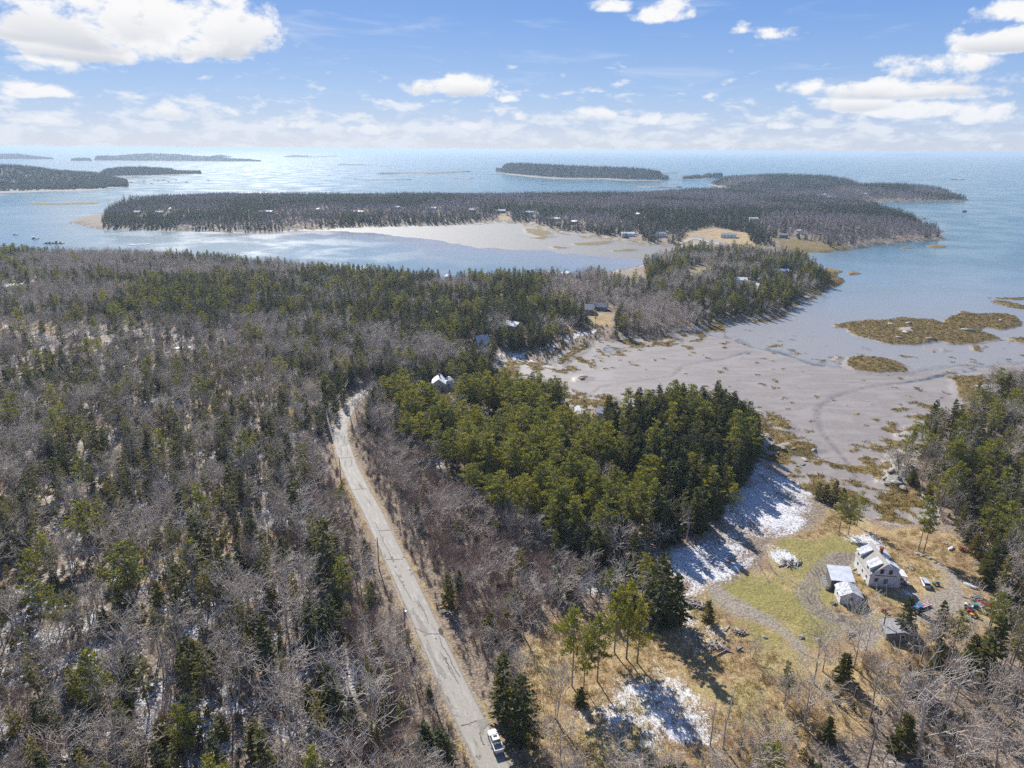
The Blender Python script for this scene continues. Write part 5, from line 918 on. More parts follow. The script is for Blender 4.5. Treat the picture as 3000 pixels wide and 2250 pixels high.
# far peninsula
fx, fy = grid_pts(950, 2900, 5.7, R(44)); a_, b_ = land_d(fx, fy); p9, _, _ = project(fx, fy, gz(fx, fy)); m = (b_ > 8) & (a_ < 2) & (p9 > 218 + 20 * fbm(fx, fy, 40, 7, 2)); fx, fy, b_ = fx[m], fy[m], b_[m]; fz = gz(fx, fy); px_, py_, _ = project(fx, fy, fz); c1 = fbm(fx, fy, 140, 91, 4); ux = rng.random(len(fx))
op = np.zeros(len(fx), bool)
for p in OPEN: op |= inside(p, px_, py_)
op |= near_house(fx, fy)
c1 = fbm(fx, fy, 120, 91, 2); pS = np.clip(.52 + (c1 - .5) * 3.4 + (py_ < 412) * .45 + (b_ < 40) * .2 - inside(Z2([(1250, 470), (2212, 480), (2300, 640), (1800, 690), (1500, 600)]), px_, py_) * .35 - inside(Z3([(500, 540), (1100, 500), (1150, 680), (600, 720)]), px_, py_) * .25, .08, .97)
m = ~op & (rng.random(len(fx)) < .93); fx, fy, fz, ux, pS = fx[m], fy[m], fz[m], ux[m], pS[m]; sp_ = ux < pS
for nm, mm, kk, base in (('far_spruce_woods', sp_, 'far_spruce', 1.0), ('far_bare_woods', ~sp_, 'far_bare_tree', .95)):
    sc_ = base * rng.uniform(.6, 1.2, mm.sum()) * (.85 + .5 * (fbm(fx[mm], fy[mm], 35, 97, 2))); pc, nv, _ = PROTO[kk]; gn_scatter(nm, pc, np.stack([fx[mm], fy[mm], fz[mm]], 1), np.stack([sc_ * 1.15, sc_ * 1.15, sc_], 1), rng.uniform(0, 6.28, mm.sum()), rng.integers(0, nv, mm.sum()))
print('far woods', len(fx))
# brush, grass and weed that nobody could count
def low_bush(seed, h, n, w, spread):
    r = np.random.default_rng(seed); S = []
    for k in range(n):
        a = r.uniform(0, 6.28); b = np.array([r.normal() * .25, r.normal() * .25, -.1]); e = b + np.array([cos(a) * spread * r.random(), sin(a) * spread * r.random(), h * r.uniform(.5, 1)]); m_ = (b + e) / 2 + r.normal(size=3) * .1; w = max(w, .03); S.append([*b, *m_, w, w * .8]); S.append([*m_, *e, w * .8, w * .4])
        for q in range(2): S.append([*m_, *(m_ + (e - b) * .5 + r.normal(size=3) * .25 * h), w * .6, w * .3])
    return segs_mesh(S, 3)
def reg_low(kname, items, m_):
    pc = bpy.data.collections.new(kname)
    for i, (v, t) in enumerate(items): pc.objects.link(bpy.data.objects.new('%s_%02d' % (kname, i), tri_mesh(kname, v, t, [m_])))
    return pc, len(items)
def tuft(seed, h, n, w, sp_=.5):
    r = np.random.default_rng(seed); P = r.normal(size=(n, 3)) * [sp_, sp_, 0]; D = np.stack([r.normal(size=n) * .6, r.normal(size=n) * .6, np.abs(r.normal(size=n)) * .5 + .35], 1); return blades(P, D, r.uniform(.5, 1.1, n) * h, np.full(n, w), r)
M_BRUSH = mat_bark('brown_brush', (0.17, 0.12, 0.095), (0.34, 0.26, 0.21))
bush = reg_low('brush_clump', [low_bush(i, 2.0, 26, .022, 1.0) for i in range(5)], M_BRUSH); grs = reg_low('grass_clump', [tuft(i, .55, 40, .045) for i in range(5)], M_GRASS); wdc = reg_low('weed_clump', [tuft(20 + i, .45, 26, .09, .5) for i in range(4)], M_WEED)
seed_ = reg_low('seedling', [spruce(300 + i, 2.2, .8, .02, .22, 5, 3, spray=.6)[1] for i in range(4)], M_OLV)
def scat_low(name, reg_, x, y, s0, s1, dz=0.0):
    k = len(x); s_ = rng.uniform(s0, s1, k); gn_scatter(name, reg_[0], np.stack([x, y, gz(x, y) + dz], 1), np.stack([s_, s_, s_ * rng.uniform(.7, 1.2, k)], 1), rng.uniform(0, 6.28, k), rng.integers(0, reg_[1], k))
def mask_at(arr, x, y):
    a = np.clip(np.rint((np.arctan2(x, y) - azs[0]) / (azs[1] - azs[0])), 0, NA - 1).astype(int); r = np.clip(np.rint(np.log(np.maximum(np.hypot(x, y), 42.1) / 42) / math.log(3000 / 42) * (NR - 1)), 0, NR - 1).astype(int); return arr.reshape(NR, NA)[r, a]
bx, by = grid_pts(80, 480, 2.1); la, _ = land_d(bx, by); p1, p2, _ = project(bx, by, gz(bx, by)); op = np.zeros(len(bx), bool)
for p in OPEN[:2]: op |= inside(p, p1, p2)
rdd = dist_line(ROAD, bx, by); thick = inside(ZON[5][0], p1, p2) | inside(ZON[6][0], p1, p2) | inside(ZON[4][0], p1, p2)
stream = (1 - smooth(1.2, 2.6, dist_line(gpoly(Z6([(500, 1300), (700, 1480), (830, 1520), (950, 1450), (1050, 1340)])), bx, by)))
m = (la > 2) & ~op & (rdd > 4.6) & (rng.random(len(bx)) < np.where(thick, .6, .36)); scat_low('brush', bush, bx[m], by[m], .5, 1.15)
m = (la > 2) & ~op & (rdd > 8) & (rng.random(len(bx)) < .07 + .16 * (fbm(bx, by, 30, 95, 3) > .55)) & ~thick; scat_low('seedling_undergrowth', seed_, bx[m], by[m], .4, 1.3)
bx, by = grid_pts(90, 330, .95, R(46)); gd = mask_at(gold, bx, by); dd_ = mask_at(dirt, bx, by); sn = mask_at(snow, bx, by); lw_ = mask_at(lawn, bx, by)
m = (gd > .5) & (dd_ < .25) & (lw_ < .3) & (rng.random(len(bx)) < .5 * (fbm(bx, by, 14, 77, 3) > .44) * (1 - sn * .55)) & (dist_line(ROAD, bx, by) > 3.6); scat_low('dry_grass', grs, bx[m], by[m], .5, 1.3); print('grass', m.sum())
bx, by = grid_pts(150, 800, 2.0, R(46)); wv = mask_at(weed, bx, by); m = (wv > .45) & (np.hypot(bx, by) < 800); scat_low('rockweed', wdc, bx[m], by[m], .6, 1.7, -.03); print('weed', m.sum())
#PART4
# ------------------------------------------------------------------ far islands
M_ISLE = mat('island_rock', (0.20, 0.165, 0.14), .9, (0.32, 0.28, 0.23), .02)
T = NT(M_ISLE.node_tree); T.nt.nodes.clear(); b_ = T.n('ShaderNodeBsdfPrincipled', {'Roughness': .9}); zz_ = T.n('ShaderNodeSeparateXYZ', {0: T.n('ShaderNodeNewGeometry').outputs[0]}).outputs[2]; T.link(T.mix(T.sstep(zz_, 2.2, 5.0), (0.24, 0.20, 0.165), (0.045, 0.045, 0.032)), b_.inputs['Base Color']); T.link(b_.outputs[0], T.n('ShaderNodeOutputMaterial').inputs[0])
def island(name, near, top, depth, trees=0, label_=None, z_shelf=1.6, shelf=.10, tsc=1.0, spfrac=.9, kk='far_spruce'):
    """near: shoreline pixels left to right; top: (x, y) pixels of the wooded skyline or None for bare rock"""
    P = flat(near, 0.0); N = resample(P, 70); nv = 14; us = np.linspace(0, 1, 70); vs = np.linspace(0, 1, nv)
    D = N / np.linalg.norm(N, axis=1)[:, None]; dep = depth * np.sin(pi * np.clip(us, .015, .985)) ** .5
    P3 = N[:, None] + D[:, None] * (dep[:, None] * vs[None])[..., None]
    prof = np.clip(np.minimum(vs / .45, (1 - vs) / .45), 0, 1) ** .7
    if top is not None:
        ox_, _, _ = project(N[:, 0], N[:, 1], np.zeros(70)); tp = np.array(top); ty = np.interp(ox_, tp[:, 0], tp[:, 1]); mid = N + D * dep[:, None] * .45; R_ = np.linalg.norm(mid, axis=1)
        dv = ray(ox_, ty); hh = CAMH + dv[2] / np.hypot(dv[0], dv[1]) * R_; hh = np.clip(hh - 10 * tsc, 2, 120)
    else: hh = np.full(70, z_shelf)
    st = smooth(0, shelf, vs)[None] * z_shelf
    H = st + prof[None] * np.maximum(hh - z_shelf, 0)[:, None] * smooth(shelf * .5, .5, np.minimum(vs, 1.2 - vs))[None]
    H = H * (.6 + .4 * smooth(0, .06, np.minimum(us, 1 - us)))[:, None] + (fbm(P3[..., 0], P3[..., 1], 25, 5, 3) - .5) * z_shelf * 1.2; H[:, 0] = -1; H[:, -1] = -1; H[0] = np.minimum(H[0], -.5); H[-1] = np.minimum(H[-1], -.5)
    V = np.concatenate([P3, H[..., None]], 2).reshape(-1, 3); I, J = np.meshgrid(np.arange(nv - 1), np.arange(69)); q = (J * nv + I).ravel(); F = np.stack([q, q + nv, q + nv + 1, q + 1], 1)
    o = link(bpy.data.objects.new(name, tri_mesh(name, V, F, [M_ISLE], smooth=True))); tag(o, kind='structure')
    if trees:
        trees = int(trees * 1.5); u = rng.uniform(.02, .98, trees) * 69; v = rng.uniform(shelf + .02, .93, trees) * (nv - 1); iu, iv = u.astype(int), v.astype(int); fu, fv = (u - iu)[:, None], (v - iv)[:, None]; G = np.concatenate([P3, H[..., None]], 2)
        Q_ = (G[iu, iv] * (1 - fu) + G[iu + 1, iv] * fu) * (1 - fv) + (G[iu, iv + 1] * (1 - fu) + G[iu + 1, iv + 1] * fu) * fv
        Q_ = Q_[Q_[:, 2] > .8]; s_ = rng.uniform(.75, 1.25, len(Q_)) * tsc; pc, nvv, _ = PROTO[kk]; gn_scatter(name + '_woods', pc, Q_, np.stack([s_ * 1.9, s_ * 1.9, s_ * rng.uniform(.75, 1.1, len(Q_))], 1), rng.uniform(0, 6.28, len(Q_)), rng.integers(0, nvv, len(Q_)))
    return o
I2 = island
I2('harbour_island', Z1([(640, 300), (800, 303), (1000, 300), (1150, 292), (1315, 285)]), Z1([(640, 275), (700, 250), (830, 236), (960, 236), (1000, 242), (1120, 250), (1140, 262), (1230, 268), (1250, 280)]), 300, 3200, shelf=.14)
I2('village_shore', Z1([(-900, 430), (-300, 425), (0, 415), (160, 411), (290, 406), (480, 402), (680, 394), (700, 380), (860, 372)]), Z1([(-900, 215), (0, 222), (150, 228), (300, 245), (370, 262), (500, 272), (640, 282), (780, 320), (800, 345)]), 1500, 9000, shelf=.05)
I2('outer_wooded_island', Z1([(610, 198), (700, 203), (1000, 206), (1300, 207), (1500, 208), (1715, 206)]), Z1([(610, 178), (640, 168), (760, 166), (870, 155), (980, 150), (1160, 156), (1280, 168), (1420, 172), (1500, 184), (1640, 190), (1650, 202)]), 900, 5000, tsc=1.0)
I2('small_outer_island', Z1([(460, 200), (520, 204), (600, 203)]), Z1([(460, 188), (520, 180), (580, 180), (600, 192)]), 350, 900)
I2('back_outer_island', Z1([(1370, 176), (1440, 179), (1505, 179)]), Z1([(1370, 168), (1440, 160), (1500, 172)]), 500, 700)
I2('west_outer_island', Z1([(-500, 196), (0, 192), (200, 194), (360, 192)]), Z1([(-500, 150), (0, 156), (120, 153), (200, 165), (340, 182), (358, 186)]), 900, 3200, tsc=1.1)
I2('lighthouse_island', Z1([(1835, 178), (1950, 181), (2050, 180), (2185, 173)]), Z1([(1840, 170), (1900, 162), (1980, 164), (2000, 168), (2060, 174), (2180, 172)]), 500, 500, tsc=.6)
I2('flat_wooded_island', Z2([(1000, 268), (1070, 290), (1240, 308), (1340, 316), (1440, 322), (1700, 322), (1850, 331), (2080, 330), (2130, 322)]), Z2([(1040, 262), (1045, 235), (1080, 214), (1200, 214), (1300, 220), (1500, 228), (1750, 236), (1950, 246), (2060, 262), (2080, 300)]), 420, 5500, shelf=.16, z_shelf=2.4, tsc=1.15)
I2('little_wooded_islet', Z3([(-10, 322), (50, 324), (120, 318), (200, 316), (262, 312)]), Z3([(50, 296), (90, 288), (120, 296), (150, 280), (250, 276), (260, 290)]), 130, 420, shelf=.25, tsc=.9)
I2('horizon_island', Z3([(1210, 166), (1400, 167), (1600, 167), (1720, 166)]), Z3([(1210, 165), (1350, 158), (1420, 154), (1560, 153), (1640, 160), (1720, 165)]), 900, 0, z_shelf=4)
for i, (pts, dp, zs) in enumerate([(Z1([(375, 215), (450, 216), (545, 214)]), 160, 3), (Z2([(-30, 232), (100, 233), (165, 232)]), 260, 6), (Z2([(175, 232), (228, 232)]), 120, 3), (Z2([(250, 240), (360, 239)]), 100, 3), (Z2([(210, 288), (340, 288), (450, 287), (560, 289), (700, 282), (845, 272)]), 130, 5), (Z2([(75, 325), (200, 328), (320, 328), (460, 324)]), 60, 2.5), (Z2([(730, 317), (860, 316)]), 40, 1.8), (Z2([(970, 290), (1090, 285)]), 40, 2), (Z2([(2060, 290), (2180, 283)]), 120, 4), (Z2([(2080, 326), (2230, 325)]), 60, 3), (Z2([(1895, 372), (2000, 378), (2212, 374)]), 55, 3), (Z3([(1738, 325), (1830, 324)]), 60, 2.5), (Z3([(1812, 534), (1842, 534)]), 14, 3.0), (Z1([(-80, 437), (30, 433)]), 40, 2), (Z3([(-200, 320), (-40, 326), (60, 324), (180, 322)]), 50, 2.0), (Z3([(-10, 398), (170, 390), (330, 400)]), 90, 2.0), (Z3([(1320, 552), (1450, 553)]), 10, 1.5), (Z3([(1420, 577), (1577, 578)]), 12, 1.6)]):
    island('tidal_ledge', pts, None, dp, z_shelf=zs, shelf=.3)
# ------------------------------------------------------------------ buildings
def house(label, loc, rz, w, l, eave, peak, mw, mr, cat_='house', wins=3, chimney=False, name='gable_house', group=None, mr2=None):
    """gable house, ridge along local y, gable ends at y=0 and y=l"""
    t = thing(name, label, cat_, loc, rz, group); m = MB(); hw = w / 2
    m.prism([(-hw, -1.2), (hw, -1.2), (hw, eave), (0, peak - .02), (-hw, eave)], 'y', 0, l); m.build('wall', mw, t)
    oh = .35; s = (peak - eave) / hw
    for sg, mm in ((-1, mr), (1, mr2 or mr)):
        r_ = MB(); a, b = (-(hw + oh), 0.0) if sg < 0 else (0.0, hw + oh); za = eave - s * oh if sg < 0 else peak; zb = peak if sg < 0 else eave - s * oh
        r_.slab([(a, -oh, za + .16), (b, -oh, zb + .16), (b, l + oh, zb + .16), (a, l + oh, za + .16)], .14); r_.build('roof', mm, t)
    for i in range(wins):
        q = MB(); x = -hw + w * (i + .6) / (wins + .2); z = eave * .42; q.box(x - .55, x + .55, -.05, -.01, z, z + 1.2); f = q.build('window', M_WHITE, t); g = MB(); g.box(x - .42, x + .42, -.075, -.055, z + .12, z + 1.08); g.build('pane', M_GLASS, f)
    for i in range(max(1, wins)):
        q = MB(); y = l * (i + .6) / (wins + .2); z = eave * .42; q.box(-hw - .05, -hw - .01, y - .5, y + .5, z, z + 1.1); f = q.build('window', M_WHITE, t); g = MB(); g.box(-hw - .075, -hw - .055, y - .4, y + .4, z + .1, z + 1.0); g.build('pane', M_GLASS, f)
    if chimney: q = MB(); q.cbox(.2, l * .6, peak + .3, .8, .8, 2.2); q.build('chimney', M_BRICK, t)
    return t
# farmhouse
pL = g1(*Z5([(537, 800)])[0]); pR = g1(*Z5([(845, 822)])[0]); c = (pL + pR) / 2; rz0 = atan2(pR[1] - pL[1], pR[0] - pL[0]) + .02
FH = thing('farmhouse', 'weathered grey clapboard farmhouse with snowy dormers and a brick chimney', 'house', (c[0], c[1], c[2] + .3), rz0)
w, l, ev, pk = 8.4, 11.0, 3.7, 7.3; hw = w / 2
m = MB(); m.prism([(-hw, -1.6), (hw, -1.6), (hw, ev), (0, pk - .03), (-hw, ev)], 'y', 0, l); m.build('wall', M_SIDE, FH)
m = MB(); m.slab([(-hw - .3, -.3, ev - .26 + .15), (0, -.3, pk + .15), (0, l + .3, pk + .15), (-hw - .3, l + .3, ev - .26 + .15)], .14); m.build('roof', M_ROOFB, FH)
m = MB(); m.slab([(0.003, -.3, pk + .15), (hw + .3, -.3, ev - .26 + .15), (hw + .3, l + .3, ev - .26 + .15), (0.003, l + .3, pk + .15)], .14); m.build('roof', M_SNOW, FH)
sl = (pk - ev) / hw
for sx_, y0, y1 in ((-1, 1.0, 4.0), (-1, 8.0, 10.8), (1, 1.1, 3.6), (1, 7.8, 10.6)):
    d = MB(); xo = sx_ * (hw - .15); xi = sx_ * 1.0; zo = ev + 1.35; zi = pk - 1.0 * sl + .45
    pr = [(xo, ev - .05), (xo, zo), (xi, zi), (xi, pk - sl - .1)]
    if sx_ > 0: pr = pr[::-1]
    d.prism(pr, 'y', y0, y1); dm = d.build('dormer', M_SIDE if sx_ > 0 else M_WHITE, FH)
    q = MB(); P_ = [(xo + sx_ * .25, y0 - .2, zo + .12), (xi, y0 - .2, zi + .16), (xi, y1 + .2, zi + .16), (xo + sx_ * .25, y1 + .2, zo + .12)]
    q.slab(P_ if sx_ < 0 else P_[::-1], .1); q.build('dormer_roof', M_SNOWP if sx_ < 0 else M_SNOW, dm)
    q = MB(); xa = xo + sx_ * .02; q.box(min(xa, xa + sx_ * .04), max(xa, xa + sx_ * .04), (y0 + y1) / 2 - .5, (y0 + y1) / 2 + .5, ev + .3, ev + 1.15); q.build('window', M_GLASS, dm)
def win(par, x, z, ww, wh, fr=M_WHITE, y=0.0):
    q = MB(); q.box(x - ww / 2 - .1, x + ww / 2 + .1, y - .06, y - .01, z - .1, z + wh + .1); f = q.build('window', fr, par); g = MB(); g.box(x - ww / 2, x + ww / 2, y - .085, y - .065, z, z + wh); g.build('pane', M_GLASS, f)
    b = MB(); b.box(x - ww / 2, x + ww / 2, y - .11, y - .09, z + wh / 2 - .03, z + wh / 2 + .03); b.build('sash', fr, f)
win(FH, -1.15, 4.2, .85, 1.2, M_GREYW); win(FH, 1.25, 4.1, .85, 1.2, M_GREYW); win(FH, -2.3, 1.4, 1.0, 1.1); win(FH, .35, .9, .75, 1.4, M_GREYW)
m = MB(); m.box(-2.9, 3.0, -.10, -.02, 3.35, 3.55); m.build('belt_board', M_DARKW, FH)
for y in (2, 5, 8.5):
    q = MB(); q.box(-hw - .06, -hw - .01, y - .45, y + .45, 1.1, 2.3); f = q.build('window', M_WHITE, FH); g = MB(); g.box(-hw - .085, -hw - .065, y - .35, y + .35, 1.2, 2.2); g.build('pane', M_GLASS, f)
m = MB(); m.cbox(.55, 6.2, pk + .45, .75, .75, 2.0); ch = m.build('chimney', M_BRICK, FH); m = MB(); m.cbox(.55, 6.2, pk + 1.5, .9, .9, .12); m.build('cap', M_BRICK, ch)
m = MB(); m.slab([(hw + .12, 1.5, 3.0), (hw + 2.9, 1.5, 2.45), (hw + 2.9, 5.6, 2.45), (hw + .12, 5.6, 3.0)], .15); m.build('porch_roof', M_SNOW, FH)
for y in (1.7, 3.5, 5.4): q = MB(); q.box(hw + 2.6, hw + 2.75, y - .07, y + .07, -1.2, 2.3); q.build('porch_post', M_WHITE, FH)
m = MB(); m.box(hw + .02, hw + 2.9, 1.4, 5.7, -1.2, .25); m.build('porch_deck', M_DARKW, FH)
for k in range(4): q = MB(); q.box(hw + 2.95 + k * .42, hw + 3.3 + k * .42, 1.8, 3.6, -1.2, .10 - k * .2); q.build('step', M_SNOWP, FH)
m = MB(); m.box(-1.6, 2.6, -2.0, -.12, -1.4, -.25); dk = m.build('front_deck', M_DARKW, FH)
for k in range(8): q = MB(); q.box(-1.6 + k * .58, -1.52 + k * .58, -2.0, -1.93, -.25, .7); q.build('baluster', M_GREYW, dk)
m = MB(); m.box(-1.6, 2.55, -2.02, -1.9, .72, .8); m.build('rail', M_GREYW, dk)
m = MB(); m.tube((-1.9, -.5, -.9), (-1.9, -.5, -.2), .3, .3, 8); m.build('barrel', M_DARKW, FH)
# shed and its clean roofed neighbour
p = g1(*Z5([(208, 998)])[0]); sh = house('low grey outbuilding with patchy snow on its shingle roof', (p[0] + 3.2, p[1], p[2]), rz0 - .06, 5.6, 5.0, 2.5, 3.9, M_SIDE, M_SNOWP, 'shed', 1, name='outbuilding', mr2=M_SNOWP)
p2 = thing('lean_to_shed', 'small outbuilding with a clean white sloping roof behind the grey one', 'shed', (p[0] + 3.0 - sin(rz0) * 6.2, p[1] + cos(rz0) * 6.3, p[2]), rz0 - .06)
m = MB(); m.prism([(-3, -1.2), (3, -1.2), (3, 3.0), (-3, 3.0)], 'y', 0, 5.0); m.build('wall', M_DARKW, p2); m = MB(); m.slab([(-3.2, -.3, 3.3), (3.2, -.3, 3.3), (3.2, 5.3, 4.7), (-3.2, 5.3, 4.7)], .12); m.build('roof', M_SNOW, p2)
for sx_ in (-1, 1): q = MB(); q.prism([(.0, 3.0), (5.0, 3.0), (5.0, 4.5), (0, 3.15)], 'x', sx_ * 2.9 - .05, sx_ * 2.9 + .05); q.build('side_wall', M_DARKW, p2)
for k in range(5): q = MB(); q.box(-4.2, -3.2, .4 + k * 1.0, .5 + k * 1.0, -.6, 1.0 + .1 * k); q.build('rail', M_WHITE, p2)
t_ = g1(*Z5([(720, 1400)])[0]); house('ramshackle low cabin with a frosted roof under bare trees', (t_[0] + 4, t_[1], t_[2]), rz0 - .1, 7.5, 5.2, 1.9, 2.9, M_GREYW, M_ROOFG, 'shed', 1, name='cabin')
# cottages around the cove
def hz_at(x, y, *a, **k): g = g1(x, y); return house(k.pop('label'), (g[0], g[1], g[2]), *a, **k)
X_ = ZB([(790, 950)])[0]; hz_at(*X_, .06, 7.0, 9.0, 3.4, 6.0, M_CREAM, M_SNOW, label='cream cottage with bright snowy roof and brick chimney by the cove', chimney=True)
X_ = ZB([(705, 985)])[0]; hz_at(*X_, 1.62, 5.0, 6.0, 2.4, 3.9, M_WHITE, M_SNOW, label='small white garage beside the cream cottage', wins=1, name='garage')
X_ = ZB([(870, 935)])[0]; hz_at(*X_, .06, 6.0, 6.0, 3.0, 4.6, M_WHITE, M_SNOW, label='white annex on the cove side of the cream cottage', wins=1, name='annex')
X_ = ZB([(1090, 600)])[0]; hz_at(*X_, -1.15, 8.0, 8.0, 2.2, 7.4, M_GREYW, M_SNOWP, label='steep roofed grey cottage above the snowy cove bank', wins=2)
X_ = ZB([(1440, 460)])[0]; hz_at(*X_, .9, 8.0, 12.0, 3.0, 5.2, M_GREYW, M_SNOW, label='long low cottage with snowy roof among spruces at the cove', wins=2)
X_ = ZB([(2040, 320)])[0]; hz_at(*X_, 1.45, 12.0, 15.0, 3.4, 6.4, M_GREYW, M_ROOFG, label='large grey house beside the golden lawn on the cove bank', wins=4)
X_ = ZB([(2150, 300)])[0]; hz_at(*X_, 1.3, 8.0, 9.0, 3.0, 5.4, M_GREYW, M_ROOFG, label='smaller grey wing next to the large grey house', wins=2)
X_ = (395, 752); g = g1(*X_); t = thing('concrete_platform', 'flat white snow covered slab in the snowy wood', 'slab', tuple(g), .1); m = MB(); m.box(-4.8, 4.8, -2.4, 2.4, -.4, .45); m.build('slab', M_SNOW, t)
X_ = (52, 625); hz_at(*X_, 1.7, 12.0, 19.0, 3.5, 5.0, M_WHITE, M_SNOW, label='wide white roofed building among trees beyond the snowy wood', wins=3)
X_ = zc(1000, 800, 2.765, [(1460, 1235)])[0]
X_ = ZB([(1165, 1215)])[0]; hz_at(*X_, .3, 5, 6, 2.6, 4.4, M_CREAM, M_ROOFB, label='small tan hut among the yellow green pines', wins=1, cat_='hut', name='hut')
X_ = ZB([(1960, 1200)])[0]; hz_at(*X_, .2, 6, 9, 2.6, 4.4, M_WHITE, M_SNOWP, label='pale green trimmed cottage between spruces at the cove edge', wins=2)
X_ = ZB([(2195, 1170)])[0]; hz_at(*X_, 1.2, 6, 7, 2.8, 4.6, M_WHITE, M_SNOWP, label='little white cottage with greenish roof by the mudflat', wins=1)
near_names = ['by the tall spruces on the point', 'at the clearing edge', 'showing only its roof above the trees', 'beside a patch of tan lawn', 'half hidden by leafless trees', 'with two dark windows']
hl = FARH
for i, (q, w_, l_, rz_, lab, sn_) in enumerate(hl):
    g = g1(*q); kz = .0; house(lab, (g[0], g[1], g[2]), rz_, w_, l_, 4.0, 5.9, M_WHITE if i % 3 else M_GREYW, M_SNOW if sn_ else M_ROOFG, 'house', 2, name='cottage')
# lighthouse
d = flat(Z1([(1993, 176)]))[0]; d = d * 1.02; t = thing('lighthouse', 'tiny pale lighthouse tower on the low outer island', 'lighthouse', (d[0], d[1], 8)); m = MB(); m.tube((0, 0, 0), (0, 0, 24), 5, 3.5, 10); m.build('tower', M_WHITE, t); m = MB(); m.tube((0, 0, 24), (0, 0, 30), 2.8, 2.2, 8); m.build('lantern', M_DARKW, t)
# ------------------------------------------------------------------ vehicles
def wheel(par, x, y, r, wd, n=14):
    m = MB(); m.tube((x - wd / 2, y, r), (x + wd / 2, y, r), r, r, n); o = m.build('tyre' if False else 'wheel', M_TYRE, par)
    s = 1 if x > 0 else -1; m = MB(); m.tube((x + s * (wd / 2 - .02), y, r), (x + s * (wd / 2 + .03), y, r), r * .6, r * .5, n); m.build('rim', M_GREYM, o)
def quad(par, name, P, m_, t=.02): m = MB(); m.add(P, [tuple(range(len(P)))]); return m.build(name, m_, par)
def pickup(loc, rz):
    t = thing('pickup_truck', 'white crew cab pickup truck with open bed parked at the road edge', 'pickup truck', loc, rz)
    m = MB(); N_ = 8
    def ring(y, hw_, z0, z1, c_=.12): return [(-hw_ + c_, y, z0), (hw_ - c_, y, z0), (hw_, y, z0 + c_), (hw_, y, z1 - c_), (hw_ - c_ * 1.2, y, z1), (-hw_ + c_ * 1.2, y, z1), (-hw_, y, z1 - c_), (-hw_, y, z0 + c_)]
    m.loft([ring(-1.02, 1.0, .42, 1.14), ring(.9, 1.0, .40, 1.16), ring(1.5, .99, .40, 1.17), ring(2.3, .95, .42, 1.10), ring(2.75, .86, .46, 1.00), ring(2.88, .74, .52, .86, .08)]); bd = m.build('body', M_CARW, t)
    m = MB(); m.box(-.98, .98, -2.85, -1.03, .48, .80); m.build('bed_floor', M_BED, t)
    for sx_ in (-1, 1): m = MB(); m.box(*(sorted((sx_ * .86, sx_ * 1.0))), -2.86, -1.03, .805, 1.26); m.build('bed_side', M_CARW, t)
    m = MB(); m.box(-.858, .858, -2.90, -2.80, .60, 1.24); m.build('tailgate', M_CARW, t)
    for k in range(7): m = MB(); m.box(-.75 + k * .23, -.67 + k * .23, -2.78, -1.06, .802, .83); m.build('bed_rib', M_BED, t)
    m = MB(); m.loft([[(-.95, -1.02, 1.15), (.95, -1.02, 1.15), (.95, 1.35, 1.17), (-.95, 1.35, 1.17)], [(-.74, -.82, 1.84), (.74, -.82, 1.84), (.70, .42, 1.86), (-.70, .42, 1.86)]]); cb = m.build('cab', M_CARW, t)
    quad(cb, 'windshield', [(-.84, 1.22, 1.29), (.84, 1.22, 1.29), (.68, .53, 1.80), (-.68, .53, 1.80)], M_GLASS); quad(cb, 'rear_window', [(.82, -.985, 1.32), (-.82, -.985, 1.32), (-.70, -.865, 1.76), (.70, -.865, 1.76)], M_GLASS)
    for sx_ in (-1, 1):
        quad(cb, 'side_window', [(sx_ * .925, -.85, 1.27), (sx_ * .925, .05, 1.27), (sx_ * .775, .0, 1.78), (sx_ * .79, -.72, 1.78)], M_GLASS); quad(cb, 'side_window', [(sx_ * .925, .15, 1.27), (sx_ * .925, 1.02, 1.27), (sx_ * .765, .42, 1.78), (sx_ * .775, .10, 1.78)], M_GLASS)
        m = MB(); m.cbox(sx_ * 1.12, .95, 1.27, .22, .12, .2); m.build('mirror', M_BLACK, t); m = MB(); m.cbox(sx_ * .70, 2.84, .80, .30, .10, .18); m.build('headlight', M_GLASS, t); m = MB(); m.cbox(sx_ * .93, -2.91, .98, .12, .04, .36); m.build('tail_light', M_LAMP, t)
    m = MB(); m.box(-.38, .38, -.12, .32, 1.865, 1.885); m.build('sunroof', M_GLASS, cb)
    m = MB(); m.box(-.9, .9, -3.05, -2.92, .42, .60); m.build('bumper', M_GREYM, t); m = MB(); m.box(-.82, .82, 2.86, 2.98, .42, .58); m.build('bumper', M_GREYM, t); m = MB(); m.box(-.48, .48, 2.86, 2.93, .62, .86); m.build('grille', M_BLACK, t)
    for x in (-.9, .9):
        for y in (-1.85, 1.85): wheel(t, x, y, .40, .26)
    return t
a = g1(*zc(1380, 2100, 6.344, [(385, 330)])[0]); b = g1(*zc(1380, 2100, 6.344, [(520, 690)])[0]); cc = (a + b) / 2; rz = atan2(-(a[0] - b[0]), a[1] - b[1]); zr = float(gz(cc[0], cc[1])[0])
pickup((cc[0], cc[1], zr + .14), rz)
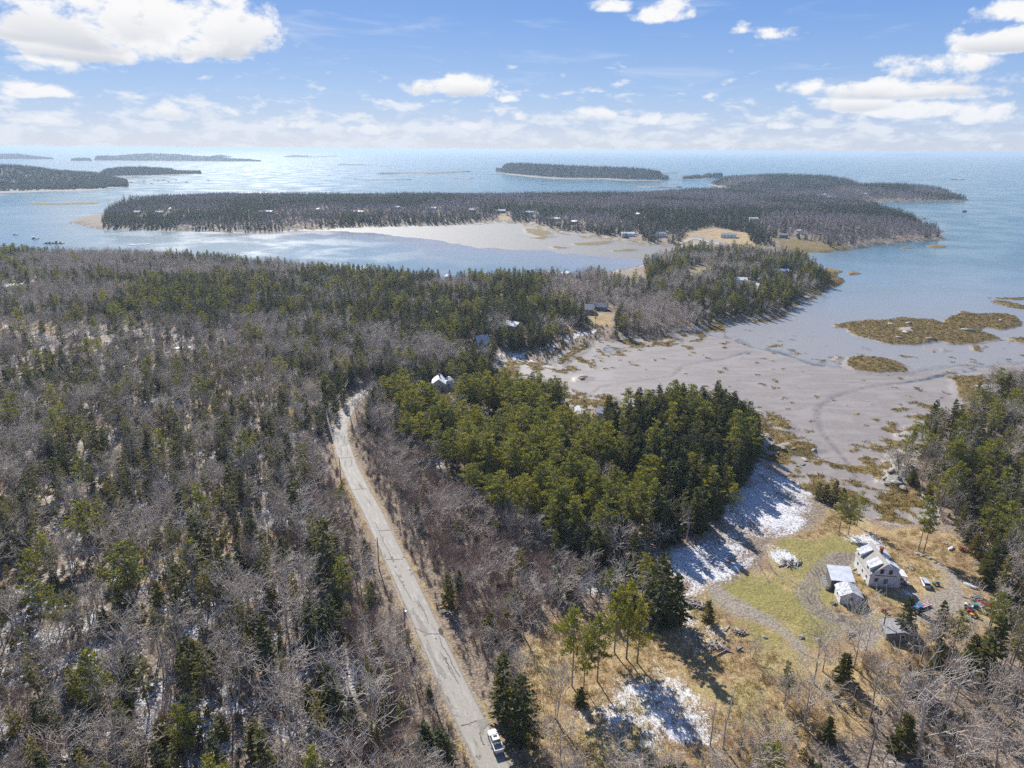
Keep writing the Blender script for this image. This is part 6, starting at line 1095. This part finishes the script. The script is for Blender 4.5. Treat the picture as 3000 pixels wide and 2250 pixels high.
def suv(loc, rz):
    t = thing('station_wagon', 'silver station wagon with dark rear window parked behind the farmhouse', 'car', loc, rz)
    def ring(y, hw_, z0, z1, c_=.12): return [(-hw_ + c_, y, z0), (hw_ - c_, y, z0), (hw_, y, z0 + c_), (hw_, y, z1 - c_), (hw_ - c_ * 1.2, y, z1), (-hw_ + c_ * 1.2, y, z1), (-hw_, y, z1 - c_), (-hw_, y, z0 + c_)]
    m = MB(); m.loft([ring(-2.35, .8, .5, .85), ring(-2.25, .9, .42, 1.02), ring(-1.2, .93, .4, 1.05), ring(1.2, .93, .4, 1.05), ring(2.1, .86, .42, .95), ring(2.4, .7, .5, .8, .08)]); m.build('body', M_CARS, t)
    m = MB(); m.loft([[(-.88, -2.2, 1.04), (.88, -2.2, 1.04), (.88, 1.25, 1.05), (-.88, 1.25, 1.05)], [(-.68, -1.75, 1.62), (.68, -1.75, 1.62), (.64, .35, 1.64), (-.64, .35, 1.64)]]); cb = m.build('cabin', M_CARS, t)
    quad(cb, 'windshield', [(-.78, 1.16, 1.15), (.78, 1.16, 1.15), (.62, .46, 1.60), (-.62, .46, 1.60)], M_GLASS); quad(cb, 'rear_window', [(.78, -2.14, 1.14), (-.78, -2.14, 1.14), (-.64, -1.79, 1.58), (.64, -1.79, 1.58)], M_GLASS)
    for sx_ in (-1, 1):
        for y0, y1 in ((-1.8, -.9), (-.8, .1), (.2, .9)): quad(cb, 'side_window', [(sx_ * .86, y0, 1.13), (sx_ * .86, y1, 1.13), (sx_ * .705, min(y1, .35) - .05, 1.57), (sx_ * .71, y0 + .12, 1.57)], M_GLASS)
        m = MB(); m.cbox(sx_ * .78, -2.36, .85, .2, .06, .2); m.build('tail_light', M_LAMP, t); m = MB(); m.cbox(sx_ * .62, 2.36, .74, .26, .1, .15); m.build('headlight', M_WHITE, t); m = MB(); m.cbox(sx_ * 1.0, .95, 1.1, .18, .1, .14); m.build('mirror', M_CARS, t)
    m = MB(); m.box(-.8, .8, -2.48, -2.37, .42, .60); m.build('bumper', M_WHITE, t)
    for x in (-.82, .82):
        for y in (-1.4, 1.5): wheel(t, x, y, .34, .2)
a = g1(*Z5([(1110, 725)])[0]); b = g1(*Z5([(1175, 845)])[0]); cc = (a + b) / 2; suv((cc[0], cc[1], cc[2] + .02), atan2(-(a[0] - b[0]), a[1] - b[1]))
# tractor
g = g1(*Z5([(1045, 1075)])[0]); t = thing('tractor', 'blue tractor with canopy roof parked beside dark spruces', 'tractor', tuple(g), .5)
m = MB(); m.box(-.4, .4, -.1, 1.7, .75, 1.35); m.build('hood', M_BLUE, t); m = MB(); m.box(-.8, .8, -1.3, .2, 2.45, 2.55); m.build('canopy', M_BLUE, t)
for x in (-.7, .7):
    for y in (-1.2, .1): m = MB(); m.tube((x, y, 1.0), (x, y, 2.45), .04, .04, 5); m.build('canopy_post', M_BLACK, t)
m = MB(); m.box(-.35, .35, -.95, -.45, .95, 1.15); m.box(-.35, .35, -.98, -.9, 1.15, 1.6); m.build('seat', M_BLACK, t)
for x in (-.85, .85): wheel(t, x, -.8, .78, .4); wheel(t, x * .8, 1.4, .42, .25); q = MB(); q.cbox(x, -.8, 1.66, .42, .9, .06); q.build('fender', M_BLUE, t)
for x in (-.5, .5): m = MB(); m.tube((x, .6, 1.1), (x, 2.7, .5), .07, .07, 5); m.build('loader_arm', M_RED, t)
m = MB(); m.prism([(2.6, .1), (3.2, .1), (3.1, .2), (2.75, .25), (2.7, .7), (2.6, .7)], 'x', -.95, .95); m.build('bucket', M_RED, t)
# trailer with boards
g = g1(*Z5([(1120, 1030)])[0]); t = thing('flat_trailer', 'low trailer loaded with pale boards next to the tractor', 'trailer', tuple(g), -1.15); m = MB(); m.box(-.8, .8, -2.0, 2.0, .5, .6); m.build('deck', M_DARKW, t)
for x in (-.9, .9): wheel(t, x, -.3, .32, .18)
for k in range(6): m = MB(); m.cbox(-.6 + k * .24, .1 * (k % 3), .66 + .02 * (k % 2), .17, 4.4, .06); m.build('board', M_WHITE if k % 2 else M_RED, t)
m = MB(); m.tube((0, 2.0, .55), (0, 3.2, .45), .05, .05, 5); m.build('tow_bar', M_BLACK, t)
def quadbike(name, label, x, y, rz, mm, k=1.0):
    g = g1(x, y); t = thing(name, label, 'quad bike', tuple(g), rz); m = MB(); m.loft([[(-.25, -.8, .5), (.25, -.8, .5), (.25, .8, .5), (-.25, .8, .5)], [(-.32, -.7, .85), (.32, -.7, .85), (.25, .75, .8), (-.25, .75, .8)]]); m.build('body', mm, t)
    m = MB(); m.cbox(0, -.25, .92, .32, .8, .14); m.build('seat', M_BLACK, t); m = MB(); m.tube((-.38, .4, 1.08), (.38, .4, 1.08), .025, .025, 5); m.tube((0, .5, .75), (0, .4, 1.08), .03, .03, 5); m.build('handlebar', M_BLACK, t)
    for yy in (-.8, .8): m = MB(); m.cbox(0, yy, .84, .9, .5, .05); m.build('rack', mm, t)
    for xx in (-.45, .45):
        for yy in (-.6, .65): wheel(t, xx, yy, .28, .22, 10)
ZY = lambda x, y: zc(2680, 1650, 7.213, [(x, y)])[0]
quadbike('quad_bike', 'red quad bike in the middle of the machines by the gravel turn', *ZY(1190, 1060), .8, M_RED); quadbike('quad_bike', 'yellow and black quad bike closest to the large olive spruce', *ZY(1260, 1140), 1.1, M_YEL); quadbike('quad_bike', 'white fronted quad bike nearest the teal drum', *ZY(1130, 930), .6, M_WHITE); quadbike('quad_bike', 'black quad bike behind the red one on the gravel', *ZY(1130, 1000), .9, M_BLACK)
quadbike('quad_bike', 'greenish quad bike on the grass strip beside the station wagon', *ZY(450, 460), 1.6, M_TEAL)
def drum(label, x, y, mm, r=.42, h_=1.1):
    g = g1(x, y); t = thing('drum', label, 'drum', tuple(g)); m = MB(); m.tube((0, 0, -.1), (0, 0, h_), r, r * .96, 12); m.build('shell', mm, t); m = MB(); m.tube((0, 0, h_), (0, 0, h_ + .08), r * 1.05, r * .95, 12); m.build('lid', mm, t)
drum('teal plastic drum standing beside the row of machines', *ZY(1265, 950), M_TEAL, .55, 1.3); drum('orange rusty drum lying near the fence wire below the outbuilding', *Z5([(695, 1075)])[0], M_ORG, .7, 1.1); drum('white bucket at the corner of the farmhouse', *Z5([(490, 745)])[0], M_WHITE, .4, .7)
def hull(name, label, x, y, rz, mm, L=4.6, W_=.45, cat_='canoe', H_=.4):
    g = g1(x, y); t = thing(name, label, cat_, (g[0], g[1], g[2] + .1), rz); secs = []
    for s in np.linspace(-1, 1, 9): ww = W_ * (1 - abs(s) ** 2.4) + .02; secs.append([(-ww, s * L / 2, H_ * .1), (-ww * .6, s * L / 2, H_), (ww * .6, s * L / 2, H_), (ww, s * L / 2, H_ * .1), (ww * .3, s * L / 2, -.02), (-ww * .3, s * L / 2, -.02)])
    m = MB(); m.loft(secs); m.build('hull', mm, t); m = MB(); m.tube((0, -L / 2 + .2, H_ + .02), (0, L / 2 - .2, H_ + .02), .04, .04, 4); m.build('keel', mm, t)
hull('canoe', 'upturned red canoe lying under the trees by the wood heap', *ZY(1490, 880), .95, M_RED, 4.6, .5); hull('rowing_boat', 'upturned white rowing boat in the grass under a small fir', *Z5([(1420, 400)])[0], -.9, M_WHITE, 3.2, .6, 'boat', .5)
hull('dinghy', 'white plastic dinghy at the foot of the wooded slope', *ZY(1145, 480), .7, M_WHITE, 3.0, .7, 'boat', .5); hull('dinghy', 'pale green dinghy under the spruce branches on the slope', *ZY(1245, 530), 1.2, M_WHITE, 2.4, .6, 'boat', .5)
def tyres(label, x, y):
    g = g1(x, y); t = thing('tyre_stack', label, 'tyre', tuple(g));
    for k, (dx, dz) in enumerate(((-.5, 0), (.45, 0), (0, .28))):
        m = MB(); m.tube((dx, 0, dz), (dx, 0, dz + .26), .5, .5, 12); tt = m.build('tyre', M_TYRE, t); m = MB(); m.tube((dx, 0, dz + .262), (dx, 0, dz + .27), .22, .22, 10); m.build('hub', M_GREYM, tt)
tyres('three black tyres piled on the grass by the outbuilding', *Z5([(160, 995)])[0])
g = g1(*Z8([(750, 500)])[0]); t = thing('trellis', 'pale green slatted trellis leaning in the brush below the yard', 'trellis', tuple(g), .2)
for k in range(7): m = MB(); m.box(-1.5 + k * .5, -1.4 + k * .5, -.03, .03, 0, 2.2 + .1 * (k % 2)); m.build('slat', M_TEAL if k % 3 == 0 else M_WHITE, t)
for z in (.5, 1.5): m = MB(); m.box(-1.6, 1.7, .035, .08, z, z + .1); m.build('rail', M_WHITE, t)
g = g1(*ZR([(1815, 1060)])[0]); t = thing('wrecked_car', 'rust orange wrecked car body in the brush below the pine grove', 'car', tuple(g), .3); m = MB(); m.loft([[(-.8, -2, .3), (.8, -2, .3), (.8, 2, .3), (-.8, 2, .3)], [(-.85, -2, .9), (.85, -2, .9), (.85, 2, .85), (-.85, 2, .85)]]); m.build('body', M_ORG, t); m = MB(); m.loft([[(-.75, -1.3, .9), (.75, -1.3, .9), (.75, 1, .9), (-.75, 1, .9)], [(-.6, -.9, 1.45), (.6, -.9, 1.45), (.6, .5, 1.45), (-.6, .5, 1.45)]]); m.build('cabin', M_ORG, t)
g = g1(*Z5([(880, 800)])[0]); t = thing('sign_board', 'white framed board leaning at the farmhouse corner', 'board', (g[0], g[1], g[2]), .4); m = MB(); m.box(-.7, .7, -.03, .03, 0, 1.7); m.build('frame', M_WHITE, t); m = MB(); m.box(-.4, .4, -.06, -.035, .4, 1.3); m.build('panel', M_GLASS, t)
g = g1(*Z5([(1540, 420)])[0]); t = thing('fire_pit_heap', 'heap of reddish brush by the small fir', 'heap', tuple(g)); v_, t2_ = low_bush(5, 1.6, 60, .05, 1.6); link(bpy.data.objects.new('twigs', tri_mesh('twigs', v_, t2_, [mat('red_twigs', (.3, .06, .05), .8)]))).parent = t
# garden frames
for i, (q, lab, w_, l_) in enumerate([(Z5([(405, 650)])[0], 'white timber garden frame between shed and farmhouse', 2.4, 2.2), (Z5([(100, 730)])[0], 'dark timber planting bed on the lawn by the sheds', 2.6, 2.2)]):
    g = g1(*q); t = thing('garden_frame', lab, 'garden frame', tuple(g), .5 - .7 * i)
    for a_ in ((-w_ / 2, w_ / 2, -l_ / 2 - .1, -l_ / 2), (-w_ / 2, w_ / 2, l_ / 2, l_ / 2 + .1), (-w_ / 2 - .1, -w_ / 2 - .002, -l_ / 2, l_ / 2), (w_ / 2 + .002, w_ / 2 + .1, -l_ / 2, l_ / 2)): m = MB(); m.box(a_[0], a_[1], a_[2], a_[3], -.2, .4); m.build('board', M_WHITE if i == 0 else M_DARKW, t)
# ------------------------------------------------------------------ logs, woodpiles, stones
def log_mesh(seed, L=2.2, r=.14, n=7):
    m = MB(); q = np.random.default_rng(seed); m.loft([[(x, r * q.uniform(.85, 1.1) * cos(a), r * q.uniform(.85, 1.1) * sin(a)) for a in np.arange(n) * 2 * pi / n] for x in (-L / 2, 0, L / 2)]); return mesh_from('log', m.V, m.F, [M_LOG])
LOGM = [log_mesh(i, 2.4, .13 + .02 * i) for i in range(4)]
def heap(label, pts, n, seed, L=1.0, spread=2.4, order=.3, rz=0.0):
    g = g1(*pts); t = thing('wood_heap', label, 'log pile', tuple(g), rz); q = np.random.default_rng(seed)
    for i in range(n):
        o = bpy.data.objects.new('log', LOGM[i % 4]); link(o); o.parent = t; lay = i / n; o.location = (q.normal() * spread * .45 * (1 - lay * .6), q.normal() * spread * .33 * (1 - lay * .6), .15 + lay * .55); o.rotation_euler = (0, q.normal() * .15, q.normal() * order * 2); o.scale = (L * q.uniform(.6, 1.2),) * 3
heap('large loose heap of snow dusted split logs by the spruce clump', Z6([(730, 920)])[0], 42, 1, 1.1, 4.2, .35, .3); heap('small bundle of logs under the dense spruce clump', Z6([(610, 1060)])[0], 9, 2, .9, 1.6, .3)
heap('scattered log heap in the snowy strip', Z6([(770, 1220)])[0], 14, 3, .9, 2.2, .6); heap('round heap of tangled grey branches and logs in the meadow', Z6([(930, 1310)])[0], 40, 4, .9, 3.2, .8); heap('few pale logs at the corner of the ditch', Z6([(1160, 1340)])[0], 8, 5, .8, 1.2, .8)
heap('snowy log heap in the shaded ditch clearing', Z6([(190, 740)])[0], 26, 6, 1.0, 3.6, .5); heap('long row of timber and scrap logs along the wooded slope', ZY(1420, 960), 36, 7, 1.0, 3.6, .3, -.8); heap('pile of poles further down the wooded slope', ZY(1330, 760), 18, 8, 1.2, 3.0, .3, -.7)
heap('branch litter heap beside the stunted tree', Z6([(1150, 1180)])[0], 18, 9, 1.0, 3.0, .8); heap('mound of pale brushwood on the snowy mound in the lawn', Z6([(1640, 540)])[0], 30, 10, 1.1, 4.4, .8)
heap('scattered pale scrap by the cabin', Z5([(320, 1325)])[0], 12, 11, .7, 2.0, .8)
LG = [log_mesh(20 + i, 9.0, .15) for i in range(3)]
def fallen(label, a, b, group=None):
    A_, B_ = ground([a, b]); c_ = (A_ + B_) / 2; d_ = B_ - A_; L = np.linalg.norm(d_); o = link(bpy.data.objects.new('fallen_log', LG[random.randrange(3)])); o.location = (c_[0], c_[1], c_[2] + .22); o.rotation_euler = (0, -math.asin(d_[2] / max(L, .01)), atan2(d_[1], d_[0])); o.scale = (L / 9.0, 1.2, 1.2); tag(o, label, 'log', group)
fallen('long fallen trunk lying across the shaded snow by the ditch', *Z6([(0, 670), (250, 725)])); fallen('pale pole lying on the pond bank', *Z6([(40, 510), (120, 560)])); fallen('dark heavy log along the meadow ditch bank', *Z6([(860, 1440), (1060, 1335)])); fallen('short white plank over the ditch water', *Z6([(708, 1435), (745, 1400)])); fallen('fallen pole in the stubble by the stunted tree', *Z6([(1140, 1150), (1210, 1180)]))
ZL = lambda p: zc(0, 1300, 2.458, p); ZM = lambda p: zc(0, 1750, 2.458, p)
for a_, b_ in [((280, 345), (340, 270)), ((400, 90), (535, 170)), ((250, 210), (380, 180)), ((380, 265), (500, 262)), ((50, 360), (180, 310)), ((1390, 320), (1560, 325)), ((60, 300), (130, 235)), ((310, 130), (480, 70)), ((780, 490), (890, 490)), ((1280, 490), (1420, 500))]: fallen('bleached fallen trunk on the snowy floor of the thin wood', *ZL([a_, b_]), group='fallen trunks in the thin wood')
for a_, b_ in [((985, 275), (1045, 335)), ((420, 605), (560, 650)), ((1210, 625), (1440, 580)), ((700, 960), (900, 940)), ((1780, 890), (1860, 760)), ((400, 380), (520, 430)), ((100, 690), (190, 740))]: fallen('pale fallen trunk among trees nearest the viewer', *ZM([a_, b_]), group='fallen trunks nearest the viewer')
fallen('curved mossy trunk bridging the ditch beside the road', *ZT([(700, 1080), (1050, 1020)]))
def rock_mesh(seed):
    q = np.random.default_rng(seed); V = []; F = []
    import bmesh
    bm = bmesh.new(); bmesh.ops.create_icosphere(bm, subdivisions=2, radius=1.0)
    for v in bm.verts: p = np.array(v.co); k = 1 + .35 * (vnoise(np.array([p[0] * 2 + seed]), np.array([p[1] * 2 + p[2] * 3]), 1.0, seed)[0] - .5) * 2; v.co = Vector((p[0] * k, p[1] * k * .8, p[2] * k * .5))
    me = bpy.data.meshes.new('rock'); bm.to_mesh(me); bm.free(); me.materials.append(M_PALE if seed % 2 else M_ROCK); return me
RKM = [rock_mesh(i) for i in range(6)]
def rock(x, y, s, label, group=None, e=1.0): g = g1(x, y); o = link(bpy.data.objects.new('boulder', RKM[random.randrange(6)])); o.location = (g[0], g[1], g[2] + s * .08); o.scale = (s * e, s, s); o.rotation_euler = (0, 0, random.uniform(0, 6)); tag(o, label, 'boulder', group)
rock(*Z6([(1730, 1220)])[0], .9, 'flat pale boulder on the lawn end of the gravel strip'); rock(*Z6([(1885, 1250)])[0], .8, 'round stone behind the rounded leafless tree'); rock(*Z6([(1395, 1225)])[0], .7, 'dark stump like stone with a shadow in the meadow'); rock(*Z8([(1160, 1035)])[0], .5, 'small white stone beside the cross armed pole')
for p in Z4([(1480, 905), (1430, 880), (1520, 930), (1390, 1040), (1430, 1020), (1350, 1110), (1400, 1150), (1330, 1190), (1420, 1210), (1500, 1080), (1450, 1160), (1380, 1180), (1560, 960), (1310, 1150), (1480, 1010)]): rock(*p, random.uniform(.7, 1.5), 'pale smooth boulder on the ledges below the wooded point', 'boulders on the pale ledges', 1.6)
for p in Z4([(600, 965), (650, 955), (720, 960), (560, 890), (540, 880), (780, 1065), (790, 1035), (500, 735), (850, 970), (620, 985)]): rock(*p, random.uniform(.5, 1.2), 'grey boulder among rockweed below the dark spruce stand', 'boulders below the dark spruce stand', 1.5)
for p in Z4([(1440, 205), (1460, 150), (1350, 155), (1400, 240), (1600, 250), (1840, 195), (2060, 130)]): rock(*p, random.uniform(1.2, 3.2), 'light boulder on the large rockweed islet', 'boulders on the large islet', 1.9)
for p in ZB([(1760, 690), (1940, 610), (1690, 680), (1850, 640), (1560, 940), (1500, 950), (1620, 920), (1420, 940), (1950, 855), (1280, 740), (1980, 590)]): rock(*p, random.uniform(.7, 1.5), 'boulder along the inner cove bank', 'boulders along the inner cove', 1.5)
for p in Z5([(1050, 440), (1120, 470), (1180, 500), (1250, 545), (1310, 570), (1080, 455), (1380, 345), (1410, 365), (1360, 335), (1650, 920), (1690, 945), (1730, 975), (960, 600), (1000, 620), (930, 590)]): rock(*p, random.uniform(.35, .8), 'field stone in the tumbled rows around the farm yard', 'field stones of the yard', 1.3)
# snow heap, stream bank walls, puddle
g = g1(*ZS([(1275, 1155)])[0]); i_ = int(np.argmin(np.hypot(ROAD[:, 0] - g[0], ROAD[:, 1] - g[1]))); tt_ = ROAD[i_ + 1] - ROAD[i_ - 1]; tt_ = tt_ / np.hypot(*tt_); nn_ = np.array([abs(tt_[1]), -tt_[0] * np.sign(tt_[1])]); g = np.array([*(ROAD[i_] + nn_ * 2.75), 0]); g[2] = float(road_z(np.array([g[:2]]))[0]) - .25; t = MB(); t.add([(g[0] + (.55 + .1 * sin(3 * a)) * cos(a) - .35 * sin(a), g[1] + (1.3 + .2 * sin(2 * a)) * sin(a), g[2] + .30) for a in np.arange(14) * 2 * pi / 14], [tuple(range(14))]); tag(t.build('puddle', mat('muddy_puddle', (.08, .07, .05), .08, (.1, .09, .06), 1.0)), 'dark puddle at the broken road edge', 'puddle')
# ------------------------------------------------------------------ poles and wires
def pole(label, bx, by, ty, arm=False, tr=False, rz=0.0, lean=0.0, base=None, hh=None):
    g = g1(bx, by) if base is None else np.array([base[0], base[1], float(gz(base[0], base[1])[0])])
    if hh is None:
        for hh in np.arange(3, 16, .1):
            if project(np.array([g[0]]), np.array([g[1]]), np.array([g[2] + hh]))[1][0] <= ty: break
    t = thing('utility_pole', label, 'utility pole', tuple(g), rz); m = MB(); m.tube((0, 0, -.5), (lean, 0, hh), .19, .13, 8); m.build('post', M_POLE, t); at = []
    if arm:
        m = MB(); m.cbox(lean, .16, hh - .5, 2.6, .12, .14); am = m.build('crossarm', M_POLE, t)
        for x in (-1.15, -.4, .5, 1.15): q = MB(); q.tube((x + lean, .16, hh - .42), (x + lean, .16, hh - .18), .06, .04, 6); q.build('insulator', M_WHITE, am); 
    else:
        q = MB(); q.tube((lean, 0, hh), (lean, 0, hh + .25), .06, .05, 6); q.build('insulator', M_WHITE, t)
    if tr: m = MB(); m.tube((.38 + lean, 0, hh - 2.0), (.38 + lean, 0, hh - 1.0), .26, .26, 10); m.build('transformer', M_GREYM, t)
    return np.array([g[0] + lean * cos(rz), g[1], g[2] + hh])
def cable(label, P, sag=.6, r=.03, group=None):
    m = MB()
    for a_, b_ in zip(P[:-1], P[1:]):
        n = 10; a_ = np.array(a_, float); b_ = np.array(b_, float); pts = [a_ + (b_ - a_) * k / n - np.array([0, 0, sag * 4 * (k / n) * (1 - k / n)]) for k in range(n + 1)]
        for u_, v_ in zip(pts[:-1], pts[1:]): m.tube(tuple(u_), tuple(v_), r, r, 4)
    tag(m.build('cable', M_WIRE), label, 'cable', group)
tP = []
tP.append(pole('far roadside pole where the wires reach the spruces beyond the bend', *ZR([(832, 330)])[0], ZR([(832, 205)])[0][1]))
tP.append(pole('roadside pole at the outside of the bend where the wires turn', *ZR([(590, 770)])[0], ZR([(530, 568)])[0][1]))
tP.append(pole('dark roadside pole beside the straight stretch', *ZR([(735, 1335)])[0], ZR([(700, 1070)])[0][1], hh=None))
tP.append(pole('roadside pole half way down standing in brush beside a thin fir', *ZS([(700, 560)])[0], ZS([(645, 250)])[0][1]))
tP.append(pole('roadside pole carrying a small transformer above the rusty verge', *ZS([(955, 1200)])[0], ZS([(932, 930)])[0][1], tr=True))
lastb = ROAD[0] if ROAD[0][1] < ROAD[-1][1] else ROAD[-1]
e_ = tP[-1] + (tP[-1] - tP[-2]) / np.linalg.norm((tP[-1] - tP[-2])[:2]) * 60
dr_ = (ROAD[-1] - ROAD[-20]) if ROAD[-1][1] < ROAD[0][1] else (ROAD[0] - ROAD[19]); dr_ = dr_ / np.linalg.norm(dr_); e_ = np.array([tP[-1][0] + dr_[0] * 60, tP[-1][1] + dr_[1] * 60, tP[-1][2]])
for k, (dz, dx, lb) in enumerate(((0.25, 0, 'topmost power cable along the road'), (-.7, .12, 'middle power cable along the road'), (-1.5, -.12, 'lowest heavy cable along the road'))): cable(lb, [p + np.array([dx, 0, dz]) for p in tP] + [e_ + np.array([dx, 0, dz])], .7, .028 if k < 2 else .045)
pB = pole('tall cross armed pole at the lower edge of the yard', *Z8([(925, 1470)])[0], Z8([(1030, 985)])[0][1], arm=True, rz=-.7)
pC = pole('slender service pole in the yard between outbuilding and cabin', *Z5([(680, 1300)])[0], Z5([(745, 1035)])[0][1])
fhp = np.array(FH.matrix_world.translation) if False else np.array([c[0], c[1], c[2] + .3]); fa = fhp + np.array([cos(rz0) * -.3, sin(rz0) * -.3 - .1, 5.6]); cable('thin service cable from yard pole to farmhouse gable', [pC, fa], .5, .02); cable('cable from cross armed pole to yard service pole', [pB, pC], .8, .02)
for k, dx in enumerate((-1.1, -.4, 1.1)): cable(('first', 'second', 'third')[k] + ' cable leaving the cross armed pole toward the viewer', [pB + np.array([dx * .7, -dx * .6, -.15]), pB + np.array([-16 + dx, -60, -.4])], .8, .025)
# ------------------------------------------------------------------ boats at anchor
def lobster_boat(label, q, L=11.0, rz=0.0, mm=None, group=None):
    g = flat([q])[0]; t = thing('lobster_boat', label, 'boat', (g[0], g[1], 0), rz, group); secs = []; W_ = L * .15
    for s in np.linspace(-1, 1, 7): ww = W_ * (1 - max(0, s) ** 2.2 * .97); z = 1.1 + .7 * max(0, s) ** 1.5; secs.append([(-ww, s * L / 2, z), (-ww * .8, s * L / 2, -.3), (ww * .8, s * L / 2, -.3), (ww, s * L / 2, z)])
    m = MB(); m.loft(secs); m.build('hull', mm or M_WHITE, t); m = MB(); m.box(-W_ * .7, W_ * .7, L * .02, L * .24, 1.1, 3.1); m.build('wheelhouse', M_WHITE, t); m = MB(); m.box(-W_ * .8, W_ * .8, -L * .06, L * .27, 3.12, 3.25); m.build('wheelhouse_roof', M_WHITE, t); m = MB(); m.tube((0, L * .1, 3.25), (0, L * .1, 5.2), .07, .04, 5); m.build('mast', M_GREYM, t)
BT = [((850, 342), 'pair moored', 14), ((935, 329), '', 10), ((937, 341), '', 11), ((985, 351), '', 11), ((1000, 325), '', 9), ((1030, 329), '', 11), ((1062, 330), '', 12), ((1093, 338), '', 12), ((1143, 329), '', 11), ((1210, 341), '', 13), ((1352, 329), '', 12)]
ordn = ['moored nearest the village point', 'moored at the back left of the harbour cluster', 'moored in front of the back left one', 'moored lowest in the harbour cluster', 'smallest of the harbour cluster behind the others', 'moored in the tight middle line', 'last of the tight middle line', 'standing tall in the harbour middle', 'moored alone behind the standing tall one', 'moored off the wooded harbour island', 'anchored farthest out beyond the harbour']
for (q, _, L), lb in zip(BT, ordn): lobster_boat('dark hulled lobster boat ' + lb, Z1([q])[0], L, random.uniform(1.2, 1.9), M_BLACK if L % 2 else M_GREYW)
lobster_boat('pale lobster boat moored off the thick wood with its stern toward the shore', Z1([(226, 708)])[0], 12, 1.3, M_TEAL); lobster_boat('small open boat moored far to the harbour side', Z1([(100, 681)])[0], 8, 1.5, M_WHITE)
g = flat(Z1([(350, 737)]))[0]; t = thing('work_barge', 'long dark work float with gear on deck moored off the thick wood', 'barge', (g[0], g[1], 0), .15); m = MB(); m.box(-12, 12, -2.6, 2.6, -.3, .8); m.build('hull', M_BLACK, t)
for x, hh_ in ((-9, 1.2), (-5, 1.8), (-1, 1.0), (3, 2.4), (8, 1.2)): m = MB(); m.box(x - 1, x + 1, -1.3, 1.3, .81, .8 + hh_); m.build('crate', M_TEAL if x < 0 else M_GREYW, t)
g = flat(Z1([(905, 745)]))[0]; t = thing('floating_dock', 'long narrow snow covered float showing between the treetops', 'dock', (g[0], g[1], 0), .35); m = MB(); m.box(-12, 12, -1.8, 1.8, -.2, .6); m.build('deck', M_SNOW, t)
print('objects done')
